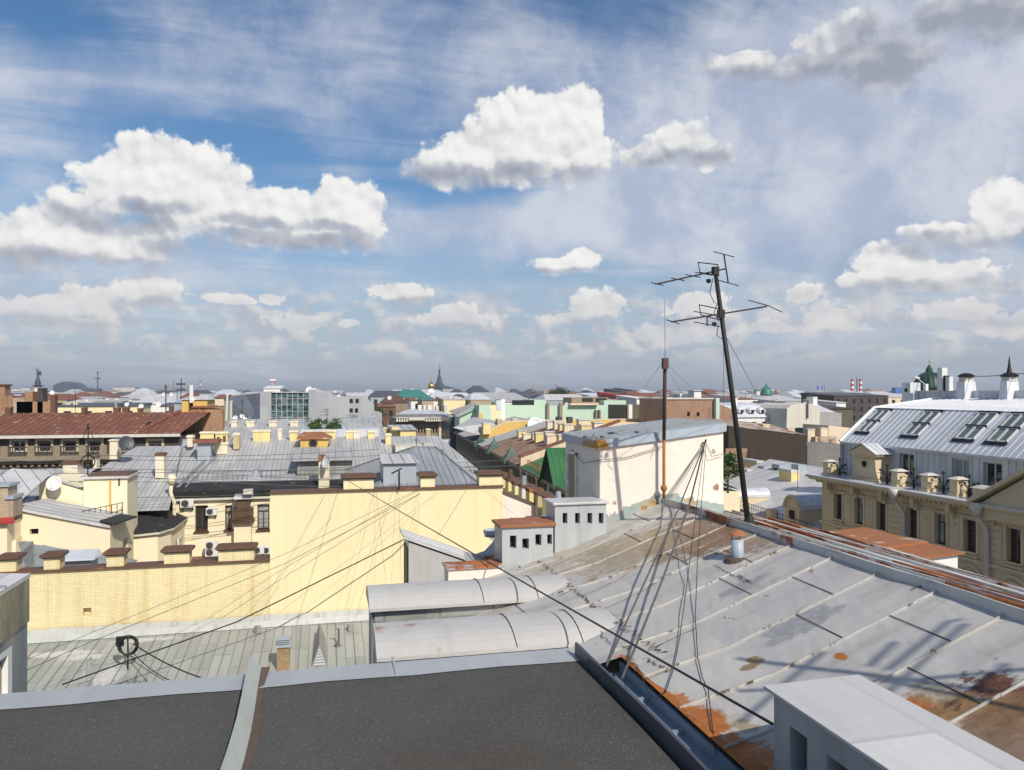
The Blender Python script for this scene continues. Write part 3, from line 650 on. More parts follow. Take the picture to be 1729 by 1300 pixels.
# round vent pipe with a small rusty hood
p = onroof(1245, 943)
m = MB(); m.lathe(p - Vector((0, 0, .1)), [(.068, 0), (.066, .31)], 20); vp = m.build('vent_pipe', g('blueg'), B1, smooth=True)
m = MB()
for k in range(3): a = k * 2.1 + .5; m.tube([p + Vector((.06 * cos(a), .06 * sin(a), .2)), p + Vector((.06 * cos(a), .06 * sin(a), .28))], .007)
m.lathe(p + Vector((0, 0, .26)), [(.092, 0), (.085, .012), (.02, .045), (0, .048)], 16); m.build('pipe_hood', rcap, vp)
m = MB(); m.lathe(p - Vector((0, 0, .03)), [(.15, -.03), (.12, .03), (.07, .05)], 14); m.build('pipe_collar', g('tar'), vp)

# curved-roof dormers reaching out over the eave
darkend = mat('shaded_dormer_end', (.22, .235, .25), .5, vary=.2, streak=.3)  # end panels coloured darker to carry the shade of that side
dorm = mat('dormer_sheet', (.475, .465, .445), .42, .05, vary=.09, streak=.25, dirt=(.72, .71, .68), bump=.12, dint=.35, rust=.05, rsc=1.7, rcol=(.25, .11, .04))
def barrel(v0, v1, ul, ur, ze, zc):
    vm = (v0 + v1) / 2; h = zc - ze; m = MB(); NS, NU = 12, 22; rr = random.Random(int(v0 * 10))
    def pt(i, j):
        t = -1 + 2 * j / NS; u = ul + (ur - ul) * i / NU
        return Vector((u, vm + (vm - v0 + .04) * t, ze + h * (1 - abs(t) ** 2.4) + rr.uniform(-.0015, .0015)))
    G = [[pt(i, j) for j in range(NS + 1)] for i in range(NU + 1)]
    for i in range(NU):
        for j in range(NS): m.face([G[i][j], G[i + 1][j], G[i + 1][j + 1], G[i][j + 1]])
    for row, dz in ((0, -1), (NS, -1)):
        for i in range(NU): a, b = G[i][row], G[i + 1][row]; m.face([a, b, b + Vector((0, 0, -.035)), a + Vector((0, 0, -.035))])
    m.face([G[0][j] for j in range(NS + 1)] + [G[0][NS] - Vector((0, 0, .03)), G[0][0] - Vector((0, 0, .03))])
    for i in (12, 18):                        # folded joints across
        for j in range(NS):
            a, b = G[i][j], G[i][j + 1]; e = Vector((.005, 0, 0)); k = Vector((0, 0, .010))
            m.hexa([a - e, a + e, b + e, b - e, a - e * .5 + k, a + e * .5 + k, b + e * .5 + k, b - e * .5 + k], 1)
    d = MB(); d.box(ul + .06, ur, v0 + .05, v1 - .05, -4.2, ze - .005); d.box(ul + .03, ul + .06, v0 + .08, v1 - .1, -3.6, ze - .1, 1)
    o = d.build('dormer', [g('greyd'), darkend], B1); m.build('dormer_roof', [dorm, g('tar')], o, flatuv=True)
barrel(7.0, 7.86, .43, 2.8, -2.372, -2.235); barrel(8.6, 9.36, .45, 2.8, -2.372, -2.235)
# lean-to dormer
v = 16.8; a, b, c, d = Pv(690, 916, v), Pv(803, 953, v), Pv(803, 1000, v), Pv(690, 1000, v); c.z = d.z = -22
m = MB(); m.prism([a, b, c, d], (0, 1.0, 0)); o = m.build('dormer', dorm, B1)
m = MB(); e = Vector((0, -.05, 0)); a2, b2 = Pv(682, 906, v), Pv(812, 951, v)
m.prism([a2 + e, b2 + e, b2 + e - ZV * .04, a2 + e - ZV * .04], (0, 1.15, 0))
for t in (.35, .65): p0 = a2 + Vector((0, 1.15 * t, .0)); p1 = b2 + Vector((0, 1.15 * t, 0)); m.tube([p0, p1], .012, 4)
m.build('dormer_roof', g('greyp'), o)
m = MB(); m.box(a.x - .02, a.x - .005, v + .06, v + .9, -6., a.z - .15); m.build('dark_opening', g('iron'), o)  # open end of the lean-to: darkness inside drawn as a flat black panel
# rusty parapet sheet and the valley behind
v = 10.0; a, b = Pv(757, 962, v), Pv(850, 958, v); m = MB(); m.box(a.x, b.x, v, v + .35, -3.0, a.z); o = m.build('parapet', g('pinkw'), B1)
m = MB(); m.box(a.x - .03, b.x, v - .03, v + .38, a.z, a.z + .02); m.build('coping', mat('rust_and_paint', (.45, .43, .40), .6, rust=.62, rsc=1.6, rcol=(.30, .10, .03)), o)
m = MB(); rr = random.Random(2)
P_ = [(783, 931), (800, 936), (818, 930), (832, 915), (842, 898), (850, 884)]
for i in range(len(P_) - 1):
    (x0, y0), (x1, y1) = P_[i], P_[i + 1]
    m.face([Pv(x0, y0, 11.1), Pv(x1, y1, 11.1), Pv(x1 + 4, min(955, y1 + 40), 10.42), Pv(x0 + 4, min(958, y0 + 40), 10.42)], 0)
m.build('valley_sheet', mat('valley_rust', (.40, .39, .37), .6, rust=.6, rsc=1.3, rcol=(.32, .11, .03), streak=.4), B1)
m = MB(); q = [Pv(925, 868, 11.4), Pv(858, 884, 11.4), Pv(850, 892, 11.2), Pv(925, 888, 10.7)]; m.prism(q, (0, 0, -.04)); q = [Pv(842, 890, 10.9), Pv(818, 893, 10.9), Pv(821, 903, 10.8), Pv(842, 905, 10.8)]; m.prism(q, (0, .1, -.05))
m.build('flashing', g('blueg'), B1)
# low rust-roofed annexe past the far eave
v = 12.6; a, b = Pv(1540, 948, v), Pv(1617, 945, v); 
m = MB(); a.z += .10; m.box(a.x, b.x, v, 15.4, -22, a.z - .02); o = thing('rust_roofed_annexe', 'small lean-to annexe under orange-rusted sheets beyond the roof edge', 'annexe', (11.4, 15, -22)); m.build('wall', g('white'), o)
m = MB(); zz0 = a.z
for k in range(3):
    y0, y1 = v - .08 + k * .95, v - .08 + (k + 1) * .95 + .06
    m.hexa([(a.x - .5, y0, zz0 - .1 - .03 * k), (b.x + .1, y0, zz0), (b.x + .1, y1, zz0 - .02), (a.x - .5, y1, zz0 - .12), (a.x - .5, y0, zz0 - .06 + .03 * (k % 2)), (b.x + .1, y0, zz0 + .04 + .03 * (k % 2)), (b.x + .1, y1, zz0 + .04), (a.x - .5, y1, zz0 - .07)])
m.build('roof', mat('orange_rust_roof', (.33, .125, .045), .7, vary=.3, fine=11., rust=.32, rcol=(.40, .33, .27), rsc=1.1), o)

# ---------------------------------------------------------------- near felt roof
B2 = thing('felt_roof_building', 'nearest flat roof of dark granular bitumen felt with grey metal edging', 'building', (-2, 1, -22))
m = MB(); m.face([(-9, -5, -1.7), (1.55, -5, -1.7), (1.55, 4.66, -1.7), (-9, 4.66, -1.7)])
felt = mat('bitumen_felt', (.104, .10, .094), .85, vary=.36, big=.9, fine=120., bump=.9, speck=.45, spots=[((.6, 3.4, -1.7), .7, .35, (.10, .08, .055), .5), ((-1.5, 3.2, -1.7), .35, .5, (.085, .07, .05), .5), ((.9, 4.3, -1.7), .3, .12, (.13, .125, .12), .35), ((0.1, 3.3, -1.7), .25, .3, (.10, .085, .06), .5), ((-2.2, 4.1, -1.7), .5, .2, (.12, .115, .11), .25)])
m.build('felt_roof', felt, B2)
m = MB(); m.box(-9, 1.55, -5, 4.88, -22, -1.76); m.build('wall', g('offw'), B2)
edge = mat('edge_flashing_sheet', (.40, .415, .425), .42, .1, vary=.10, big=1.5, streak=.2, bump=.12, dint=.4)
m = MB(); rr = random.Random(6); X0 = -9; n_ = 40
for i in range(n_):
    a, b = X0 + 10.57 * i / n_, X0 + 10.57 * (i + 1) / n_; j0, j1 = .012 * sin(i * 1.7) , .012 * sin((i + 1) * 1.7)
    m.face([(a, 4.64 + j0, -1.694), (b, 4.64 + j1, -1.694), (b, 4.90, -1.70), (a, 4.90, -1.70)]); m.face([(a, 4.90, -1.70), (b, 4.90, -1.70), (b, 4.96, -1.735), (a, 4.96, -1.735)]); m.face([(a, 4.96, -1.735), (b, 4.96, -1.735), (b, 4.95, -1.83), (a, 4.95, -1.83)])
for i in range(4): m.box(-7.4 + i * 2.6, -7.385 + i * 2.6, 4.65, 4.97, -1.70, -1.688)
m.build('edge_flashing', edge, B2)
m = MB(); n_ = 26                                   # folded upstand across the middle of the roof
for i in range(n_):
    a, b = -3 + 7.98 * i / n_, -3 + 7.98 * (i + 1) / n_; w0, w1 = .012 * sin(i * .9) - .43, .012 * sin((i + 1) * .9) - .43
    m.hexa([(w0 - .03, a, -1.7), (w0 + .05, a, -1.7), (w1 + .05, b, -1.7), (w1 - .03, b, -1.7), (w0 - .022, a, -1.625), (w0 - .005, a, -1.62), (w1 - .005, b, -1.62), (w1 - .022, b, -1.625)])
    m.face([(w0 + .048, a, -1.694), (w0 + .085 + .015 * sin(i * 2.), a, -1.695), (w1 + .085 + .015 * sin(i * 2. + 2), b, -1.695), (w1 + .048, b, -1.694)], 1)
m.build('upstand', [mat('upstand_sheet', (.40, .43, .40), .5, vary=.15, streak=.2), mat('felt_edge', (.10, .07, .055), .8, vary=.4)], B2)
m = MB(); n_ = 30
for i in range(n_):
    a, b = -3 + 7.75 * i / n_, -3 + 7.75 * (i + 1) / n_; f_ = lambda t: 1.555 + .012 * sin(t * 2.3)
    m.hexa([(f_(a), a, -2.6), (f_(a) + .05, a, -2.6), (f_(b) + .05, b, -2.6), (f_(b), b, -2.6), (f_(a) + .015, a, -1.617), (f_(a) + .03, a, -1.614), (f_(b) + .03, b, -1.614), (f_(b) + .015, b, -1.617)])
m.build('parapet_sheet', mat('parapet_dark_sheet', (.075, .085, .10), .4, .1, vary=.2, streak=.2, dint=.4), B2)

# glazed bay at the left edge
GB = thing('glazed_bay', 'grey metal-clad glazed roof bay cut off by the left edge', 'bay', (-3, 6, -22))
U0 = -2.27; fr = FU(U0, 1); m = MB()
m.wall(fr, 4.97, 6.71, -3.4, -1.42, [(4.97, 6.42, -3.2, -1.86)], .06, 0); m.face([(U0, 6.71, -3.4), (-5, 6.71, -3.4), (-5, 6.71, -1.42), (U0, 6.71, -1.42)])
m.box(-5, U0 - .08, 5, 6.65, -22, -3.38)
m.build('cladding', mat('bay_cladding', (.17, .205, .24), .35, .2, vary=.15, dint=.3), GB)
m = MB(); m.fbox(fr, 4.97, 6.71, -1.78, -1.44, .0, .015); m.build('fascia', mat('bay_fascia', (.15, .155, .12), .3, .2, vary=.5, dint=.4), GB)
m = MB(); m.roof([(U0 + .02, 4.9, -1.41), (U0 + .02, 6.72, -1.41), (-5, 6.72, -1.25), (-5, 4.9, -1.25)], .5, .02, .02); m.prism([(U0 + .02, 4.9, -1.415), (U0 + .02, 6.72, -1.415), (-5, 6.72, -1.255), (-5, 4.9, -1.255)], (0, 0, -.025)); m.build('roof', [g('greyp'), g('greyn')], GB)
m = MB()
for q in ((6.35, 6.42, -3.2, -1.86), (4.97, 6.35, -2.28, -2.22), (4.97, 6.35, -3.2, -3.1), (5.6, 5.66, -3.1, -1.86), (4.97, 6.35, -1.92, -1.86)): m.fbox(fr, *q, -.05, -.005)
w_ = m.build('window', g('white'), GB)
m = MB(); m.face([fr.p(4.97, -3.2, -.045), fr.p(6.42, -3.2, -.045), fr.p(6.42, -1.86, -.045), fr.p(4.97, -1.86, -.045)]); m.build('pane', mat('bay_pane', (.14, .15, .12), .08, vary=.7, big=1.2, bump=0., spec=.9), w_)

# ---------------------------------------------------------------- masts, antennas and cables of the near roof
def yagi(par, c, d, Lb, els, w, loop_at, refl=None):
    c = Vector(c); d = Vector(d).normalized(); e = Vector((d.y, -d.x, 0)).normalized()
    e = (e + Vector((0, 0, -.25))).normalized()
    m = MB(); m.tube([c - d * Lb[0], c + d * Lb[1]], .011, 6); bo = m.build('boom', g('iron'), par)
    for t, ln in els:
        m = MB(); q = c + d * t; m.tube([q - e * ln / 2, q + e * ln / 2], .006, 5); m.build('element', g('iron'), bo)
    q = c + d * loop_at; h = ZV * .10; m = MB(); m.tube([q - e * .2 - h * .2, q - e * .24 + h, q + e * .18 + h * 1.1, q + e * .2 - h * .2, q - e * .2 - h * .2], .007, 5); m.build('loop_element', g('iron'), bo)
    return bo
base = R(5.0, 8.45, .0); topx = Pd(1207, 452, 9.42)
TA = thing('tv_antenna', 'tall leaning black mast carrying two television antennas on the near ridge', 'antenna', base)
m = MB(); m.tube([base + Vector((0, 0, -.05)), base.lerp(topx, .5) + Vector((.01, 0, 0)), topx], .036, 10, r1=.026); m.build('mast', g('iron'), TA, smooth=True)
m = MB(); m.lathe(base, [(.16, -.08), (.12, .03), (.06, .09), (.04, .16)], 10); m.box(base.x - .2, base.x + .2, base.y - .14, base.y + .14, base.z - .1, base.z + .0); m.build('foot', g('iron'), TA)
def onm(y):                                        # a point of the mast at that height in view
    for k in range(400):
        p = base.lerp(topx, k / 399.)
        X_ = p.x * SA + p.y * CA
        if HY - p.z / X_ * FPX < y: return p
    return topx
c1_ = onm(458); pl = Pd(1104, 477, 9.15); pr_ = Pd(1222, 451, 9.5); d_ = (pr_ - pl).normalized()
bo = yagi(TA, c1_, d_, ((c1_ - pl).length, (pr_ - c1_).length), [(-(c1_ - pl).length + .02, .28), (-.55, .3), (-.33, .32), (-.18, .34)], .3, -.09)
q = c1_ + d_ * (pr_ - c1_).length; m = MB(); m.tube([q + Vector((-.03, 0, .18)), q + Vector((.03, 0, -.17))], .009, 6)
for s_ in (1, -1):
    z_ = q + Vector((-.03 * s_, 0, .175 * s_)); m.tube([z_ - Vector((.11, -.06, -.04)), z_ + Vector((.11, -.06, -.04))], .006, 5)
m.build('reflector', g('iron'), bo)
c2_ = onm(530); pl = Pd(1136, 542, 9.15); pr_ = Pd(1297, 516, 9.6); d_ = (pr_ - pl).normalized()
bo = yagi(TA, c2_, d_, ((c2_ - pl).length, (pr_ - c2_).length), [(-(c2_ - pl).length + .02, .30)], .3, -.16)
m = MB(); m.tube([Pd(1264, 507, 9.9), Pd(1297, 516, 9.6), Pd(1321, 527, 9.3)], .006, 5); m.build('element', g('iron'), bo)
m = MB(); q = c2_ - d_ * .20; m.tube([q + ZV * .0, q - ZV * .12], .008, 5)
for s_ in (.03, -.10): m.tube([q + ZV * s_ - Vector((.15, -.05, -.03)), q + ZV * s_ + Vector((.15, -.05, -.03))], .006, 5)
m.build('reflector', g('iron'), bo)
m = MB()
for c in (c1_, c2_): m.box(c.x - .035, c.x + .035, c.y - .035, c.y + .035, c.z - .05, c.z + .05); m.lathe(c + Vector((-.10, -.02, -.13)), [(0, -.03), (.03, -.015), (.03, .02), (0, .03)], 8)
m.build('clamp', g('iron'), TA)
m = MB(); q = onm(468); w0 = [q + Vector((-.06, -.03, -.03)), q + Vector((-.10, -.03, -.2)), q + Vector((-.05, -.04, -.32)), q + Vector((.0, -.03, -.33)), q + Vector((-.05, -.04, -.45)), q + Vector((.02, -.03, -.55))]
m.tube(w0, .005, 5); q = onm(548); m.tube([q + Vector((-.07, -.03, 0)), q + Vector((-.09, -.03, -.14)), q + Vector((0, -.04, -.2))], .005, 5); m.build('lead', g('wire'), TA)
cable('thin stay wire from the leaning antenna mast down to the right', [onm(560), Pd(1280, 668, 14.)], .004, m='gwire', name='stay_wire')
cable('thin stay wire dropping behind the leaning antenna mast', [onm(562), Pd(1222, 700, 11.3)], .003, m='gwire', name='stay_wire')
# rusty pole fixed to the chimney stack
pb = Pv(1121, 842, 10.36); pt_ = Pd(1123, 607, 10.75)
RP = thing('whip_antenna', 'brown and orange rusty pole with a thin whip antenna against the chimney stack', 'antenna', pb)
m = MB(); zsp = Pv(1121, 742, 10.36); m.tube([zsp, pt_], .026, 8); m.build('pole', g('rpole'), RP, smooth=True)
m = MB(); m.tube([pb, Pv(1121, 822, 10.36), zsp], .024, 8); m.lathe(Pv(1121, 824, 10.36), [(.03, -.04), (.05, -.02), (.05, .02), (.03, .04)], 8); m.build('lower_pole', g('opole'), RP, smooth=True)
m = MB(); m.tube([pt_, pt_ + ZV * .15, Pd(1122, 505, 10.75)], .006, 5, r1=.0025); m.build('whip', g('gwire'), RP)
m = MB(); m.box(pt_.x - .04, pt_.x + .04, pt_.y - .03, pt_.y + .03, pt_.z - .13, pt_.z + .02); m.build('clamp', g('rpole'), RP)
for i, (x, y, D) in enumerate(((1083, 662, 12.5), (1168, 656, 12.8), (1152, 664, 11.6))):
    cable(('thin wire from the rusty pole top down to the left', 'thin wire from the rusty pole top to the far right', 'thin wire from the rusty pole top dropping steeply right')[i], [pt_ + ZV * (.02 - .06 * i), Pd(x, y, D)], .0025, m='gwire', sag=-.0, name='stay_wire')
# second antenna behind the camera's right, seen only by its shadow on the roof
def cast(x, y, t): return onroof(x, y, .0) + SUN_DIR * t
sbase = R(4.85, 1.3); A2 = thing('tv_antenna', 'second rooftop antenna just out of view that throws a crossed shadow on the grey roof', 'antenna', sbase)
stop = cast(1527, 1148, 5.0); m = MB(); m.tube([sbase - ZV * .05, Vector((sbase.x, sbase.y, stop.z - .3)), stop], .022, 8); m.build('mast', g('iron'), A2)
for pa, r_ in (((1249, 1112), (1527, 1147), (1674, 1168)), .026), (((1249, 1166), (1438, 1154), (1549, 1147), (1735, 1130)), .022):
    m = MB(); m.tube([cast(x, y, 5.) for x, y in pa], r_, 6); bo = m.build('boom', g('iron'), A2)
    for pe in (((1391, 1100), (1249, 1220)), ((1511, 1083), (1466, 1126)), ((1621, 1046), (1600, 1050), (1499, 1131)), ((1629, 1053), (1485, 1181))) if r_ > .024 else (((1700, 1120), (1650, 1160)),):
        m = MB(); m.tube([cast(x, y, 5.02) for x, y in pe], .017, 5); m.build('element', g('iron'), bo)
def hooked(): return Pv(1190, 748, 10.44)
hk = hooked()
m = MB(); m.tube([hk + Vector((0, .08, 0)), hk, hk + Vector((0, -.04, .05))], .015, 6); tag(m.build('cable_hook', g('iron'), None, loc=hk), 'small iron hook holding cables on the pale chimney stack', 'hook')
for i, (px, r, lab) in enumerate(((((1146, 858), (1085, 990), (1024, 1124)), .010, 'left of two thick grey cables hanging from the stack to the eave'), (((1166, 845), (1120, 975), (1080, 1075), (1050, 1146)), .012, 'right of two thick grey cables hanging from the stack to the eave'))):
    pts = [hk] + [onroof(x, y, .25 - .08 * k) for k, (x, y) in enumerate(px)]; pts[-1] = onroof(*px[-1], .0); cable(lab, pts, r, m='gwire', n=6)
cable('thin black cable looping on the grey roof below the stack', [hk, onroof(1165, 945, .12), onroof(1160, 985, .03), onroof(1148, 1075, .02), onroof(1137, 1130, .02), onroof(1124, 1168, .02), onroof(1108, 1180, .02), onroof(1095, 1170, .02), onroof(1083, 1140, .02), onroof(1075, 1122, .02), onroof(1062, 1118, .02)], .0042, n=5)
cable('thin black cable running down the roof to the gutter', [hk + Vector((.02, 0, -.02)), onroof(1178, 940, .12), onroof(1174, 1040, .02), onroof(1178, 1110, .02), onroof(1186, 1145, .02), onroof(1196, 1165, .02), onroof(1203, 1230, .02), onroof(1209, 1276, -.05)], .0042, n=5)
cable('short cable branching beside the stack hook', [hk + Vector((.02, 0, 0)), hk + Vector((.10, -.02, -.2)), Pv(1222, 766, 10.44)], .005, m='gwire')
cable('slack cable looped round the shaded side of the chimney stack', [Pu(972, 770, 3.79), Pu(985, 782, 3.79), Pv(1013, 777, 10.46), Pv(1060, 772, 10.46), Pv(1118, 755, 10.46)], .005, m='gwire', n=5)
for i, x in enumerate((1098, 1108, 1118)):
    cable('stay wire fanning from the stack hook, %s of three' % ('lowest', 'middle', 'steepest')[i], [hk, Pv(1125 + 6 * i, 842 + i * 8, 10.40)], .0022, m='gwire')
# the long cables overhead
cable('thick black cable slanting down past the vent boxes to the near vent box', [Pv(578, 806, 29.9), Vector((2.53, 4.02, -1.935))], .0095, n=40, sag=.02)
cable('long black cable crossing the yellow wall from the street side down to the left', [Pv(886, 800, 40), Pv(678, 913, 29.2), Pv(400, 1050, 27), Pv(105, 1156, 24)], .022, n=10)
cable('upper of two thin parallel cables crossing the yellow brick wall', [Pv(720, 820, 30), Pv(480, 936, 29), Pv(150, 1070, 26), Pv(40, 1116, 24)], .008, n=10, m='gwire')
cable('lower of two thin parallel cables crossing the yellow brick wall', [Pv(712, 832, 30), Pv(480, 952, 29), Pv(150, 1085, 26), Pv(40, 1134, 24)], .009, n=10)
for i, (x0, y0, x1, y1) in enumerate(((548, 836, 455, 1000), (560, 872, 404, 1052), (634, 822, 583, 1030), (634, 822, 652, 985), (672, 800, 600, 1042), (672, 800, 678, 980), (708, 825, 705, 900), (740, 830, 470, 1035), (795, 815, 740, 905), (810, 815, 925, 862))):
    cable(('faint wire on the smooth yellow wall, leftmost slant', 'faint wire on the smooth yellow wall, second slant from the left', 'wire slanting down left from the wide chimney stub', 'wire slanting down right from the wide chimney stub',
           'wire slanting left from the thin mast on the yellow wall', 'wire dropping straight from the thin mast on the yellow wall', 'short wire dropping from the narrow chimney stub', 'long faint wire fanning left from the narrow chimney stub', 'short faint wire slanting near the wall end', 'thin wire running right above the pink gable')[i],
          [Pv(x0, y0, 29.85), Pv(x1, y1, 29.0 if y1 < 1000 else 28.)], .0045, m='gwire', name='wire', cat='wire')
q0 = Pv(674, 826, 29.8); q1 = Pv(674, 795, 29.8); m = MB(); m.tube([q0, q1], .035, 6); m.tube([q1 - Vector((.3, 0, .1)), q1 + Vector((.1, 0, .1))], .03, 5); tag(m.build('wire_mast', g('iron'), None, loc=q0), 'thin dark wire mast on top of the smooth yellow wall', 'mast')

# ---------------------------------------------------------------- lower tin roof below the yellow firewall
def zlow(v): return -8.6 - (30 - v) * .105
LB = thing('tin_roof_building', 'low courtyard building under a dull grey tin roof with white paint patches', 'building', (-9, 24, -22))
lowm = mat('low_tin_sheet', (.33, .345, .325), .5, .0, vary=.10, big=.25, sheet=(.62, 1.9, .40), streak=.2, bump=.1, dint=.3,
           spots=[((Pz(118, 1092, zlow(28.5)).x, 28.6, zlow(28.6)), 1.3, .30, (.50, .50, .50), 1.), ((Pz(150, 1092, zlow(28.5)).x, 28.2, zlow(28.2)), .8, .25, (.50, .50, .50), 1.), ((Pv(181, 1113, 26.6).x, 26.6, zlow(26.6)), .55, .8, (.48, .48, .48), 1.), ((Pv(250, 1078, 29.3).x, 29.3, zlow(29.3)), 1.2, .18, (.48, .48, .48), 1.),
                  ((Pv(210, 1140, 25.2).x, 25.0, zlow(25)), .75, 1.6, (.12, .125, .15), 1.), ((Pv(245, 1146, 25).x, 24.8, zlow(24.8)), .4, .5, (.13, .135, .16), .9), ((Pv(262, 1146, 25).x, 24.8, zlow(24.8)), .3, .5, (.13, .135, .16), .9)])
m = MB(); m.roof([(-34, 15, zlow(15)), (7, 15, zlow(15)), (7, 30, zlow(30)), (-34, 30, zlow(30))], .62, .03, .035); m.build('roof', [lowm, mat('low_seam', (.20, .21, .19), .5, vary=.2)], LB)
m = MB(); m.box(-33.8, 6.8, 15.2, 29.9, -22, -10.3); m.build('wall', g('offw'), LB)
m = MB(); n_ = 40; rr = random.Random(1)
for i in range(n_):
    a, b = -34 + 41 * i / n_, -34 + 41 * (i + 1) / n_; k0, k1 = rr.uniform(-.03, .03), rr.uniform(-.03, .03)
    m.face([(a, 29.93, -8.27 + k0), (b, 29.93, -8.27 + k1), (b, 29.72, -8.42), (a, 29.72, -8.42)]); m.face([(a, 29.72, -8.42), (b, 29.72, -8.42), (b, 29.6, -8.62), (a, 29.6, -8.62)])
m.build('flashing', mat('wall_foot_flashing', (.42, .43, .40), .5, vary=.2, streak=.4), LB)
def onlow(x, y): return Pp(x, y, (0, 30, -8.6), Vector((0, -.105, 1)))
p = onlow(478, 1132); m = MB(); m.box(p.x - .19, p.x + .19, p.y, p.y + .4, p.z - .2, p.z + .75); o = m.build('chimney', mat('old_yellow_brick', (.36, .26, .13), vary=.35, brick=(.25, .078, .012, (.30, .18, .09), (.2, .15, .1))), LB)
m = MB(); m.box(p.x - .24, p.x + .24, p.y - .05, p.y + .45, p.z + .75, p.z + .83)
for k in range(3): m.box(p.x - .20, p.x + .20, p.y + .0, p.y + .4, p.z + .86 + k * .06, p.z + .885 + k * .06)
m.box(p.x - .19, p.x + .19, p.y + .05, p.y + .35, p.z + .83, p.z + 1.05); m.build('chimney_cap', g('blueg'), o)
def louvre(par, p, w, h, back=1.6, mm='greyd'):
    A, B_, C_ = p + Vector((-w / 2, 0, 0)), p + Vector((w / 2, 0, 0)), p + Vector((0, 0, h)); m = MB()
    m.prism([A, B_, C_], (0, back, .1)); o = m.build('dormer', g(mm), par); m = MB()
    for k in range(6):
        t = .12 + k * .13; m.box(p.x - w / 2 * (1 - t) * .8, p.x + w / 2 * (1 - t) * .8, p.y - .03, p.y + .0, p.z + h * t - .02, p.z + h * t + .035)
    m.build('louvre', g('gframe'), o)
louvre(LB, onlow(539, 1126), .5, .72, 2.2)
for x, y, h in ((435, 1069, .26), (592, 1066, .28)):
    p = onlow(x, y); m = MB(); m.lathe(p - ZV * .1, [(.13, 0), (.12, .1 + h)], 12); m.build('vent_pipe', g('greyd'), LB); 
p = onlow(572, 1088); m = MB(); m.tube([p, p + ZV * .55, p + Vector((-.12, 0, .55))], .035, 6); m.lathe(p + Vector((-.05, -.1, 0)), [(.16, -.05), (.03, .12)], 8); m.build('vent_pipe', g('gwire'), LB)
m = MB(); p = onlow(115, 1158); m.prism([p, p + Vector((.55, .2, .05)), p + Vector((.35, .9, .55))], (0.05, .1, 0)); m.build('sheet_fold', g('greyd'), LB)
# cable coil on its pole
p = onlow(216, 1130); CO = thing('cable_coil_post', 'coil of black cable hung on a short post on the tin roof', 'cable coil', p)
m = MB(); m.tube([p - ZV * .1, p + ZV * 1.05], .025, 6); m.build('post', g('iron'), CO)
m = MB(); c = p + ZV * .78 + Vector((.02, -.06, 0)); rr = random.Random(11)
for k in range(9):
    r_ = .30 + rr.uniform(-.05, .03); t0 = rr.uniform(0, 6); e = Vector((rr.uniform(-.03, .03), rr.uniform(-.06, .02), rr.uniform(-.03, .03)))
    m.tube([c + e + Vector((r_ * cos(t0 + q * .42), .04 * sin(q), r_ * 1.05 * sin(t0 + q * .42))) for q in range(16)], .016, 5)
m.build('coil', g('wire'), CO)
m = MB(); m.box(p.x - .36, p.x - .14, p.y, p.y + .12, p.z + .75, p.z + 1.05); m.build('junction_box', g('iron'), CO)
for i, (x, y) in enumerate(((345, 1146), (290, 1150))):
    cable(('upper dark cable running from the coil post to the felt roof edge', 'lower dark cable running from the coil post to the felt roof edge')[i], [c + Vector((.15, 0, .05 - .3 * i)), Pv(x, y, 23.5)], .022 - .006 * i, sag=.1)
# ---------------------------------------------------------------- yellow firewall: brick part with chimney stubs, smooth part to its right
VW = 30
uL, uM, uR = Pv(-120, 960, VW).x, Pv(456, 900, VW).x, Pv(849, 830, VW).x
def stub(par, x0, x1, z0, z1, m, over=.10):
    a, b = Pv(x0, 900, VW).x, Pv(x1, 900, VW).x; q = MB(); q.box(a, b, VW - .02, VW + .55, z0 - .05, z1 - .20); o = q.build('chimney_stub', g(m), par)
    q = MB(); q.box(a - .05, b + .05, VW - .08, VW + .6, z1 - .20, z1 - .15); q.box(a - over, b + over, VW - .16, VW + .66, z1 - .15, z1 - .07); q.hexa([(a - over, VW - .16, z1 - .07), (b + over, VW - .16, z1 - .07), (b + over, VW + .66, z1 - .07), (a - over, VW + .66, z1 - .07), (a + .05, VW + .1, z1), (b - .05, VW + .1, z1), (b - .05, VW + .4, z1), (a + .05, VW + .4, z1)]); q.build('stub_cap', g('brown'), o)
FB_ = thing('brick_firewall', 'yellow-painted brick firewall with brown-capped chimney stubs in a row', 'wall', ((uL + uM) / 2, VW, -22))
m = MB(); f = FV(VW); nich = [hv(140, 154, 1026, 1040, VW)]
m.wall(f, uL, uM, -9.2, -6.27, nich, .25); m.box(uL, uM, VW + .26, VW + .5, -22, -6.27); m.face([f.p(nich[0][0], nich[0][2], -.24), f.p(nich[0][1], nich[0][2], -.24), f.p(nich[0][1], nich[0][3], -.24), f.p(nich[0][0], nich[0][3], -.24)]); m.face([(uL, VW, -6.27), (uM, VW, -6.27), (uM, VW + .5, -6.27), (uL, VW + .5, -6.27)])
m.build('wall', g('ybrick'), FB_)
m = MB(); m.box(uL, uM, VW - .09, VW + .58, -6.27, -6.19); m.build('coping', g('brown'), FB_)
for x0, x1 in ((-44, -20), (-2, 28), (74, 101), (180, 209), (277, 320), (369, 429)): stub(FB_, x0, x1, -6.25, -5.60, 'ybrick')
PW_ = thing('plaster_firewall', 'tall smooth yellow plastered firewall criss-crossed by wires', 'wall', ((uM + uR) / 2, VW, -22))
m = MB(); m.box(uM, uR, VW - .015, VW + .5, -22, -3.76); m.build('wall', g('yellow'), PW_)
m = MB(); m.box(uM, uR, VW - .10, VW + .58, -3.76, -3.68); m.build('coping', g('brown'), PW_)
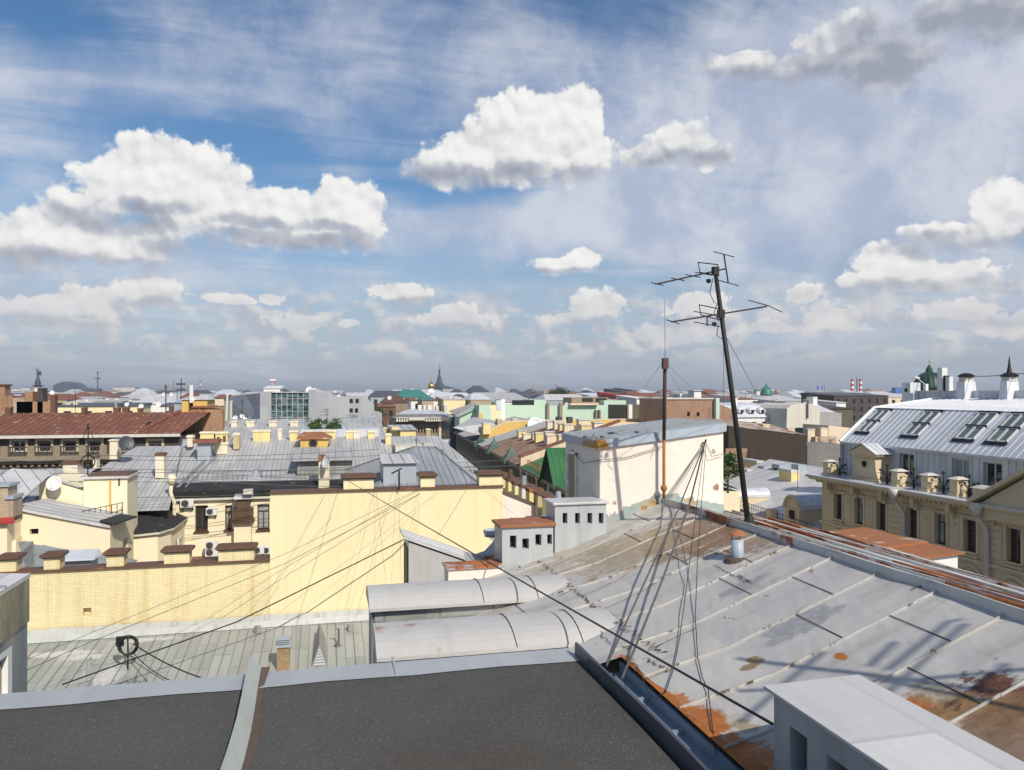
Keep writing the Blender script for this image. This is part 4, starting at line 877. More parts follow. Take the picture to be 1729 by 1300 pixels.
for x0, x1 in ((580, 631), (710, 734), (809, 848)): stub(PW_, x0, x1, -3.75, -3.10, 'yellow')
PG = thing('pink_gable_wall', 'pale pink gable wall sloping down behind the vent boxes', 'wall', (uR + 1, VW, -22))
a = Pv(849, 832, VW); b = Pv(932, 868, VW); m = MB(); m.prism([(uR, VW, -22), (b.x + 1.5, VW, -22), (b.x + 1.5, VW, b.z - .55), (a.x, VW, a.z)], (0, .5, 0)); m.build('wall', g('pinkw'), PG)
m = MB(); m.prism([a + Vector((0, -.08, .0)), b + Vector((1.5, -.08, -.55)), b + Vector((1.5, -.08, -.49)), a + Vector((0, -.08, .08))], (0, .66, 0)); m.build('coping', g('brown'), PG)
# the roof and chimney row along the street, right of the firewall
SR = thing('street_side_building', 'grey-roofed building lined with yellow chimneys along the street', 'building', (7, 36, -22))
m = MB(); m.roof([(uR, 30.5, -4.95), (9.6, 26, -5.25), (9.6, 62, -5.6), (uR - .5, 62, -4.9)], .6, .03, .035); m.build('roof', [g('grey'), g('greyn')], SR)
m = MB(); m.box(uR + .3, 9.4, 30.6, 61.5, -22, -5.7); m.build('wall', g('cream'), SR)
for k in range(9):
    v0 = 27.0 + k * 1.28; chimney(SR, 8.15, 8.75, v0, v0 + .62, -5.9, -4.0, 'chim', 'brown', ch=.10, ov=.05)
# ---------------------------------------------------------------- hipped grey roofs behind the smooth firewall
HR = thing('hipped_roof_building', 'grey hip-roofed building tangled with wires behind the smooth firewall', 'building', (0, 46, -22))
def hip(par, u0, u1, v0, v1, ze, zr, ru0, ru1, rv, sp=.62, mm='grey', sm='greyn', base=True, wallm='cream', ov=.3, zb=-22):
    m = MB(); A, B_, C_, D_ = (u0, v0, ze), (u1, v0, ze), (u1, v1, ze), (u0, v1, ze); E, F = (ru0, rv, zr), (ru1, rv, zr)
    m.roof([A, B_, F, E], sp); m.roof([C_, D_, E, F], sp); m.roof([B_, C_, F], sp); m.roof([D_, A, E], sp)
    for p, q in ((A, E), (B_, F), (C_, F), (D_, E), (E, F)): m.tube([Vector(p) + ZV * .02, Vector(q) + ZV * .02], .06, 5, mi=1)
    o = m.build('roof', [g(mm), g(sm)], par)
    if base: m = MB(); m.box(u0 + ov, u1 - ov, v0 + ov, v1 - ov, zb, ze - .04); m.build('wall', g(wallm), par)
    return o
hip(HR, Pv(600, 815, 37).x, Pv(846, 815, 37).x, 37, 55, -5.4, -3.25, Pv(700, 760, 46).x, Pv(735, 760, 46).x, 46, mm='hipg')
pchim(HR, 661, 676, 768, 792, 44, .8, 'offw', 'greyd'); pchim(HR, 736, 748, 760, 776, 46.5, .8, 'chim', 'brown'); 
m = MB(); q = Pv(672, 800, 40); m.box(q.x - .75, q.x + .95, 40, 42.5, -6, q.z + .55); m.build('dormer', g('blueg'), HR); m = MB(); m.roof([(q.x - .9, 39.8, q.z + .55), (q.x + 1.1, 39.8, q.z + .55), (q.x + 1.0, 43, q.z + .8), (q.x - .7, 43, q.z + .8)], .6); m.build('dormer_roof', [g('greyp'), g('greyn')], HR)
HS = thing('white_sheet_roof', 'pale flat sheet-roofed stairhead behind the wire tangle', 'building', (2, 63, -22))
a, b = Pv(668, 770, 63), Pv(738, 770, 63); m = MB(); m.box(a.x, b.x, 63, 70, -22, -4.35); m.build('wall', g('offw'), HS); m = MB(); m.roof([(a.x - .2, 62.8, -5.1), (b.x + .2, 62.8, -5.1), (b.x - .6, 70, -4.0), (a.x + .4, 70, -4.0)], .7); m.build('roof', [g('greyp'), g('greyn')], HS)
HT = thing('roof_end_building', 'pale grey roof with dark patched slope at the street corner', 'building', (6, 72, -22))
a, b = Pv(750, 790, 60), Pv(822, 800, 58); hip(HT, a.x, 9.0, 62.5, 78, -6.6, -4.3, a.x + 2, 6., 70, mm='greyp')

# ---------------------------------------------------------------- big grey roof and the yellow courtyard front under it
BG = thing('grey_roof_building', 'cream courtyard building under the broad grey sheet roof dotted with yellow chimneys', 'building', (-10, 62, -22))
VE, ZE, VR, ZR_ = 55.6, -6.75, 68.5, -3.85
def zbig(v): return ZE + (v - VE) * (ZR_ - ZE) / (VR - VE)
eL = Pv(290, 830, VE).x; eR = Pv(700, 815, VE).x
lL = Pv(168, 790, 62).x
m = MB(); m.roof([(eL, VE, ZE), (eR + 6, VE, ZE), (eR + 3.5, VR, ZR_), (eL - 1.5, VR, ZR_)], .62, .035, .035)
m.roof([(lL - 2, 52.5, zbig(52.5)), (eL + .4, 52.5, zbig(52.5)), (eL - 1.1, 66.6, zbig(66.6)), (lL + 1.5, 66.6, zbig(66.6))], .62, .035, .035)
m.roof([(eR + 3.5, VR, ZR_), (eL - 1.5, VR, ZR_), (eL - 1.5, 80, ZE), (eR + 3.5, 80, ZE)], .62)
a, b = Vector((eL + .2, 56.5, zbig(56.5) + .04)), Pp(388, 737, (0, VE, ZE), Vector((0, -(ZR_ - ZE) / (VR - VE), 1))); m.tube([a, b], .13, 5, mi=1); m.tube([a + Vector((.5, 0, 0)), b + Vector((.5, 0, 0))], .08, 5, mi=1)
ro = m.build('roof', [g('grey'), g('greyn')], BG)
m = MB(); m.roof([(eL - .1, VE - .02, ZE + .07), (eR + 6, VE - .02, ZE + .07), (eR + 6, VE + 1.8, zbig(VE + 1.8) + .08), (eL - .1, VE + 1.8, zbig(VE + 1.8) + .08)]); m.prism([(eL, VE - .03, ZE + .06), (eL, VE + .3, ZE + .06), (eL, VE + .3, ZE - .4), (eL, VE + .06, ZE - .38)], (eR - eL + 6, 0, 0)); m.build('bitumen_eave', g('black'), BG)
m = MB(); m.box(eL - .05, eR, VE + .1, VE + .45, ZE - .56, ZE - .38); m.build('cornice', g('offw'), BG)
f = FV(56.0); W_ = [hv(329.5, 351, 853, 897, 56), hv(380, 391.5, 853, 894, 56), hv(434.5, 455, 851, 894, 56)]
m = MB(); m.wall(f, Pv(291, 900, 56).x, Pv(480, 900, 56).x, -22, ZE - .4, W_, .28); m.box(Pv(291, 900, 56).x, eR, 56.35, 79, -22, ZE - .4)
m.face([(Pv(291, 900, 56).x, 56, -22), (Pv(291, 900, 56).x, 58.5, -22), (Pv(291, 900, 56).x, 58.5, ZE - .4), (Pv(291, 900, 56).x, 56, ZE - .4)]); m.build('wall', g('cream'), BG)
window(BG, f, W_[0], .28, 'bframe', 'pane', '2', 'brown'); window(BG, f, W_[1], .28, 'bframe', 'curtain', 'T', 'brown'); window(BG, f, W_[2], .28, 'bframe', 'curtain', 'T', 'brown')
f2 = FV(58.5); h_ = hv(273, 287, 857, 893, 58.5); m = MB(); m.wall(f2, Pv(255, 900, 58.5).x, Pv(300, 900, 58.5).x, -22, ZE - .5, [h_], .25); m.build('recessed_wall', g('ochre'), BG); window(BG, f2, h_, .25, 'bframe', 'curtain', 'T', 'brown')
h_ = hv(395, 424, 880, 960, 55.2); m = MB(); m.box(h_[0], h_[1], 55.2, 56, -22, Pv(400, 878, 55.2).z); o = m.build('oriel', g('cream'), BG)
q = hv(392, 426, 844, 880, 55); m = MB(); m.box(q[0] + .3, q[1] - .2, 55.0, 56, Pv(400, 860, 55).z, q[3] + .1); m.box(q[0], q[1], 54.9, 56, q[2], Pv(400, 860, 55).z); m.box(q[0] - .1, q[1] + .1, 54.8, 56, q[2] - .1, q[2]); m.build('oriel_cladding', mat('brown_slats', (.12, .07, .04), .6, vary=.2, sheet=(.15, 4., .4)), o)
q = hv(395, 426, 836, 843, 54.9); m = MB(); m.hexa([(q[0], 54.8, q[2]), (q[1], 54.8, q[2]), (q[1], 56, q[2] + .1), (q[0], 56, q[2] + .1), (q[0], 54.9, q[2] + .2), (q[1], 54.9, q[2] + .2), (q[1], 56, q[3] + .05), (q[0], 56, q[3] + .05)]); m.build('oriel_roof', g('greyp'), o)
pA = Pv(290, 804, 55); pB = Pv(288, 832, 55); pC = Pv(294, 848, 55.2); m = MB(); m.tube([pA, pB, pC, Vector((pC.x, 55.2, -20))], .13, 8); m.lathe(pA, [(.26, -.5), (.28, 0), (.1, .12)], 10); m.build('downpipe', g('cream'), BG, smooth=True)
m = MB(); q = Pv(419, 826, 54.7); m.box(q.x - .3, q.x + .3, 54.5, 55, q.z - .35, q.z); m.build('drain_hopper', g('offw'), BG)
for x0, x1, yt, yb, v, mm in ((538, 556, 769, 830, 55.6, 'chimp'), (262, 277, 765, 798, 58.5, 'chimp'), (316, 325, 735, 746, 65, 'chim'), (338, 361, 729, 742, 66.5, 'chim'), (364, 384, 729, 742, 66.5, 'chim'), (361, 384, 747, 758, 64, 'chimp'), (394, 404, 731, 750, 65, 'chim'), (427, 456, 726, 741, 67.5, 'chim'),
                              (469, 476, 724, 740, 68, 'chimp'), (489, 502, 727, 741, 67.5, 'chim'), (517, 527, 727, 736, 68.5, 'chimp'), (543, 550, 727, 736, 68.5, 'chimp'), (551, 566, 726, 740, 68, 'chim'), (584, 596, 727, 741, 68, 'chim'), (597, 608, 727, 741, 68, 'chim'), (621, 633, 727, 740, 68, 'chim'), (651, 660, 732, 755, 66, 'chim')):
    pchim(BG, x0, x1, yt, yb, v, .9, mm, 'brown' if x0 in (538, 262) else 'chimp', ch=.28 if x0 == 538 else .14)
o = MB(); q = hv(335, 357, 747, 766, 63); o.box(q[0], q[1], 62.5, 64, q[2] - .5, q[3]); o = o.build('dormer', g('blueg'), BG); m = MB(); m.box(q[0] - .3, q[1] + .6, 62.2, 64.4, q[3], q[3] + .22); m.build('dormer_roof', g('red'), o)
q = hv(507, 557, 741, 753, 65); m = MB(); m.prism([(q[0], 65, q[2] - .4), (q[1] - .3, 65, q[2] - .4), (q[1], 65, q[3]), (q[0], 65, q[3])], (0, 2, 0)); o = m.build('dormer', g('ochre'), BG)
m = MB(); m.hexa([(q[0] - .3, 64.8, q[3]), (q[1] + .2, 64.8, q[3]), (q[1] + .2, 67, q[3] + .1), (q[0] - .3, 67, q[3] + .1), (q[0] - .3, 64.8, q[3] + .08), (q[1] + .2, 64.8, q[3] + .08), (q[1] - .6, 67, q[3] + .5), (q[0] + .2, 67, q[3] + .5)]); m.build('dormer_roof', rcap, o)
c = Pv(529, 748, 64.97); m = MB(); m.lathe(c, [(.26, 0), (.26, .05), (.36, .05), (.36, 0)], 16, M_=Matrix.Rotation(pi / 2, 3, 'X')); m.build('round_frame', g('brown'), o); m = MB(); m.lathe(c, [(.26, 0), (.26, .02)], 16, M_=Matrix.Rotation(pi / 2, 3, 'X')); m.build('pane', g('pane'), o)
vq = 58.4; q = hv(502, 595, 774, 795, vq); m = MB(); m.box(q[0], q[1], vq, vq + 6, q[2] - 1, q[3]); o = m.build('dormer', g('greyd'), BG)
m = MB(); m.roof([(q[0] - .35, vq - .5, q[3] + .02), (q[1] + .15, vq - .5, q[3] + .02), (q[1] + .15, vq + 6.4, q[3] + .45), (q[0] - .35, vq + 6.4, q[3] + .45)], 1.25); m.prism([(q[0] - .35, vq - .5, q[3] + .01), (q[1] + .15, vq - .5, q[3] + .01), (q[1] + .15, vq + 6.4, q[3] + .44), (q[0] - .35, vq + 6.4, q[3] + .44)], (0, 0, -.1)); m.build('dormer_roof', [g('grey'), g('greyn')], o)
p = Pv(432, 798, 57.5); louvre(BG, Vector((p.x, 57.5, zbig(57.5) - .05)), 1.0, .95, 2.6, 'blueg')
m = MB(); rr = random.Random(2); z0 = zbig(58.0)          # snow guard rail along the eave
for k in range(74):
    x = eL + .3 + k * .33; m.box(x - .01, x + .01, 58.0, 58.02, z0 - .05, z0 + .55)
for h in (.3, .6): m.box(eL + .2, eL + 24.7, 57.99, 58.02, z0 + h - .05, z0 + h - .03)
m.build('snow_guard', g('iron'), BG)
DI = dish_proto(); place(DI, Pv(556, 779, 55.2) + Vector((.0, -.15, 0)), radians(-58), 1.0, 'white satellite dish on the tall capped chimney of the grey roof')
AC = ac_proto(); labs = []
for i, (x, y, v, s, rz, lab) in enumerate(((317, 856, 56, 1., 0, 'white air conditioner highest up, left of the open dark window'), (358, 869, 56, .85, 0, 'white air conditioner right of the open dark window'), (358, 926, 55.3, .95, 0, 'upper of two stacked air conditioners by the wide chimney stub'),
                                           (358, 938, 55.3, .95, 0, 'lower of two stacked air conditioners by the wide chimney stub'), (437, 934, 55.3, .9, 0, 'white air conditioner at the corner of the smooth firewall'), (452, 934, 55.3, .85, 0, 'air conditioner half hidden by the smooth firewall edge'))):
    a = AC if i == 0 else copy_tree(AC); q = Pv(x, y, v - .02); place(a, q - Vector((0, .03, 0)), rz, s, lab, 'air conditioner', 'air conditioners on the cream courtyard wall')
m = MB(); q = Pv(437, 937, 55.2); m.box(q.x - .8, q.x + 1.6, 54.8, 56.1, q.z - .35, q.z - .05); q = Pv(358, 940, 55.2); m.box(q.x - 2.6, q.x + .6, 54.8, 56.1, q.z - .4, q.z - .08); m.build('ledge', g('brown'), BG)

# ---------------------------------------------------------------- cream annexes at the left
CA_ = thing('cream_annexe', 'cream lean-to annexe with one small black window at the left', 'building', (-20, 46, -22))
v = 44.; f = FV(v); T_ = [Pv(0, 850, v), Pv(22, 856, v), Pv(70, 866, v), Pv(186, 888, v)]
hw = hv(50, 65, 884, 903, v); zlo = T_[3].z
m = MB(); m.wall(f, Pv(-60, 900, v).x, T_[3].x, -22, zlo, [hw], .3); m.face([Vector((T_[3].x, v, zlo)), T_[3], T_[2], T_[1], T_[0], Pv(-60, 846, v), Vector((Pv(-60, 900, v).x, v, zlo))])
fr = FU(T_[3].x, 1); hs = [(44.8, 45.8, -10.9, -8.6), (46.6, 47.6, -10.8, -8.2)]; m.wall(fr, 44, 49, -22, zlo, hs, .25); m.build('wall', g('cream'), CA_)
m = MB(); m.face([f.p(hw[0], hw[2], -.3), f.p(hw[1], hw[2], -.3), f.p(hw[1], hw[3], -.3), f.p(hw[0], hw[3], -.3)]); m.build('window', g('void'), CA_)
for h in hs: window(CA_, fr, h, .25, 'white' if False else 'wframe', 'pane', 'T')
e = Vector((0, 5, -.28)); m = MB(); pts = [Pv(22, 855, v) + ZV * .03, Pv(70, 865, v) + ZV * .03, Pv(187, 887, v) + ZV * .03]
for i in range(2): m.roof([pts[i], pts[i + 1], pts[i + 1] + e, pts[i] + e], 1.1, .04, .05); m.prism([pts[i] - Vector((0, .15, .02)), pts[i + 1] - Vector((0, .15, .02)), pts[i + 1] - Vector((0, .15, .15)), pts[i] - Vector((0, .15, .15))], (0, .2, 0))
m.roof([Pv(-60, 850, v), Pv(22, 856, v), Pv(22, 856, v) + Vector((0, 6, 1.2)), Pv(-60, 850, v) + Vector((0, 6, 1.2))], .8); m.build('roof', [g('greyp'), g('greyn')], CA_)
m = MB(); a, b = Pv(168, 883, v), Pv(187, 886, v); m.prism([a + ZV * .06, b + Vector((.3, -.3, .02)), b + Vector((.7, 2.6, -.05)), a + Vector((.35, 2.6, .0))], (0, 0, .07)); m.build('bitumen_edge', g('black'), CA_)
CB = thing('dish_wall_building', 'cream wall block carrying a white satellite dish and a broad chimney block', 'building', (-18, 51, -22))
v = 49.2; m = MB(); m.prism([Pv(66, 845, v), Pv(142, 880, v), Pv(142, 829, v), Pv(79, 810, v), Pv(66, 811, v)], (0, 5, 0)); a, b = Pv(66, 845, v), Pv(215, 880, v); m.box(a.x, b.x, v + .1, v + 8, -22, -9.5); m.box(a.x, Pv(142, 870, v).x, v + .1, v + 5, -9.5, Pv(100, 842, v).z); m.build('wall', g('cream'), CB)
m = MB(); m.roof([Pv(66, 810, v) + ZV * .03, Pv(80, 809, v) + ZV * .03, Pv(100, 794, v + 5), Pv(67, 802, v + 5)], .6); m.roof([Pv(79, 809, v) + ZV * .03, Pv(143, 828, v) + ZV * .03, Pv(143, 812, v + 5), Pv(100, 793, v + 5)], .7); m.build('roof', [g('grey'), g('greyn')], CB)
a, b = Pv(141, 806, v - .3), Pv(215, 880, v - .3); m = MB(); m.box(a.x, b.x, v - .3, v + 2.2, -12, Pv(180, 806, v).z); o = m.build('chimney', g('cream'), CB)
m = MB(); m.box(a.x - .15, b.x + .12, v - .45, v + 2.4, Pv(180, 807, v).z, Pv(180, 803.5, v).z); m.box(a.x + .2, b.x, v - .2, v + 2.2, Pv(180, 803.5, v).z, Pv(180, 800.5, v).z, 1); q = Pv(201, 812, v - .31); m.box(q.x - .05, q.x + .05, v - .31, v - .29, q.z - .3, q.z + .3, 1); q = Pv(186, 806, v - .33); m.box(q.x - .05, q.x + .05, v - .36, v - .3, -11, q.z, 2); m.build('chimney_cap', [g('greyp'), g('brown'), g('ochre')], o)
d2 = copy_tree(DI); place(d2, Pv(94, 816, v - .35), radians(-8), .85, 'white satellite dish on the cream wall at the left', None, None)
m = MB(); rr = random.Random(3); q = Pv(172, 885, 46.5)
for k in range(9): m.tube([q + Vector((k * .22 - 1.2, .25 * k, -.1)), q + Vector((k * .22 - 1.2, .25 * k, .75 + .02 * k))], .02, 4)
m.tube([q + Vector((-1.2, 0, .7)), q + Vector((.6, 2, .9))], .02, 4); m.tube([q + Vector((-1.2, 0, .3)), q + Vector((.6, 2, .45))], .02, 4); tag(m.build('roof_railing', g('iron'), None, loc=q), 'small black iron railing at the end of the annexe roof', 'railing')
CC = thing('turret_building', 'cream rounded corner block under black bitumen roof edges', 'building', (-14, 52, -22))
cx_, cy_ = Pv(245, 900, 53).x, 53.; m = MB(); pts = [(cx_ - 2.0, 50.2), (cx_ + .2, 50.2), (cx_ + 1.2, 50.7), (cx_ + 1.7, 52), (cx_ + 1.9, 57.5), (cx_ - 2.0, 57.5)]
m.prism([(x, y, -22) for x, y in pts], (0, 0, 22 - 8.55)); m.build('wall', g('cream'), CC)
m = MB(); ptr = [(cx_ + (x - cx_) * 1.12, cy_ + (y - cy_) * 1.08) for x, y in pts]; m.prism([(x, y, -8.6) for x, y in ptr], (0, 0, .12)); m.build('cornice', g('offw'), CC)
m = MB(); top = Vector((cx_ - 1.2, 56, -6.9))
for i in range(len(ptr)): a, b = ptr[i], ptr[(i + 1) % len(ptr)]; m.face([(a[0], a[1], -8.47), (b[0], b[1], -8.47), top])
m.build('roof', g('black'), CC)
fr = Fr((cx_ + 1.75, 0, 0), (.04, 1, 0), (1, -.04, 0))
for k, z in enumerate((-11.3, -14.5)):
    m = MB(); fr2 = FU(cx_ + 1.87, 1); m.fbox(fr2, 53.2, 54.6, z - .2, z + 1.9, .0, .08); w_ = m.build('window', g('wframe'), CC); m = MB(); m.fbox(fr2, 53.35, 54.45, z, z + 1.75, .06, .085); m.build('pane', g('pane'), w_)
# piece of pale flat roofs at the far left and the red-capped stub
CD = thing('low_left_roofs', 'low grey sheet roof filling the gap left of the dish wall', 'building', (-26, 56, -22))
a, b = Pv(-60, 850, 50), Pv(66, 850, 50); m = MB(); m.roof([(a.x - 6, 50, a.z), (b.x, 50, b.z), (b.x + .5, 60, a.z + 1.0), (a.x - 6, 60, a.z + 1.0)], .62); m.roof([(a.x - 6, 60, a.z + .99), (b.x + .5, 60, a.z + .99), (b.x + .5, 64, a.z + .3), (a.x - 6, 64, a.z + .3)], .62); m.build('roof', [g('grey'), g('greyn')], CD); m = MB(); m.box(a.x - 6, b.x, 50.2, 63, -22, a.z - .1); m.build('wall', g('cream'), CD)
CE = thing('red_capped_chimney', 'brick chimney block with grey tops and a red sheet ledge at the left edge', 'chimney', (-23, 43, -22))
v = 42.5; a, b = Pv(-30, 880, v), Pv(13, 880, v); m = MB(); m.box(a.x, b.x, v, v + 1.2, Pv(0, 874, v).z, Pv(0, 822, v).z); m.box(b.x, Pv(22, 840, v).x, v, v + 1.2, Pv(0, 874, v).z, Pv(0, 843, v).z); m.build('brickwork', mat('buff_brick', (.40, .31, .20), vary=.3, brick=(.26, .08, .012, (.48, .38, .26), (.30, .25, .2)), streak=.5), CE)
m = MB(); m.box(a.x, b.x + .1, v - .1, v + 1.3, Pv(0, 822, v).z, Pv(0, 818, v).z); m.box(b.x - .1, Pv(24, 840, v).x, v - .1, v + 1.3, Pv(0, 843, v).z, Pv(0, 838, v).z); m.build('cap', g('blueg'), CE)
m = MB(); m.prism([Pv(-30, 882, v - .6), Pv(24, 880, v - .6), Pv(24, 873, v), Pv(-30, 875, v)], (0, 0, -.12)); m.build('ledge', mat('red_painted_sheet', (.36, .035, .03), .5, vary=.2), CE)
m = MB(); m.box(a.x, Pv(24, 880, v).x - .2, v - .3, v + 1.4, -22, Pv(0, 883, v).z); m.build('wall', g('cream'), CE)
CF = thing('low_shed_roofs', 'low grey shed roofs with a blue-grey ventilation hood behind the brick stubs', 'building', (-17, 36, -22))
a = Pv(-40, 945, 34); b = Pv(150, 945, 34); m = MB(); m.roof([(a.x, 33, -8.0), (Pv(60, 940, 33).x, 33, -8.0), (Pv(30, 912, 40).x, 40, -6.9), (a.x, 40, -6.9)], .7); m.roof([(Pv(60, 940, 33).x, 33, -8.0), (b.x, 33, -8.6), (b.x + .5, 40, -8.0), (Pv(30, 912, 40).x, 40, -6.9)], .7); m.build('roof', [g('greyd'), g('greyn')], CF); m = MB(); m.box(a.x, b.x, 33.2, 40, -22, -8.45); m.build('wall', g('cream'), CF)
q = hv(103, 154, 940, 955, 33); m = MB(); m.box(q[0], q[1], 33, 33.9, -8.8, q[3] - .1); o = m.build('vent_hood', g('blueg'), CF); m = MB(); m.hexa([(q[0] - .1, 32.8, q[3] - .1), (q[1] + .15, 32.8, q[3] - .1), (q[1] + .15, 34.0, q[3] - .1), (q[0] - .1, 34.0, q[3] - .1), (q[0] - .1, 32.9, q[3] - .05), (q[1] + .15, 32.9, q[3] - .05), (q[1], 34.0, q[3] + .12), (q[0], 34.0, q[3] + .12)]); m.build('hood_roof', g('zinc'), o)
q = Pv(28, 925, 42.8); m = MB(); m.prism([Pv(0, 945, 42.8), Pv(27, 935, 42.8), Pv(27, 910, 42.8), Pv(0, 930, 42.8)], (0, .8, 0)); m.build('parapet', g('cream'), CF)
# tangled wire hoop on the roof behind the chimney block
q = Pv(148, 792, 50); WH = thing('wire_hoop_post', 'black hoop of coiled wire on a spindly mast above the chimney block', 'cable coil', q)
m = MB(); m.tube([q - ZV * 1.2, Pv(149, 715, 50)], .035, 6); m.build('post', g('iron'), WH)
m = MB(); c = Pv(148, 780, 49.9)
for k in range(3): m.tube([c + Vector((.38 * cos(t * .35), .03 * k, (.36 + .02 * k) * sin(t * .35))) for t in range(19)], .03, 5)
m.build('coil', g('wire'), WH)
m = MB()
for (x0, y0, x1, y1) in ((149, 716, 140, 740), (149, 720, 160, 745), (142, 770, 158, 765)): m.tube([Pv(x0, y0, 50), Pv(x1, y1, 50)], .02, 4)
m.build('rods', g('iron'), WH)
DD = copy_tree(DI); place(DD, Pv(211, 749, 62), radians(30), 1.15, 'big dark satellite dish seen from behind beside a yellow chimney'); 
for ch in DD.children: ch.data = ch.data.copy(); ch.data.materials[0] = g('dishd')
pchim(BG, 185, 199, 742, 766, 62.5, .9, 'chimp', 'offw'); pchim(BG, 106, 131, 779, 797, 56, 1.2, 'chimp', 'brown'); pchim(BG, 157, 163, 770, 782, 57, .8, 'chimp', 'brown')
for i, (x0, y0, x1, y1) in enumerate(((0, 800, 880, 775), (0, 812, 860, 800), (150, 775, 700, 765), (120, 790, 870, 786), (0, 775, 150, 768), (60, 838, 560, 826), (150, 768, 640, 758), (180, 800, 700, 822), (0, 838, 220, 829), (290, 795, 860, 812))):
    cable('thin overhead wire across the broad grey roof, %s from the top' % ['seventh', 'eighth', 'third', 'fifth', 'second', 'tenth', 'first', 'sixth', 'ninth', 'fourth'][i], [Pv(x0, y0, 50), Pv(x1, y1, 54)], .017, m='gwire', sag=.25, group='overhead wires across the broad grey roof', name='overhead_wire', cat='wire')

# ---------------------------------------------------------------- brown-roofed building at the left and the stained firewall
BR = thing('brown_roof_building', 'long dark building under a rusty brown roof with cream window surrounds', 'building', (-25, 80, -22))
v = 76.; a, b = Pv(-60, 735, v).x, Pv(306, 735, v).x; ze = Pv(150, 733, v).z; zr = -2.0
m = MB(); m.roof([(a, v - .5, ze), (b, v - .5, ze), (b + 1.2, 85, zr), (a, 85, zr)], .6, .04, .05); m.roof([(b + 1.2, 85, zr), (a, 85, zr), (a, 95, ze), (b + 1.2, 95, ze)], .6); 
q0 = Pv(232, 724, v).x; m.tube([(q0, v + .2, ze + .15), (q0 + 2.0, 85, zr + .1)], .2, 5, mi=0); m.build('roof', [g('red'), g('brown')], BR)
m = MB(); m.box(a, b, v - .75, v - .3, ze - .28, ze - .02); m.build('gutter', g('offw'), BR)
zs, zc_ = Pv(150, 767, v).z, Pv(150, 774, v).z; f = FV(v); WN = [hv(x - 11, x + 11, 744, 763, v) for x in (32, 75, 118, 160, 204, 262)]
m = MB(); m.wall(f, a, b, zs, ze - .1, WN, .3); m.box(a, b, v + .35, 94, -22, ze - .3); m.build('attic_wall', g('dark'), BR)
for i, h in enumerate(WN):
    w_ = window(BR, f, h, .3, 'cframe' if i else 'wframe', 'pane', '2' if i == 0 else 'T' if i == 5 else '-'); s = MB()
    for q in ((h[0] - .22, h[0], h[2], h[3] + .2), (h[1], h[1] + .22, h[2], h[3] + .2), (h[0], h[1], h[3], h[3] + .2)): s.fbox(f, *q, 0, .08)
    s.build('surround', g('cframe'), w_)
m = MB(); x = a
while x < Pv(176, 760, v).x: m.box(x, x + .07, v - 1.35, v - 1.27, zs, zs + .75); x += .36
m.box(a, Pv(180, 760, v).x, v - 1.4, v - 1.2, zs + .75, zs + .87); m.build('balustrade', g('dark'), BR)
m = MB()
for x in (8, 53, 96, 140, 175): q = Pv(x, 760, v - 1.3).x; m.box(q - .28, q + .28, v - 1.45, v - 1.15, zs, zs + .9)
m.build('pedestal', g('beiged'), BR)
m = MB(); m.box(a, b - 1, v - 1.6, v, zc_, zs); m.box(a, b - 1, v - 1.2, v, zc_ - .3, zc_); k = a
while k < b - 1: m.box(k, k + .22, v - 1.1, v - .4, zc_ - .55, zc_ - .3); k += .55
m.build('cornice', g('beiged'), BR)
AW = [hv(17, 35, 791, 850, v - .4), hv(61, 80, 791, 850, v - .4), hv(-28, -10, 791, 850, v - .4)]; f = FV(v - .4)
m = MB(); m.wall(f, a, Pv(160, 790, v).x, -22, zc_ - .3, AW, .35); m.build('wall', g('beige'), BR)
for h in AW:
    w_ = window(BR, f, h, .3, 'bframe', 'pane', 'T'); c = f.p((h[0] + h[1]) / 2, h[3] + .0, .04); r_ = (h[1] - h[0]) / 2 + .15; m = MB(); m.tube([c + Vector((r_ * cos(t * pi / 10), 0, .1 + r_ * .62 * sin(t * pi / 10))) for t in range(11)], .07, 5); m.build('arch_moulding', g('beiged'), w_)
for x0, x1, yt, yb, vv, mm in ((8, 17, 687, 705, 84, 'brown'), (85, 93, 667, 690, 86, 'brown'), (137, 144, 688, 700, 84, 'brown'), (191, 201, 688, 697, 85, 'brown'), (206, 216, 688, 697, 85, 'brown'), (232, 239, 689, 697, 85, 'brown'), (285, 291, 685, 696, 85, 'brown')): pchim(BR, x0, x1, yt, yb, vv, .8, mm, 'red')
p = Pv(255, 719, 79.5); m = MB(); m.lathe(p, [(.75, -.25), (.6, .1), (.3, .4), (0, .5)], 10); o = m.build('eyebrow_dormer', g('red'), BR); m = MB(); m.lathe(p + Vector((0, -.5, .0)), [(.42, 0), (.42, .03)], 12, M_=Matrix.Rotation(pi / 2, 3, 'X')); m.build('opening', g('void'), o)
RB = thing('old_brick_stacks', 'peeling rust-coloured parapet wall and stacks left of the statue column', 'building', (-40, 92, -22))
v = 90.
for x0, x1, yt, mm in ((-30, 8, 651, 'rustw'), (8, 22, 668, 'rustw'), (22, 42, 672, 'patch'), (28, 86, 678, 'rustw'), (63, 72, 655, 'dark'), (42, 55, 661, 'rustw')):
    q = hv(x0, x1, yt, 705, v); m = MB(); m.box(q[0], q[1], v, v + 1.5, -6, q[3]); m.build('stack', g(mm), RB)
m = MB(); q = hv(-30, 9, 651, 653, v); m.box(q[0], q[1] + .1, v - .15, v + 1.7, q[3], q[3] + .15); m.build('cap', g('brown'), RB)
SW = thing('stained_firewall', 'rust-stained old plaster firewall at the end of the brown roof', 'wall', (-13, 87, -22))
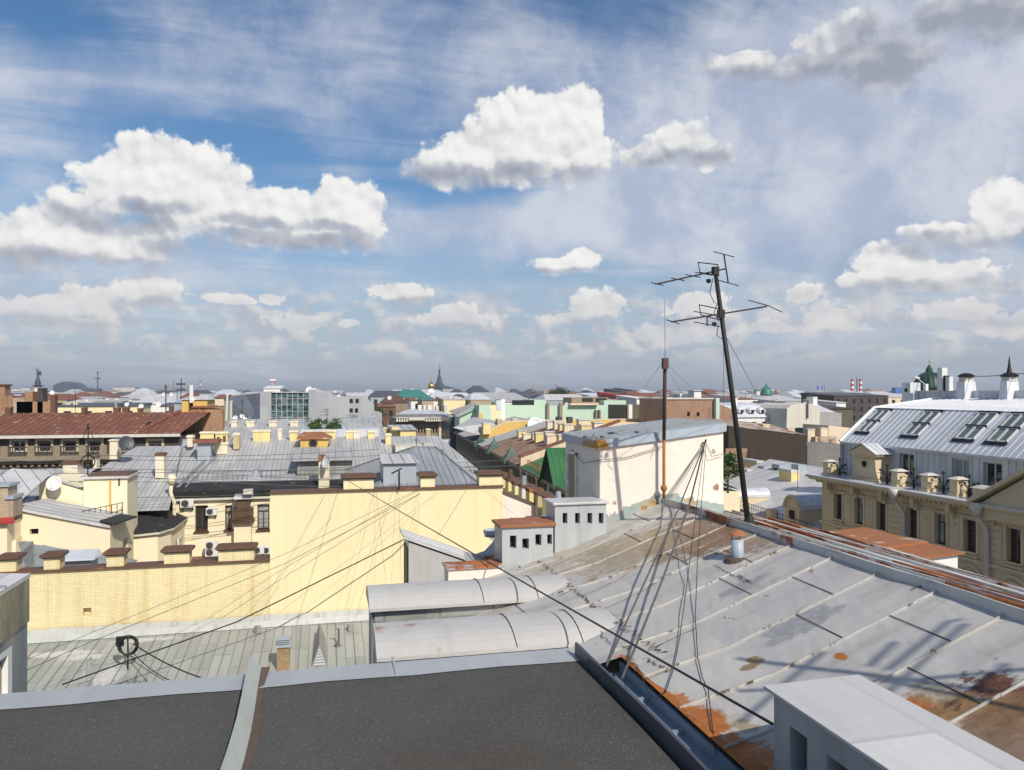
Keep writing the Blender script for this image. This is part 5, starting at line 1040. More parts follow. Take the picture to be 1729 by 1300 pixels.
v = 86.; m = MB(); q = hv(308, 376, 690, 760, v); m.prism([(Pv(308, 760, v).x, v, -22), (q[1], v, -22), (q[1], v, q[3]), (Pv(325, 690, v).x, v, q[3] + .1), (Pv(308, 712, v).x, v, Pv(308, 712, v).z)], (0, 1.5, 0)); m.build('wall', g('rustw'), SW)
m = MB(); m.box(Pv(324, 690, v).x, q[1], v - .2, v + 1.7, q[3] + .1, q[3] + .28); m.build('coping', g('red'), SW)
# chimneys of the next roof behind and its roof
NB = thing('second_grey_roof', 'second grey sheet roof behind the broad one, with pale chimneys in a row', 'building', (-2, 88, -22))
a, b = Pv(372, 725, 84).x, Pv(650, 725, 84).x; m = MB(); m.roof([(a, 82, -4.7), (b, 82, -4.7), (b, 92, -3.0), (a, 92, -3.0)], .62, .04, .04); m.roof([(a, 92, -3.0), (b, 92, -3.0), (b, 100, -4.5), (a, 100, -4.5)], .62); m.build('roof', [g('grey'), g('greyn')], NB); m = MB(); m.box(a + .2, b - .2, 82.2, 99.5, -22, -4.75); m.build('wall', g('cream'), NB)
for x0, x1, yt, yb in ((390, 400, 711, 725), (416, 429, 711, 725), (454, 467, 711, 725), (490, 503, 711, 725)): pchim(NB, x0, x1, yt, yb, 88, 1.0, 'chimp', 'chimp')
for x0, x1, yt, yb in ((569, 582, 703, 722), (596, 604, 706, 722), (615, 636, 703, 722)): pchim(NB, x0, x1, yt, yb, 95, 1.2, 'brick', 'blueg')
m = MB(); q = Pv(570, 728, 80); m.box(Pv(508, 728, 80).x, Pv(640, 728, 80).x, 79, 82.5, -6, q.z + .25); m.build('parapet', g('zinc'), NB)
YR = thing('yellow_stair_block', 'yellow stair block with low chimneys left of the corner facade', 'building', (5, 84, -22))
q = hv(676, 702, 727, 750, 82); m = MB(); m.box(q[0], q[1], 82, 88, -22, q[3]); m.box(Pv(663, 740, 82).x, q[0], 83, 87, -22, q[3] + .3); m.build('wall', g('chim'), YR); m = MB(); m.roof([(q[0] - 1, 81.8, q[3] + .05), (q[1] + .2, 81.8, q[3] + .05), (q[1] + .2, 88, q[3] + .4), (q[0] - 1, 88, q[3] + .4)], .7); m.build('roof', [g('grey'), g('greyn')], YR)
for x0, x1, yt, yb in ((648, 655, 722, 740), (664, 671, 724, 740), (720, 727, 724, 748)): pchim(YR, x0, x1, yt, yb, 86, 1., 'chim', 'chimp')

# ---------------------------------------------------------------- ornate facade across the side street
OB = thing('ornate_building', 'ornate stone-fronted building with white sheet mansard, roof windows and a balcony', 'building', (46, 44, -22))
UF = 40.; f = FU(UF); V1_ = 56.2; V0_ = 22.; ZC = -6.85
wv = [Pu(x, 880, UF).y for x in (1416, 1451, 1489, 1541, 1589, 1639, 1713)]; wv += [wv[-1] - 2.5, wv[-1] - 5.]
WT, WB = -8.15, -10.15; HW = [(q - .5, q + .5, WB, WT) for q in wv]; H2 = [(q - .5, q + .5, -14.6, -12.3) for q in wv]
m = MB(); m.wall(f, V0_, V1_, -22, ZC - .2, HW + H2, .35); m.box(UF + .4, 53, V0_, V1_, -22, ZC - .5); m.face([(UF, V1_, -22), (UF + 1, V1_, -22), (UF + 1, V1_, ZC), (UF, V1_, ZC)]); m.build('wall', g('stone'), OB)
for i, h in enumerate(HW): window(OB, f, h, .33, 'bframe', 'curtain' if i in (1, 4) else 'pane', 'T', 'stone', fw=.09)
for i, h in enumerate(H2): window(OB, f, h, .33, 'bframe', 'pane', 'T', None, fw=.09)
m = MB()                                          # cornice, its brackets, string courses and pilaster panels
m.fbox(f, V0_, V1_ + .9, ZC - .18, ZC, -.5, 1.0); m.fbox(f, V0_, V1_ + .7, ZC - .34, ZC - .18, -.2, .8); m.fbox(f, V0_, V1_ + .3, ZC - .55, ZC - .34, -.1, .4); m.fbox(f, V0_, V1_ + .1, ZC - 1.15, ZC - 1.02, -.1, .12)
k = V0_ + .3
while k < V1_: m.fbox(f, k, k + .16, ZC - .5, ZC - .33, .3, .66); k += .42
m.build('cornice', g('stone'), OB)
for k in range(7):
    v = 54.9 - k * 3.15; m = MB(); m.fbox(f, v - .16, v + .16, ZC - 1.0, ZC - .36, 0, .62); m.fbox(f, v - .16, v + .16, ZC - 1.3, ZC - 1.0, 0, .3); m.build('bracket', g('stone'), OB)
for i in range(len(wv)):
    a = wv[i]; b = wv[i + 1] if i + 1 < len(wv) else a - 2.5; m = MB(); c = (a + b) / 2; hw_ = abs(a - b) / 2 - .75
    m.fbox(f, c - hw_, c + hw_, WB - .05, WT + .1, 0, .07)
    if i % 3 == 2:
        for q in range(5): m.fbox(f, c - hw_ + .05, c + hw_ - .05, WB + .0 + q * .42, WB + .37 + q * .42, .07, .12)
    else: m.fbox(f, c - hw_ + .12, c + hw_ - .12, WB + .15, WT - .1, .07, .10); m.lathe(f.p(c, WT - .45, .12), [(.14, 0), (.08, .06), (0, .06)], 10, M_=Matrix.Rotation(-pi / 2, 3, 'Y'))
    m.build('pilaster', g('stone'), OB)
    m = MB(); m.fbox(f, a - .72, a - .5, WB, WT + .15, 0, .1); m.fbox(f, a + .5, a + .72, WB, WT + .15, 0, .1); m.fbox(f, a - .72, a + .72, WT + .15, WT + .28, 0, .14); m.fbox(f, a - .7, a + .7, WB - .35, WB - .2, 0, .18); m.build('window_surround', g('stone'), OB)
m = MB(); m.fbox(f, V0_, V1_ + .1, -10.75, -10.55, 0, .22); m.fbox(f, V0_, V1_ + .1, -11.6, -11.45, 0, .14); m.build('string_course', g('stone'), OB)
for q in wv:
    m = MB(); c = f.p(q, -11.9, .05); pts = [c + Vector((0, .95 * cos(t * pi / 12), .85 * sin(t * pi / 12))) for t in range(13)]; m.tube(pts, .13, 6); m.tube([c + Vector((-.02, .6 * cos(t * pi / 12), .5 * sin(t * pi / 12))) for t in range(13)], .08, 5); m.build('arch_moulding', g('stone'), OB)
va, vb = Pu(1600, 930, UF).y, Pu(1524, 905, UF).y; m = MB(); m.fbox(f, va, vb, -10.75, -10.5, 0, 1.1); m.fbox(f, va + .1, vb - .1, -11.3, -10.75, 0, .9); m.fbox(f, va - .1, vb + .1, -10.5, -10.42, 0, 1.2); 
for q in (va + .4, vb - .4): m.hexa([f.p(q - .15, -12.2, 0), f.p(q + .15, -12.2, 0), f.p(q + .15, -12.2, .1), f.p(q - .15, -12.2, .1), f.p(q - .15, -11.3, 0), f.p(q + .15, -11.3, 0), f.p(q + .15, -11.3, .8), f.p(q - .15, -11.3, .8)])
m.build('balcony', g('stone'), OB)
for x in (1513, 1652):
    q = Pu(x, 870, UF - .9).y; m = MB(); zt = ZC - .1; m.tube([f.p(q, zt, 1.05), f.p(q, zt - .7, 1.0), f.p(q, zt - 1.5, .35), f.p(q, zt - 1.8, .28), f.p(q, -22, .28)], .14, 8); m.lathe(f.p(q, zt - .75, 1.05), [(.14, 0), (.34, .55), (.38, .9), (.3, .9)], 10); m.build('downpipe', g('offw'), OB, smooth=True)
m = MB(); m.fbox(f, V0_, V1_ + .6, ZC - .02, ZC + .05, -2.6, 1.02); m.build('cornice_roof', g('zinc'), OB)
UA = 42.; fa = FU(UA); ZA = -4.04; aw = []
for x0, x1, yt, yb in ((1518.5, 1543, 765.5, 800), (1607, 1636.5, 775, 815), (1660, 1692, 781, 822)): aw.append((Pu(x1, 790, UA).y, Pu(x0, 790, UA).y, ZC + .6, Pu((x0 + x1) / 2, yt, UA).z))
m = MB(); m.wall(fa, V0_, V1_ - .1, ZC, ZA, aw, .3); k = V0_ + .2
while k < V1_ - .3:
    if not any(a - .05 < k < b + .05 for a, b, _, _ in aw): m.fbox(fa, k - .02, k + .02, ZC, ZA, 0, .05)
    k += .56
m.face([(UA, V1_ - .1, ZC), (46, V1_ - .1, ZC), (46, V1_ - .1, ZA), (UA, V1_ - .1, ZA)]); m.build('attic_wall', g('zinc'), OB)
for i, h in enumerate(aw): window(OB, fa, h, .3, 'gframe', 'curtain' if i == 1 else 'pane', '2', fw=.1)
UB, ZB, UT, ZT = 45.0, -1.32, 52.3, -.42; sn = (ZB - ZA) / (UB - UA + .3)
m = MB(); m.roof([(UA - .3, V0_, ZA - .05), (UA - .3, V1_, ZA - .05), (UB, V1_, ZB), (UB, V0_, ZB)], .55, .025, .03); m.prism([(UA - .3, V0_, ZA - .06), (UA - .3, V1_, ZA - .06), (UA - .3, V1_, ZA - .2), (UA - .3, V0_, ZA - .2)], (.4, 0, 0)); m.build('mansard_roof', [g('zinc'), g('zinc')], OB)
m = MB(); m.roof([(UB, V0_, ZB), (UB, V1_, ZB), (UT, V1_, ZT), (UT, V0_, ZT)], .55, .025, .03); m.face([(UA - .3, V1_, ZA - .05), (UB, V1_, ZB), (UT, V1_, ZT), (UT, V1_, -8), (UA - .3, V1_, -8)])
m.tube([(UA - .3, V1_, ZA), (UB, V1_, ZB + .03), (UT, V1_, ZT + .03)], .16, 6); m.tube([(UB, V0_, ZB + .02), (UB, V1_, ZB + .02)], .05, 5); m.build('upper_roof', [g('wzinc'), g('wzinc')], OB)
nrm = Vector((-(ZB - ZA + .05), 0, UB - UA + .3)).normalized(); P0 = Vector((UA - .3, 0, ZA - .05)); up_ = Vector((UB - UA + .3, 0, ZB - ZA + .05)).normalized()
class SL(Fr):
    def p(self, s, z, d=0.): return P0 + Vector((0, s, 0)) + up_ * z + nrm * d
fs = SL((0, 0, 0), (0, 1, 0), nrm)
for cor in (((1479, 693), (1500, 693), (1472, 731), (1450.5, 730)), ((1559, 695.5), (1584, 696), (1556, 737.5), (1528, 736.5)), ((1650, 698), (1683, 698), (1649, 744), (1616, 742.5)), ((1706, 700), (1738, 700), (1707, 749), (1670, 747))):
    pp = [Pp(x, y, P0, nrm) for x, y in cor]; sv = [(p - P0).y for p in pp]; tz = [(p - P0).dot(up_) for p in pp]
    s0, s1, t0, t1 = (sv[1] + sv[2]) / 2, (sv[0] + sv[3]) / 2, (tz[2] + tz[3]) / 2, (tz[0] + tz[1]) / 2
    m = MB(); fw = .09; sm, tm = (s0 + s1) / 2, (t0 + t1) / 2
    for q in ((s0, s0 + fw, t0, t1), (s1 - fw, s1, t0, t1), (s0, s1, t0, t0 + fw * 1.4), (s0, s1, t1 - fw, t1), (sm - fw, sm + fw, t0, t1), (s0, s1, tm - fw, tm + fw)): m.fbox(fs, *q, -.02, .13)
    m.fbox(fs, s0 - .12, s1 + .12, t0 - .22, t0, -.02, .1, 1); m.fbox(fs, s0 - .1, s1 + .1, tm - .04, tm + .04, .1, .17, 1); m.fbox(fs, s0 - .1, s1 + .1, t1, t1 + .12, 0, .16, 1); w_ = m.build('roof_window', [g('gframe'), g('iron')], OB)
    for a, b, c, d in ((s0, sm, t0, tm), (sm, s1, t0, tm), (s0, sm, tm, t1), (sm, s1, tm, t1)):
        p = MB(); p.face([fs.p(a, c, .07), fs.p(b, c, .07), fs.p(b, d, .07), fs.p(a, d, .07)]); p.build('pane', g('panesky'), w_)
m = MB(); m.box(UT - .1, UT + .6, V0_, Pu(1545, 665, UT).y, ZT - .3, ZT + .6); k = V0_
while k < Pu(1545, 665, UT).y: m.box(UT - .13, UT - .1, k, k + .04, ZT - .2, ZT + .6); k += .6
m.build('ridge_parapet', g('zinc'), OB)
def rchim(x0, x1, yt, yz, capm, tall=True):
    a, b = Pu(x1, 660, UT - .6).y, Pu(x0, 660, UT - .6).y; zt = Pu((x0 + x1) / 2, yt, UT - .6).z; m = MB(); m.box(UT - .9, UT + .4, a, b, ZT - .6, zt, tap=.12); o = m.build('chimney', g('wzinc'), OB)
    m = MB(); zc = Pu((x0 + x1) / 2, yz, UT - .6).z; c = ((UT - .25), (a + b) / 2)
    m.box(c[0] - .38, c[0] + .38, c[1] - .38, c[1] + .38, zt, zc - .35); m.lathe((c[0], c[1], zc - .35), [(.3, 0), (.62, .02), (.66, .14), (.35, .32), (.12, .36)], 12, mi=1); m.build('chimney_cap', [g('offw'), g('iron')], o); return c, zc
c1, z1 = rchim(1617, 1634, 644, 630, 1); c2, z2 = rchim(1690, 1706, 643, 629, 1)
m = MB(); m.lathe((c2[0], c2[1], z2), [(.22, -.1), (.12, .4), (.02, 1.3)], 8); tag(m.build('cap_spike', g('iron'), None, loc=(c2[0], c2[1], z2)), 'thin dark spike rising from the right mansard chimney', 'spike')
a, b = Pu(1551, 660, UT).y, Pu(1537, 660, UT).y; m = MB(); m.box(UT - .9, UT + .2, a, b, ZT - .6, Pu(1545, 646, UT).z); o = m.build('chimney', g('wzinc'), OB)
m = MB(); q = f.p((a + b) / 2, 0); m.box(UT - .93, UT - .9, (a + b) / 2 - .15, (a + b) / 2 + .15, ZT + .5, ZT + .8); m.build('opening', g('void'), o)
cable('cable strung between the two mansard chimneys', [Vector((c1[0], c1[1], z1 - .2)), Vector((c2[0], c2[1], z2 - .1))], .03, sag=.12); cable('cable running off right from the right mansard chimney', [Vector((c2[0], c2[1], z2 - .1)), Vector((c2[0], c2[1] - 14, z2 + .1))], .03, sag=.1)
q = Pu(1596, 645, UT); m = MB()
for i, (x, y0, y1, w) in enumerate(((1591, 621, 659, .28), (1598, 634, 660, .16), (1603, 636, 660, .2))):
    a = Pu(x, y1, UT); b = Pu(x, y0, UT); m.box(a.x - w, a.x + w, a.y - w, a.y + w, a.z, b.z, 0 if i != 1 else 1)
tag(m.build('cell_antenna', [g('dishw'), g('iron')], None, loc=(q.x, q.y, ZT)), 'white panel antennas standing beside the green ribbed dome', 'antenna')
q = Pu(1563, 650, UT); m = MB(); m.tube([Vector((UT, q.y, ZT)), q], .05, 5); m.tube([q, Pu(1548, 638, UT)], .04, 5); m.box(q.x - .14, q.x + .14, q.y - .16, q.y + .16, q.z - .5, q.z + .1); m.lathe(Pu(1547, 639, UT), [(.05, .2), (.3, .1), (.32, 0)], 12); tag(m.build('link_antenna', g('dishw'), None, loc=q), 'white microwave link dish at the left end of the mansard ridge', 'antenna')
# stone dormer with pediment on the cornice
vd0, vd1 = Pu(1487, 800, 40.6).y, Pu(1434, 800, 40.6).y; ud = 40.6; fd = FU(ud); zt = Pu(1460, 768, ud).z; zp = Pu(1457, 750, ud).z; vm = (vd0 + vd1) / 2; w2 = (vd1 - vd0) / 2 * .72
m = MB(); m.prism([fd.p(vm - w2 * 1.28, ZC), fd.p(vm + w2 * 1.28, ZC), fd.p(vm + w2 * .98, ZC + .9), fd.p(vm + w2 * .9, zt), fd.p(vm - w2 * .9, zt), fd.p(vm - w2 * .98, ZC + .9)], (.5, 0, 0)); m.box(ud + .5, 43, vm - w2 * .85, vm + w2 * .85, ZC, zt); o = m.build('stone_dormer', g('stone'), OB)
m = MB(); m.fbox(fd, vm - w2 * 1.2, vm + w2 * 1.2, zt, zt + .14, -.5, .2); m.prism([fd.p(vm - w2 * 1.2, zt + .14, .2), fd.p(vm + w2 * 1.2, zt + .14, .2), fd.p(vm, zp, .2)], (.3, 0, 0)); m.fbox(fd, vm - w2, vm + w2, zt - .45, zt - .33, 0, .1); m.fbox(fd, vm - w2 * 1.4, vm + w2 * 1.4, ZC, ZC + .2, 0, .2); m.build('pediment', g('stone'), o)
m = MB(); A, B_, C_ = fd.p(vm - w2 * 1.3, zt + .15, .3), fd.p(vm + w2 * 1.3, zt + .15, .3), fd.p(vm, zp + .1, .3); e = Vector((3.2, 0, 0)); m.roof([A, A + e, C_ + e, C_], .5); m.roof([B_, B_ + e, C_ + e, C_], .5); m.build('dormer_roof', [g('wzinc'), g('wzinc')], o)
m = MB(); m.lathe(fd.p(vm, ZC + 1.35, .0), [(.30, -.02), (.30, .04), (.40, .06), (.40, -.02)], 14, M_=Matrix.Rotation(-pi / 2, 3, 'Y')); m.build('round_frame', g('stone'), o); m = MB(); m.lathe(fd.p(vm, ZC + 1.35, .0), [(.29, 0), (.29, .02)], 14, M_=Matrix.Rotation(-pi / 2, 3, 'Y')); m.build('opening', g('void'), o)
# pedestals and wrought-iron flowers between them
pv = [Pu(x, 800, 40.45).y for x in (1400, 1517, 1568, 1617.5)] + [Pu(1672, 815, 40.45).y]
for i, v in enumerate(pv):
    m = MB(); w = .32 if i < 4 else 1.0; m.box(40.1, 40.9, v - w, v + w, ZC, ZC + 1.15 if i < 4 else ZC + .8); m.box(40.0, 41.0, v - w - .08, v + w + .08, ZC, ZC + .22); m.hexa([(40.9, v - w, ZC), (41.5, v - w, ZC), (41.5, v + w, ZC), (40.9, v + w, ZC), (40.9, v - w, ZC + .9), (40.95, v - w, ZC + .9), (40.95, v + w, ZC + .9), (40.9, v + w, ZC + .9)]); o = m.build('pedestal', g('stone'), OB)
    m = MB(); zt_ = ZC + (1.15 if i < 4 else .8); m.hexa([(39.98, v - w - .14, zt_), (41.02, v - w - .14, zt_), (41.02, v + w + .14, zt_), (39.98, v + w + .14, zt_), (40.3, v - w + .2, zt_ + .16), (40.7, v - w + .2, zt_ + .16), (40.7, v + w - .2, zt_ + .16), (40.3, v + w - .2, zt_ + .16)]); m.build('pedestal_cap', g('offw'), o)
for v in [(pv[0] * .45 + vd1 * .55), (pv[1] + vd0) / 2 + .2, (pv[1] + pv[2]) / 2, (pv[2] + pv[3]) / 2, (pv[3] + pv[4]) / 2 + .4]:
    m = MB(); b = Vector((40.5, v, ZC))
    for s_ in (-1, 1):
        m.tube([b + Vector((0, s_ * .05, 0)), b + Vector((0, s_ * .1, .6)), b + Vector((0, s_ * .45, 1.0)), b + Vector((0, s_ * .75, 1.05))], .035, 5); m.tube([b + Vector((0, s_ * .06, .3)), b + Vector((0, s_ * .4, .45)), b + Vector((0, s_ * .7, .42))], .032, 5)
        for q in (b + Vector((0, s_ * .75, 1.05)), b + Vector((0, s_ * .7, .42)), b + Vector((0, s_ * .36, .93))): m.lathe(q, [(0, -.11), (.11, 0), (0, .11)], 6)
    m.tube([b, b + ZV * 1.45], .04, 5); m.lathe(b + ZV * 1.45, [(0, -.14), (.14, 0), (0, .14)], 8); m.tube([b + Vector((0, -1.1, .3)), b + Vector((0, 1.1, .3))], .02, 4); m.tube([b + Vector((0, -1.1, .8)), b + Vector((0, 1.1, .8))], .02, 4)
    m.build('iron_ornament', g('iron'), OB)
# big pediment at the right edge
va = Pu(1650, 862, UF - .6).y; zl = Pu(1650, 862, UF - .6).z; vb = 28.; vc = (va + vb) / 2; zp = Pu(1729, 813, UF - .6).z + (Pu(1729, 813, UF - .6).z - zl) / (va - Pu(1729, 813, UF - .6).y) * (Pu(1729, 813, UF - .6).y - vc)
m = MB(); m.prism([(UF - .7, va, ZC - .2), (UF - .7, vb, ZC - .2), (UF - .7, vc, zp)], (1.5, 0, 0)); o = m.build('pediment', g('stone'), OB)
m = MB()
for (A, B_) in (((va + .3, ZC - .1), (vc, zp + .1)), ((vb - .3, ZC - .1), (vc, zp + .1))):
    m.prism([(UF - 1.1, A[0], A[1]), (UF - 1.1, B_[0], B_[1]), (UF - 1.1, B_[0], B_[1] + .3), (UF - 1.1, A[0], A[1] + .3)], (2.6, 0, 0), 0)
m.build('raking_cornice', g('stone'), o); m = MB(); m.box(UF - .75, UF - .7, va, vb, ZC - .6, ZC - .2); m.fbox(f, vb, va, ZC - .9, ZC - .2, .0, .7); m.build('entablature', g('stone'), o)

# ---------------------------------------------------------------- grey roofs left of the ornate building, with round-headed dormers
KR = thing('dormered_roof_building', 'pale grey roof with yellow chimneys and round-headed stone dormers left of the ornate front', 'building', (48, 70, -22))
m = MB(); A = (40.0, 57.2, -12.0); B_ = (43, 86, -12.0); C_ = (55, 88, -8.5); D_ = (54, 57.2, -8.5); m.roof([A, B_, C_, D_], .6, .04, .05); m.roof([D_, C_, (66, 88, -11), (66, 57.2, -11)], .6); m.build('roof', [g('greyp'), g('greyn')], KR); m = MB(); m.prism([(40.3, 57.2, -22), (43.2, 86, -22), (64, 86, -22), (64, 57.2, -22)], (0, 0, 9.9)); m.build('wall', g('stone'), KR)
for x0, x1, yt, yb, u in ((1252, 1278, 776, 790, 53), (1240, 1262, 791, 806, 50.5), (1315, 1336, 792, 812, 49.5)):
    a, b = Pu(x0, yb, u), Pu(x1, yb, u); m_ = Pu((x0 + x1) / 2, yt, u); chimney(KR, u, u + 1.0, b.y, a.y, m_.z - 2.4, m_.z, 'chim', 'greyp', ch=.25)
for x0, x1, yt in ((1280, 1290, 786), (1306, 1313, 790), (1303, 1316, 783), (1336, 1348, 783)): a, b = Pu(x0, 795, 52), Pu(x1, 795, 52); q = Pu(x0, yt, 52); m = MB(); m.box(52, 53, min(a.y, b.y), max(a.y, b.y), q.z - 1.2, q.z); m.build('roof_hatch', g('blueg'), KR)
for x, y, s in ((1342, 862, 1.0), (1234, 842, .75)):
    c = Pu(x, y, 40.9); v = c.y; z0 = -12.4; w = 1.35 * s; fd = FU(40.6); m = MB(); pts = [fd.p(v - w, z0), fd.p(v + w, z0)] + [fd.p(v + w * .78 * cos(t * pi / 10), z0 + 2.0 * s + w * .8 * sin(t * pi / 10)) for t in range(11)]
    m.prism(pts, (.6, 0, 0)); m.box(41.2, 45, v - w * .8, v + w * .8, z0, z0 + 2.1 * s); o = m.build('stone_dormer', g('stone'), KR)
    m = MB(); m.tube([fd.p(v + w * .82 * cos(t * pi / 10), z0 + 2.0 * s + w * .84 * sin(t * pi / 10), .05) for t in range(11)], .15, 6); m.fbox(fd, v - w * 1.1, v + w * 1.1, z0 + 1.9 * s, z0 + 2.05 * s, 0, .15); m.build('arch_moulding', g('stone'), o)
    m = MB(); ring = [(v + w * .85 * cos(t * pi / 10), z0 + 2.0 * s + w * .9 * sin(t * pi / 10)) for t in range(11)]
    for i in range(10): m.face([(40.5, *ring[i]), (40.5, *ring[i + 1]), (45, *ring[i + 1]), (45, *ring[i])])
    m.build('dormer_roof', g('zinc'), o); m = MB(); m.lathe(fd.p(v, z0 + 1.5 * s, .02), [(.45, -.1), (.5, .0), (.62, .03), (.62, -.02)], 14, M_=Matrix.Rotation(-pi / 2, 3, 'Y') @ Matrix.Diagonal((1, 1, 1)).to_3x3()); m.build('round_frame', g('stone'), o); m = MB(); m.lathe(fd.p(v, z0 + 1.5 * s, .02), [(.45, 0), (.45, .015)], 14, M_=Matrix.Rotation(-pi / 2, 3, 'Y')); m.build('opening', g('void'), o)
for x in (1304, 1228): c = Pu(x, 890, 40.6); m = MB(); m.box(40.2, 41, c.y - .4, c.y + .4, -12.6, -10.9); o = m.build('pedestal', g('stone'), KR)
m = MB(); k = 57.5
while k < 84: u = 40.1 + (k - 57.2) * .104; m.box(u, u + .03, k, k + .03, -12, -11.2); k += .5
m.tube([(40.1, 57.5, -11.2), (42.9, 84, -11.2)], .03, 4); m.tube([(40.1, 57.5, -11.6), (42.9, 84, -11.6)], .02, 4); m.build('railing', g('iron'), KR)
DB = thing('brown_wall_building', 'tall soot-brown blank wall with a red brick foot behind the leaning mast', 'building', (36, 100, -22))
v = 96.; q = hv(1230, 1362, 727, 800, v); z2 = Pv(1225, 719, v).z; m = MB(); m.prism([(q[0], v, -22), (q[1], v, -22), (q[1], v, Pv(1362, 735, v).z), (q[0], v, z2)], (0, 9, 0)); m.build('wall', mat('soot_brown_wall', (.042, .027, .018), .85, vary=.3, streak=.9, dirt=(.4, .4, .42), brick=(.26, .08, .01, (.052, .034, .022), (.036, .028, .022))), DB)
m = MB(); m.prism([Pv(1225, 757, v - .06), Pv(1262, 757, v - .06), Pv(1255, 800, v - .06), Pv(1225, 800, v - .06)], (0, .05, 0)); m.build('brick_foot', g('brick'), DB); m = MB(); m.roof([(q[0], v - .1, z2 + .02), (q[1], v - .1, Pv(1362, 735, v).z + .02), (q[1], v + 9, Pv(1362, 735, v).z + 1.2), (q[0], v + 9, z2 + .9)], .7); m.build('roof', [g('patch'), g('greyn')], DB)
for x0, x1, yt, yb in ((1289, 1299, 716, 728), (1330, 1342, 722, 730)): pchim(DB, x0, x1, yt, yb, v + 4, 1.2, 'peach', 'peach')
GWB = thing('grey_block_wall', 'weathered grey block wall right of the soot-brown wall', 'wall', (46, 99, -22)); v = 98.; q = hv(1363, 1425, 750, 800, v); m = MB(); m.box(q[0], q[1], v, v + 6, -22, q[3]); m.build('wall', mat('grey_blocks', (.17, .165, .155), .9, vary=.3, brick=(.5, .22, .02, (.21, .20, .19), (.13, .12, .11))), GWB)
CBB = thing('cream_block_house', 'small cream gable block with chimneys beyond the grey block wall', 'building', (50, 112, -22)); v = 110.; q = hv(1399, 1430, 719, 760, v); m = MB(); m.prism([(q[0], v, -22), (q[1] + 2, v, -22), (q[1] + 2, v, q[3] - .5), (q[0], v, q[3] + .1)], (0, 7, 0)); m.build('wall', g('peach'), CBB); m = MB(); a = hv(1364, 1399, 736, 760, v); m.box(a[0], a[1], v - 2, v + 5, -22, a[3]); m.build('side_wing', g('patch'), CBB)
for x0, x1, yt, yb in ((1364, 1376, 724, 742), (1386, 1398, 722, 745)): pchim(CBB, x0, x1, yt, yb, v - 1, 1.2, 'peach', 'greyp')

# ---------------------------------------------------------------- street running away in the middle
SF = thing('street_facade', 'long shaded beige street front with rows of tall windows', 'building', (24, 110, -22))
n0, n1 = Pd(955, 822, 66), Pd(773, 726, 158); dv = (n1 - n0); dv.z = 0; Ls = dv.length; dv.normalize(); nn = Vector((-dv.y, dv.x, 0))
f = Fr((n0.x, n0.y, 0), dv, nn); zt = -8.15; hl = []; 
for k in range(38):
    s = -2 + k * 2.5
    for z in (-10.6, -13.9, -17.2): hl.append((s, s + 1.15, z, z + 1.9))
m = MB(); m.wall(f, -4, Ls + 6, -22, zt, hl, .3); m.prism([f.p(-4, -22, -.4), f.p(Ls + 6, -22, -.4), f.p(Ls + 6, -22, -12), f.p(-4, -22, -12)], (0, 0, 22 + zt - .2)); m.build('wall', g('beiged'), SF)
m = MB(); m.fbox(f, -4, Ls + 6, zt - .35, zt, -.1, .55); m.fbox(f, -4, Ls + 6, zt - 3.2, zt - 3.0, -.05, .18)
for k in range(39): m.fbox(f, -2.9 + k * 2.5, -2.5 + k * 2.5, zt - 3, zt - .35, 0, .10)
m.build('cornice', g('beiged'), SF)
for k, h in enumerate(hl[:93]): 
    p = MB(); p.face([f.p(h[0], h[2], -.22), f.p(h[1], h[2], -.22), f.p(h[1], h[3], -.22), f.p(h[0], h[3], -.22)]); p.fbox(f, (h[0] + h[1]) / 2 - .05, (h[0] + h[1]) / 2 + .05, h[2], h[3], -.22, -.16, 1); p.build('window', [g('pane'), g('cframe')], SF)
def seg(s0, s1, name, lab, rm, sm, zr, w=11., sp=.6, cat='building'):
    t = thing(name, lab, cat, f.p((s0 + s1) / 2, -22, -6)); m = MB()
    m.roof([f.p(s0, zt + .02, .5), f.p(s1, zt + .02, .5), f.p(s1, zr, -w), f.p(s0, zr, -w)], sp, .05, .05); m.roof([f.p(s0, zr, -w), f.p(s1, zr, -w), f.p(s1, zt, -2 * w), f.p(s0, zt, -2 * w)], sp); m.build('roof', [g(rm), g(sm)], t)
    m = MB(); m.prism([f.p(s0, zt - .1, -.5), f.p(s1, zt - .1, -.5), f.p(s1, zt - .1, -2 * w), f.p(s0, zt - .1, -2 * w)], (0, 0, -8)); m.build('wall', g('cream'), t); return t
S1_ = seg(-4, 19, 'green_roof_house', 'house under a bright green sheet roof beside the street', 'green', 'green', -5.2, w=7.)
S2_ = seg(19.5, 50, 'patchy_roof_house', 'house under a patchy rust and cream roof crowded with chimneys', 'patch', 'brown', -4.6)
S3_ = seg(51, Ls + 5, 'far_grey_roof_house', 'house under a plain grey roof far along the street', 'grey', 'greyn', -4.8)
q = f.p(-.5, zt, -2); 
m = MB(); A, B_ = f.p(1.5, zt - .3, .45), f.p(7.5, zt - .3, .45); C_ = f.p(4.5, zt + 3.0, .45); e = -nn * 8; m.prism([A, B_, C_], e, 1); o = m.build('dormer', [g('green'), g('void')], S1_); m = MB(); o1 = nn * .3; m.roof([A + o1 - dv * .3, C_ + o1 + ZV * .12, C_ + e + ZV * .12, A + e - dv * .3], .6); m.roof([B_ + o1 + dv * .3, C_ + o1 + ZV * .12, C_ + e + ZV * .12, B_ + e + dv * .3], .6); m.build('dormer_roof', [g('green'), g('green')], o)
for s, d in ((11.5, -5), ): m = MB(); p = f.p(s, zt + 1.4, d); m.box(p.x - .7, p.x + .7, p.y - .7, p.y + .7, p.z - 1.5, p.z + 1.3); m.build('chimney', g('peach'), S1_)
m = MB(); k = 0
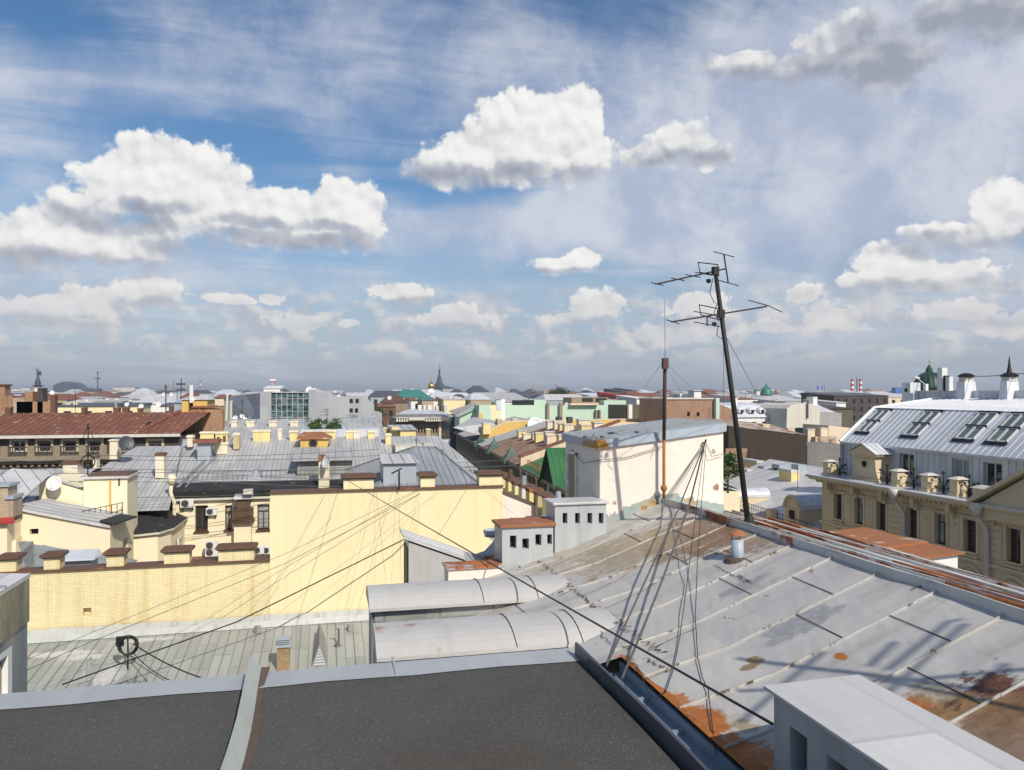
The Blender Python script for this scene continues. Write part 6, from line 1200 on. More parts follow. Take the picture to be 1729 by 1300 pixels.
while k < 15: p = f.p(3 + k, zt + .15, -.1); m.tube([p, p + ZV * .7], .03, 4); k += .6
m.tube([f.p(3, zt + .85, -.1), f.p(18, zt + .85, -.1)], .035, 4); m.build('railing', g('opole'), S1_)
for k, s in enumerate((4, 9.5, 14.5, 18)): m = MB(); p = f.p(s, zt - .2, .6); m.tube([p, p - ZV * .8, f.p(s, zt - 1.5, .15), f.p(s, -22, .15)], .12, 6); m.build('downpipe', g('offw'), S1_)
m = MB(); m.prism([f.p(19.2, zt - .5, .4), f.p(19.2, zt + 1.0, .4), f.p(19.2, zt + 4.9, -11), f.p(19.2, zt + 4.6, -16), f.p(19.2, zt - 1, -16)], dv * .8); m.build('party_wall', g('peach'), S2_)
m = MB(); m.prism([f.p(19.1, zt + 1.0, .5), f.p(19.1, zt + 4.9, -11), f.p(19.1, zt + 5.1, -11), f.p(19.1, zt + 1.2, .5)], dv * 1.0); m.build('coping', g('red'), S2_)
rr = random.Random(12)
for k in range(16):
    s, d = 22 + (k % 8) * 3.5 + rr.uniform(-.6, .6), -5.5 - (k // 8) * 4 + rr.uniform(-.8, .8); p = f.p(s, zt + .35 * -d * .9, d); w = rr.uniform(.5, .9); m = MB(); m.box(p.x - w, p.x + w, p.y - .5, p.y + .5, p.z - 1, p.z + rr.uniform(.7, 1.4)); o = m.build('chimney', g(('chimp', 'chim', 'peach')[k % 3]), S2_); zz_ = max(q_.z for q_ in m.v); m = MB(); m.box(p.x - w - .1, p.x + w + .1, p.y - .6, p.y + .6, zz_, zz_ + .14); m.build('chimney_cap', g('greyp' if k % 2 else 'chimp'), o)
for i, (x, yt, yb) in enumerate(((810, 733, 752), (832, 737, 756), (861, 748, 770))):
    s = [(p - n0).dot(dv) for p in (Pp(x, 755, n0, nn),)][0]; p = f.p(s, zt, -.2); D_ = p.x * SA + p.y * CA; zt_ = (HY - yt) / FPX * D_; m = MB(); m.lathe((p.x, p.y, zt - .4), [(1.6, 0), (1.45, .4), (.75, (zt_ - zt) * .6), (.12, zt_ - zt), (0, zt_ - zt + .5)], 4, M_=Matrix.Rotation(pi / 4 - .06, 3, 'Z')); m.build('spire_dormer', g('dgreen'), S2_ if s < 51 else S3_)
YG = thing('yellow_gable_house', 'house with a long yellow party wall hung with two satellite dishes', 'building', (38, 124, -22))
v = 124.; pts = [Pv(806, 745, v), Pv(812, 735, v), Pv(852, 713, v), Pv(905, 710, v), Pv(1105, 708, v), Pv(1105, 755, v), Pv(806, 760, v)]; m = MB(); m.prism(pts, (0, .6, 0)); a, b = pts[2], pts[4]; m.box(a.x, b.x, v + .6, v + 12, -22, b.z - .4); m.build('wall', g('ochre'), YG)
m = MB(); m.prism([pts[1] + ZV * .0, pts[2], pts[3], pts[4], pts[4] + ZV * .15, pts[3] + ZV * .15, pts[2] + ZV * .15, pts[1] + ZV * .15], (0, .9, 0)); m.build('coping', g('offw'), YG)
m = MB(); a = Pv(762, 735, v); m.roof([Pv(765, 722, v), Pv(812, 735, v), Pv(852, 712, v + 3), Pv(800, 704, v + 12)], .7, .05, .05); m.build('roof', [g('grey'), g('greyn')], YG)
for i, x in enumerate((903, 914)): d_ = copy_tree(DI); place(d_, Pv(x, 718, v - .6), radians(-12), 2.6 - .5 * i, ('larger', 'smaller')[i] + ' of two white dishes on the yellow party wall')
for x0, x1, yt, yb in ((816, 829, 714, 729), (840, 847, 707, 716), (866, 875, 707, 713), (894, 902, 707, 713)): pchim(YG, x0, x1, yt, yb, v + 1.5 if x0 > 838 else v - 1, 1.4, 'chim', 'offw')
for x, yt, yb, mm in ((945, 704, 730, 'brick'), (963, 704, 724, 'brown')): q = hv(x - 3, x + 3, yt, yb, v - 3); m = MB(); m.box(q[0], q[1], v - 3, v - 2, q[2] - 3, q[3]); o = m.build('chimney', g(mm), YG); m = MB(); m.box(q[0] - .1, q[1] + .1, v - 3.1, v - 1.9, q[3] - .9, q[3]); m.build('chimney_cap', g('dark'), o)
MW = thing('mint_wall_building', 'long pale mint-green windowless wall with brown flue stacks', 'building', (38, 155, -22))
v = 152.; z0 = -22
for k, (x0, x1, yt) in enumerate(((851, 904, 684), (902, 922, 675), (922, 955, 685), (955, 1022, 684), (1020, 1057, 676))):
    q = hv(x0, x1, yt, 715, v); m = MB(); m.box(q[0], q[1], v + (.01 * k), v + 10, z0, q[3]); m.build('wall', g('mint'), MW)
for x0, x1, yt in ((924, 928, 680), (945, 950, 680), (1006, 1009, 692), (1012, 1014.5, 692)): q = hv(x0, x1, yt, 712, v - .8); m = MB(); m.box(q[0], q[1], v - .8, v, q[2] - 1, q[3]); m.build('flue', g('beiged'), MW)
q = hv(876, 902, 676, 684, v); m = MB(); m.box(q[0], q[1], v + .3, v + 6, q[2] - .2, q[3]); m.build('rooftop_plant', g('iron'), MW); q = hv(965, 1027, 671, 681, v + 3); m = MB(); m.box(q[0], q[1], v + 3, v + 9, q[2] - 2, q[3]); o = m.build('rooftop_box', g('beiged'), MW); 
for k, x in enumerate((979, 1002)): q2 = hv(x, x + 22, 672, 678, v + 3); m = MB(); m.box(q2[0] + .5, q2[1], v + 2.9, v + 3, q2[2], q2[3]); m.build('grille', g('iron'), o)
m = MB(); q = hv(962, 1010, 681, 684, v - .5); m.box(q[0], q[1], v - 1, v + 3, q[2], q[3]); m.build('canopy', g('peach'), MW)
TW = thing('mint_stair_house', 'small yellow and mint stair house with a white lift box at the street bend', 'building', (25, 150, -22)); v = 146.
for x0, x1, yt, mm in ((809, 829, 684, 'mint'), (829, 846, 684, 'yellow'), (846, 853, 674, 'white')): q = hv(x0, x1, yt, 712, v); m = MB(); m.box(q[0], q[1], v, v + 5, -22, q[3]); m.build('wall', g(mm), TW)
q = hv(838, 847, 676, 692, v - .1); m = MB(); m.box(q[0], q[1], v - .1, v + 2, q[2], q[3]); m.build('lift_box', g('zinc'), TW); q = hv(808, 815, 698, 706, v - .1); m = MB(); m.box(q[0], q[1], v - .2, v, q[2], q[3]); m.build('panel', g('ochre'), TW)
MG = thing('mint_gable_building', 'mint-green gable side wall rising beside the teal corner block', 'building', (20, 158, -22)); v = 150.; m = MB(); m.prism([Pv(776, 722, v), Pv(776, 704, v), Pv(809, 686, v), Pv(809, 706, v)], (0, 6, 0)); m.prism([Pv(776, 704, v + 7), Pv(809, 688, v + 7), Pv(809, 684, v + 14), Pv(776, 699, v + 14)], (0, 0, -1)); m.build('wall', g('mint'), MG); m = MB(); m.roof([Pv(774, 705, v - .5), Pv(812, 686, v - .5), Pv(800, 680, v + 25), Pv(757, 694, v + 25)], .8); m.build('roof', [g('patch'), g('greyn')], MG)
TB = thing('teal_corner_block', 'narrow dark teal glass-fronted block at the end of the street', 'building', (18, 165, -22)); v = 160.; q = hv(759, 777, 704, 762, v); m = MB(); m.box(q[0], q[1], v, v + 12, -22, q[3]); m.build('wall', g('tealg'), TB); m = MB(); m.box(q[0] - .2, q[1] + .2, v - .2, v + 12.2, q[3], q[3] + .3); m.build('roof', g('blueg'), TB)
LO = thing('loggia_building', 'grand beige corner building with a loggia storey and a sunlit cream end', 'building', (8, 190, -22)); v = 185.; f_ = FV(v)
q = hv(668, 742, 706, 765, v); HL = []
for k in range(14):
    x = 671 + k * 5.
    if x < 738: HL.append(hv(x, x + 2.4, 722, 731, v)); HL.append(hv(x, x + 2.4, 736, 746, v))
m = MB(); m.wall(f_, q[0], q[1], -22, q[3], HL, .5); m.box(q[0], q[1], v + .6, v + 16, -22, q[3]); m.build('wall', g('beiged'), LO); 
for h in HL: p = MB(); p.face([f_.p(h[0], h[2], -.4), f_.p(h[1], h[2], -.4), f_.p(h[1], h[3], -.4), f_.p(h[0], h[3], -.4)]); p.build('window', g('pane'), LO)
q2 = hv(741, 759, 713, 765, v - .4); H_ = [hv(748, 752, 719, 726, v - .4), hv(748, 752, 735, 741, v - .4)]; m = MB(); m.wall(FV(v - .4), q2[0], q2[1], -22, q2[3] + .6, H_, .3); m.face([(q2[0], v - .4, -22), (q2[0], v + 6, -22), (q2[0], v + 6, q2[3]), (q2[0], v - .4, q2[3])]); m.build('end_wall', g('peach'), LO)
for h in H_: p = MB(); ff = FV(v - .4); p.face([ff.p(h[0], h[2], -.25), ff.p(h[1], h[2], -.25), ff.p(h[1], h[3], -.25), ff.p(h[0], h[3], -.25)]); p.build('window', g('pane'), LO)
m = MB(); q3 = hv(668, 759, 704, 706, v - 2); m.box(q3[0], q3[1], v - 2.2, v, Pv(700, 711, v).z, Pv(700, 710, v).z); m.box(q3[0], q3[1], v - 2.2, v, q3[2], q3[3]); 
for k in range(22): x = q3[0] + (q3[1] - q3[0]) * (k + .3) / 22; m.box(x, x + .35, v - 2.1, v - 1.7, Pv(700, 710, v).z, q3[2])
m.box(Pv(690, 705, v - 2.4).x, Pv(718, 705, v - 2.4).x, v - 2.6, v - 2.2, Pv(700, 709, v).z, Pv(700, 704, v).z); m.build('loggia', g('offw'), LO)
m = MB(); m.roof([(q3[0], v - 2, Pv(700, 699, v).z), (q3[1], v - 2, Pv(700, 699, v).z), (q3[1] - 1, v + 18, Pv(700, 691, v + 18).z), (q3[0] + 5, v + 18, Pv(700, 691, v + 18).z)], .9); m.box(q3[0] + .5, q3[1] - .5, v - 1, v, q3[3], Pv(700, 699, v).z); m.build('roof', [g('wzinc'), g('greyn')], LO)
for x0, x1 in ((706, 712), (715, 719), (722, 730), (736, 741), (750, 755)): pchim(LO, x0, x1, 684 if x0 != 736 else 686, 694, v + 17, 2, 'offw', 'white')
# brick walls behind the chimney stack
DK = thing('olive_wall_block', 'dark olive blank wall with two pale flues behind the chimney stack', 'building', (38, 118, -22)); v = 128.; q = hv(1057, 1125, 684, 715, v); m = MB(); m.box(q[0], q[1], v, v + 9, -22, q[3]); m.build('wall', g('olive'), DK)
for x0, x1, yt, mm in ((1061, 1067, 683, 'white'), (1090, 1095, 682, 'mint'), (1096, 1103, 675, 'mint')): q = hv(x0, x1, yt, 712, v - .6); m = MB(); m.box(q[0], q[1], v - .8, v, q[2], q[3]); m.build('flue', g(mm), DK)
BW = thing('brick_wall_building', 'patched red brick gable wall with two tiny windows behind the chimney stack', 'building', (42, 112, -22)); v = 112.; fb_ = FV(v); HB = [hv(1160, 1165, 695, 703, v), hv(1176, 1181, 696, 703, v)]; q = hv(1122, 1212, 674, 715, v); m = MB(); m.wall(fb_, q[0], q[1], -22, q[3], HB, .4); m.box(q[0], q[1], v + .5, v + 10, -22, q[3]); m.build('wall', g('brick'), BW)
for h in HB: p = MB(); p.face([fb_.p(h[0], h[2], -.3), fb_.p(h[1], h[2], -.3), fb_.p(h[1], h[3], -.3), fb_.p(h[0], h[3], -.3)]); p.build('window', g('pane'), BW)
m = MB(); q4 = hv(1209, 1215, 672, 715, v - .8); m.box(q4[0], q4[1], v - .8, v + .1, -14, q4[3]); m.build('flue', g('mint'), BW); m = MB(); m.prism([Pv(1214, 682, v + .2), Pv(1238, 692, v + .2), Pv(1238, 720, v + .2), Pv(1214, 720, v + .2)], (0, 8, 0)); m.build('side_wall', g('brick'), BW); m = MB(); m.box(q[0] - .2, q[1], v - .2, v + 10, q[3], q[3] + .2); m.build('coping', g('offw'), BW)
WB_ = thing('white_mansard_house', 'white house with three roof dormers right of the brick gable', 'building', (60, 135, -22)); v = 132.; ff = FV(v); HH = [hv(x, x + 8, 712, 723, v) for x in (1250, 1269, 1287)]; q = hv(1236, 1330, 704, 735, v); m = MB(); m.wall(ff, q[0], q[1], -22, q[3], HH, .35); m.box(q[0], q[1], v + .5, v + 12, -22, q[3]); m.build('wall', g('white'), WB_)
for h in HH: window(WB_, ff, h, .3, 'wframe', 'pane', 'T')
m = MB(); z1 = Pv(1270, 684, v + 4).z; m.roof([(q[0], v - .3, q[3]), (q[1], v - .3, q[3]), (q[1] - 1, v + 4, z1), (q[0], v + 4, z1)], .6); m.face([(q[0], v + 4, z1), (q[1] - 1, v + 4, z1), (q[1] - 1, v + 12, z1 + .4), (q[0], v + 12, z1 + .4)]); m.build('roof', [g('wzinc'), g('wzinc')], WB_)
for x in (1248, 1266, 1283, 1304, 1313, 1322):
    q = hv(x, x + (9 if x < 1300 else 6), 691 if x < 1300 else 690, 697 if x < 1300 else 701, v + .6); m = MB(); m.box(q[0], q[1], v + .5, v + 3, q[2], q[3]); c = ((q[0] + q[1]) / 2, v + .4, q[3]); m.lathe((c[0], v + 1.5, q[3]), [((q[1] - q[0]) * .62, 0), ((q[1] - q[0]) * .5, .2), (0, .45)], 8); o = m.build('dormer', g('wzinc'), WB_); m = MB(); m.box(q[0] + .25, q[1] - .25, v + .45, v + .5, q[2], q[3] - .1); m.build('pane', g('pane'), o)
q = hv(1241, 1245, 672, 690, v + 4); chimney(WB_, q[0], q[1], v + 4, v + 5, q[2], q[3], 'white', 'white')
GG = thing('pale_grey_gable', 'pale grey rendered gable wall with a thin pipe right of the white house', 'building', (66, 130, -22)); v = 126.; m = MB(); pts = [Pv(1328, 722, v), Pv(1329, 690, v), Pv(1336, 684, v), Pv(1352, 681, v), Pv(1372, 682, v), Pv(1384, 690, v), Pv(1384, 722, v)]; m.prism(pts, (0, 12, 0)); m.build('wall', g('offw'), GG); m = MB(); m.tube([Pv(1364, 676, v - .3), Pv(1364, 706, v - .3)], .14, 6); m.build('downpipe', g('gwire'), GG)
q = hv(1373, 1380, 670, 685, v + 2); chimney(GG, q[0], q[1], v + 2, v + 4, q[2], q[3], 'white', 'white'); q = hv(1384, 1421, 697, 720, v + 1); m = MB(); m.box(q[0], q[1], v + 1, v + 10, -22, q[3]); m.build('side_wing', mat('grey_old_render', (.33, .32, .30), .9, vary=.3, brick=(.4, .2, .02, (.38, .37, .35), (.27, .26, .25))), GG); q = hv(1378, 1412, 680, 697, v + 6); m = MB(); m.roof([(q[0], v + 6, q[2]), (q[1], v + 6, q[2]), (q[1] - 1, v + 12, q[3]), (q[0] + 1, v + 12, q[3])], .8); m.build('roof', [g('wzinc'), g('greyn')], GG)

# ---------------------------------------------------------------- farther blocks
def bl(x0, x1, yt, D, lab, wm, rm=None, name='city_block', cat='building', dep=None, over=0., zb=-22, gable=0., group=None, chims=(), cm='chimp', win=None):
    v = Pd((x0 + x1) / 2, 662, D).y; q = hv(x0, x1, yt, 700, v); dep = dep or max(8., D * .07); gable = min(gable, (q[1] - q[0]) * .4)
    t = thing(name, lab, cat, ((q[0] + q[1]) / 2, v + dep / 2, zb), group); m = MB()
    if win:
        f = FV(v); hs = []; n = max(2, int((q[1] - q[0]) / win)); sp_ = (q[1] - q[0]) / n; z = q[3] - 1.2
        while z - 1.8 > max(zb + 1, q[3] - 14):
            for k in range(n): hs.append((q[0] + sp_ * (k + .32), q[0] + sp_ * (k + .68), z - 1.8, z))
            z -= 3.3
        m.wall(f, q[0], q[1], zb, q[3], hs, .35); m.box(q[0], q[1], v + .6, v + dep, zb, q[3]); m.build('wall', g(wm), t); p = MB()
        for h in hs[:60]: p.face([f.p(h[0], h[2], -.3), f.p(h[1], h[2], -.3), f.p(h[1], h[3], -.3), f.p(h[0], h[3], -.3)])
        w_ = p.build('window', g('pane'), t)
    else: m.box(q[0], q[1], v, v + dep, zb, q[3]); m.build('wall', g(wm), t)
    if rm:
        m = MB(); o = .3; rz = gable if gable else dep * .06
        if gable:
            m.roof([(q[0] - o, v - o, q[3]), (q[1] + o, v - o, q[3]), (q[1] + o - gable, v + dep * .5, q[3] + rz), (q[0] - o + gable, v + dep * .5, q[3] + rz)]); m.roof([(q[0] - o, v + dep, q[3]), (q[1] + o, v + dep, q[3]), (q[1] + o - gable, v + dep * .5, q[3] + rz), (q[0] - o + gable, v + dep * .5, q[3] + rz)])
            m.face([(q[0] - o, v - o, q[3]), (q[0] - o + gable, v + dep * .5, q[3] + rz), (q[0] - o, v + dep, q[3])]); m.face([(q[1] + o, v - o, q[3]), (q[1] + o - gable, v + dep * .5, q[3] + rz), (q[1] + o, v + dep, q[3])])
        else: m.hexa([(q[0] - o, v - o, q[3]), (q[1] + o, v - o, q[3]), (q[1] + o, v + dep, q[3]), (q[0] - o, v + dep, q[3]), (q[0] - o, v - o, q[3] + .12), (q[1] + o, v - o, q[3] + .12), (q[1] + o, v + dep, q[3] + rz), (q[0] - o, v + dep, q[3] + rz)])
        m.build('roof', g(rm), t)
    for (a, b, yt_) in chims:
        c = hv(a, b, yt_, yt + 3, v + dep * .4); chimney(t, c[0], c[1], v + dep * .4, v + dep * .4 + max(1., (c[1] - c[0])), c[2] - .5, c[3], cm, 'offw', ch=.2)
    return t
MO = thing('modern_grey_block', 'modern grey panelled block with a tall glass front reflecting the roofs', 'building', (-25, 172, -22)); v = 168.
m = MB(); q = hv(457, 521, 663, 708, v); f = FV(v)
m.prism([Pv(521, 720, v), Pv(521, 658, v), Pv(538, 657, v), Pv(561, 664, v), Pv(563, 669, v), Pv(617, 670, v), Pv(632, 683, v), Pv(632, 695, v), Pv(645, 697, v), Pv(645, 720, v)], (0, 14, 0)); q1 = hv(439, 458, 661, 720, v); m.box(q1[0], q1[1], v, v + 14, -22, q1[3])
m.prism([Pv(440, 720, v + .2), Pv(440, 664, v + .2), Pv(437, 663, v + 8), Pv(395, 668, v + 30), Pv(392, 680, v + 30), Pv(392, 720, v + 30)], (0, 2, 0)); m.box(q[0] - 1, Pv(640, 720, v).x, v + .3, v + 13, -22, Pv(500, 712, v).z); m.build('wall', g('modg'), MO)
m = MB(); m.face([f.p(q[0], -8, -.4), f.p(q[1], -8, -.4), f.p(q[1], q[3], -.4), f.p(q[0], q[3], -.4)])
global_g = g
gm_ = bpy.data.materials.new('reflecting_glass_front'); gm_.use_nodes = True; NT = gm_.node_tree; NT.nodes.clear(); ge = N('ShaderNodeNewGeometry').outputs['Position']
vr = N('ShaderNodeTexVoronoi'); put(vr.inputs['Vector'], VM('MULTIPLY', ge, (.5, 0., .9))); vr.inputs['Scale'].default_value = .9
bp = N('ShaderNodeBump'); bp.inputs['Strength'].default_value = .35; bp.inputs['Distance'].default_value = .6; put(bp.inputs['Height'], vr.outputs['Distance'])
principled(gm_, XC(SS(NZ(VM('MULTIPLY', ge, (.6, 0., 1.2)), 1., 4., .6), .4, .6), (.012, .03, .03), (.10, .17, .16)), .05, 0., bp.outputs[0], 1.)
m.build('glass_front', gm_, MO)
m = MB()
for k in range(8): x = q[0] + (q[1] - q[0]) * k / 7; m.box(x - .05, x + .05, v + .2, v + .4, -8, q[3])
for k in range(5): z = q[3] - 1.3 * k; m.box(q[0], q[1], v + .25, v + .4, z - .04, z + .04)
m.box(q[0], q[1], v + .0, v + 3, q[3], q[3] + .15); m.build('mullion', g('gframe'), MO)
for x, y in ((593, 677), (603, 677), (593, 693), (602, 693)): p = Pv(x, y, v - .02); m = MB(); m.box(p.x - .35, p.x + .35, v - .03, v, p.z - .45, p.z + .45); m.build('window', g('void'), MO)
for i, (x, y, s, lab) in enumerate(((523, 654, 1.5, 'tallest white dish on the modern grey block'), (531, 656, 1.3, 'second white dish on the modern grey block'), (572, 666, 1.0, 'white dish on the lower step of the modern grey block'), (447, 658, .9, 'white dish above the white strip of the modern grey block'))):
    d_ = copy_tree(DI); place(d_, Pv(x, y, v + 2) + Vector((0, 0, -.6)), radians(-20 + 15 * i), s, lab)
q = hv(446, 473, 656, 662, 230); t_ = bl(446, 473, 656, 235, 'white stepped rooftop pavilion under a red and white flag', 'white', 'white'); 
p = Pd(459, 656, 240); FL = thing('flag_red', 'small red and white flag on a thin pole above the modern block', 'flag', p); m = MB(); m.tube([p - ZV * 1, Pd(460, 640, 240)], .09, 5); m.build('pole', g('offw'), FL); m = MB(); a = Pd(456, 645, 240); m.box(a.x, a.x + 1.7, a.y, a.y + .08, a.z, a.z + .4, 0); m.box(a.x, a.x + 1.7, a.y, a.y + .08, a.z + .4, a.z + .9, 1); m.build('cloth', [g('redp'), g('white')], FL)
bl(636, 668, 687, 250, 'brown-roofed stone block left of the loggia building', 'brown', 'red', win=3., chims=()); bl(648, 689, 680, 265, 'wide low block under a brown ribbed roof', 'beiged', 'brown', gable=2.5)
bl(672, 727, 671, 330, 'building with peeling green roofs below the white terrace block', 'offw', 'tgreen', gable=3.5); bl(713, 732, 676, 300, 'small green-roofed wing right of the peeling green roofs', 'beige', 'tgreen', gable=2.2); bl(669, 750, 663, 420, 'long white terrace block with round rooftop tanks', 'white', 'wzinc', win=4.)
for i, x in enumerate((696, 727)): p = Pd(x, 664, 425); m = MB(); m.lathe(p, [(2.3, -.5), (2.3, 1.0), (1.9, 1.9), (.9, 2.4), (0, 2.5)], 14); tag(m.build('roof_tank', g('white'), None, loc=p, smooth=True), ('left', 'right')[i] + ' white domed tank on the long white terrace block', 'tank')
p = Pd(728, 660, 700); GD = thing('gold_dome_tower', 'round church tower with a gold onion dome and cross', 'church', (p.x, p.y, -22)); s = 850 / 1300.
m = MB(); m.lathe((p.x, p.y, 0), [(4.2 * s, -22), (4.2 * s, (662 - 655) * s)], 12); m.build('drum', g('beiged'), GD); m = MB(); m.lathe((p.x, p.y, 7 * s), [(4.4 * s, 0), (4.8 * s, 2 * s), (4.4 * s, 4 * s), (2.6 * s, 6 * s), (.7 * s, 8 * s), (.2 * s, 9.5 * s)], 14); m.build('dome', g('gold'), GD, smooth=True); m = MB(); m.tube([(p.x, p.y, 16 * s), (p.x, p.y, 23 * s)], .25 * s, 5); m.box(p.x - 1.3 * s, p.x + 1.3 * s, p.y - .2, p.y + .2, 20.5 * s, 21 * s); m.build('cross', g('gold'), GD)
p = Pd(742, 660, 620); s = 620 / 1300.; s *= 1.25; SG = thing('statue_spire', 'dark tower with a glass spire carrying a statue', 'tower', (p.x, p.y, -22)); m = MB(); m.lathe((p.x, p.y, 0), [(9 * s, -22), (9 * s, 3 * s), (6.6 * s, 6 * s), (6 * s, 12 * s), (4 * s, 13.5 * s), (2.4 * s, 22 * s), (1.6 * s, 24 * s)], 8); m.build('spire', g('slate'), SG)
m = MB(); m.lathe((p.x, p.y, 24 * s), [(1.2 * s, 0), (.9 * s, 3 * s), (1.3 * s, 5 * s), (.8 * s, 6.4 * s), (.6 * s, 7 * s), (.6 * s, 8 * s), (0, 8.4 * s)], 7); m.tube([(p.x - 1.9 * s, p.y, 31.5 * s), (p.x, p.y, 29.5 * s), (p.x + 2 * s, p.y, 31.8 * s)], .35 * s, 5); m.lathe((p.x, p.y, 34 * s), [(0, -1 * s), (1 * s, 0), (0, 1 * s)], 8); m.tube([(p.x, p.y, 35 * s), (p.x, p.y, 42 * s)], .1 * s, 4); m.build('statue', g('dgreen'), SG)
bl(748, 768, 656, 560, 'grey stepped office block right of the statue spire', 'modg', 'slate'); bl(766, 792, 667, 520, 'dark-roofed hall with a steep gable right of the office block', 'beige', 'slate', gable=9.); bl(792, 835, 667, 560, 'double-gabled dark slate hall on the skyline', 'beige', 'slate', gable=7.)
bl(766, 800, 669, 470, 'cream colonnaded block below the dark gable halls', 'peach', 'offw', win=5.); bl(815, 855, 668, 480, 'long cream block with small windows below the slate hall', 'peach', 'offw', win=5.); bl(764, 800, 680, 330, 'dark hipped slate roof above white chimneys', 'brown', 'slate', gable=4.)
p = Pd(900, 667, 1100); s = 1100 / 1300.; NS = thing('needle_spire', 'slim pale needle spire with a dark base on the skyline', 'tower', (p.x, p.y, -22)); m = MB(); m.lathe((p.x, p.y, 0), [(3 * s, -22), (2.2 * s, 2 * s)], 8); m.build('base', g('slate'), NS); m = MB(); m.lathe((p.x, p.y, 2 * s), [(1.7 * s, 0), (1.2 * s, 7 * s), (.6 * s, 12 * s), (.1 * s, 20 * s)], 8); m.build('spire', g('gold'), NS)
for x, yt, w, lab in ((1052, 661, 10, 'left of two pale tower blocks behind the mint wall'), (1069, 660, 10, 'right of two pale tower blocks behind the mint wall')): bl(x, x + w, yt, 420, lab, 'offw', 'slate', name='tower_block')
bl(1040, 1050, 667, 300, 'small bright red-roofed penthouse behind the mint wall', 'redp', 'redp', name='penthouse'); bl(1075, 1090, 673, 200, 'white lift tower behind the olive wall', 'white', 'white', name='lift_tower'); bl(1119, 1123, 660, 210, 'slim white stack left of the rusty pole', 'white', None, name='stack', dep=2.); bl(1172, 1184, 660, 170, 'white flat-topped lift tower behind the brick gable', 'white', 'greyp', name='lift_tower', dep=3.); bl(1163, 1170, 665, 172, 'smaller white stack beside the lift tower behind the brick gable', 'white', None, name='stack', dep=3.); bl(1148, 1156, 665, 175, 'pale cream stack left of the white lift towers', 'offw', None, name='stack', dep=3.)
def dome(x, yb, yt, w, D, lab, mm, lant=True, name='domed_church'):
    p = Pd(x, yb, D); s = D / 1300.; t = thing(name, lab, 'church', (p.x, p.y, -22)); r_ = w / 2 * s; h = (yb - yt) * s; m = MB(); m.lathe((p.x, p.y, 0), [(r_ * 1.05, -22), (r_ * 1.05, p.z - .3 * r_), (r_ * 1.12, p.z - .25 * r_), (r_ * 1.12, p.z)], 20); m.build('drum', g('beiged'), t)
    m = MB(); m.lathe(p, [(r_ * 1.0, 0), (r_ * .99, h * .12), (r_ * .90, h * .28), (r_ * .70, h * .43), (r_ * .42, h * .54), (r_ * .2, h * .60)], 20)
    for k in range(16): a = k * pi / 8; m.tube([p + Vector((r_ * c_ * cos(a), r_ * c_ * sin(a), h * z_)) for c_, z_ in ((1.01, 0.02), (.92, .28), (.72, .44), (.43, .55))], .03 * r_, 4)
    m.build('dome', g(mm), t, smooth=True); m = MB(); m.lathe(p + ZV * h * .58, [(r_ * .25, 0), (r_ * .2, h * .12), (r_ * .08, h * .2), (r_ * .04, h * .24)], 10); m.build('lantern', g(mm), t); m = MB(); m.tube([p + ZV * h * .8, p + ZV * h], .025 * r_, 4); m.box(p.x - .1 * r_, p.x + .1 * r_, p.y - .05, p.y + .05, p.z + h * .9, p.z + h * .93); m.build('cross', g('gold'), t); return t
dome(1569, 659, 606, 48, 260, 'large ribbed green dome with a gold cross behind the mansard ridge', 'dgreen'); dome(1294, 668, 642, 20, 520, 'teal onion-topped dome on the skyline right of the mast', 'tgreen'); bl(1277, 1283, 660, 515, 'small greenish turret left of the teal dome', 'offw', 'tgreen', name='turret', gable=1.2, dep=3.)
p = Pd(1391, 665, 330); FG = thing('flag_blue', 'blue flag flying on a thin mast on the skyline', 'flag', p); m = MB(); m.tube([p - ZV * 2, Pd(1392, 649, 330)], .08, 5); m.build('pole', g('gwire'), FG); a, b = Pd(1379, 657, 330), Pd(1391, 651, 330); m = MB()
for k in range(6):
    t0, t1 = k / 6, (k + 1) / 6; u0_, u1_ = a.x + (b.x - a.x) * t0, a.x + (b.x - a.x) * t1; e0, e1 = .25 * sin(k * 1.3), .25 * sin((k + 1) * 1.3)
    m.face([(u0_, a.y + e0, a.z - .3 + .3 * t0), (u1_, a.y + e1, a.z - .3 + .3 * t1), (u1_, a.y + e1, b.z - .1 + .2 * t1), (u0_, a.y + e0, b.z - .1 + .2 * t0)], 1 if k in (2, 3) else 0)
m.build('cloth', [g('bluef'), flat('flag_emblem_cloth', (.30, .36, .50))], FG)
bl(1408, 1500, 668, 300, 'dark long block with rows of windows left of the white mansard', 'dark', 'slate', win=3.5); bl(1412, 1428, 680, 240, 'low white rooftop cabin on the dark flat roofs', 'white', 'offw', name='rooftop_cabin'); bl(1395, 1440, 690, 190, 'dark flat-roofed block left of the white mansard gable', 'olive', 'dark', gable=0.)
for x, yt, lab in ((1439, 640, 'left striped antenna mast'), (1447, 638, 'middle slim lattice mast'), (1453, 640, 'right striped antenna mast')):
    p = Pd(x, 668, 700); q = Pd(x, yt, 700); t = thing('striped_mast', lab + ' in the trio on the right skyline', 'mast', p); m = MB(); n_ = 7; w = .9 if x != 1447 else .35
    for k in range(n_): m.box(p.x - w, p.x + w, p.y - w, p.y + w, p.z + (q.z - p.z) * k / n_, p.z + (q.z - p.z) * (k + 1) / n_, k % 2 if x != 1447 else 1)
    m.build('shaft', [g('redp'), g('mullw')] if x != 1447 else [g('iron'), g('gwire')], t)
bl(1512, 1526, 655, 900, 'distant dark blue office slab left of the green ribbed dome', 'bluef', 'slate', name='office_slab', dep=6.)
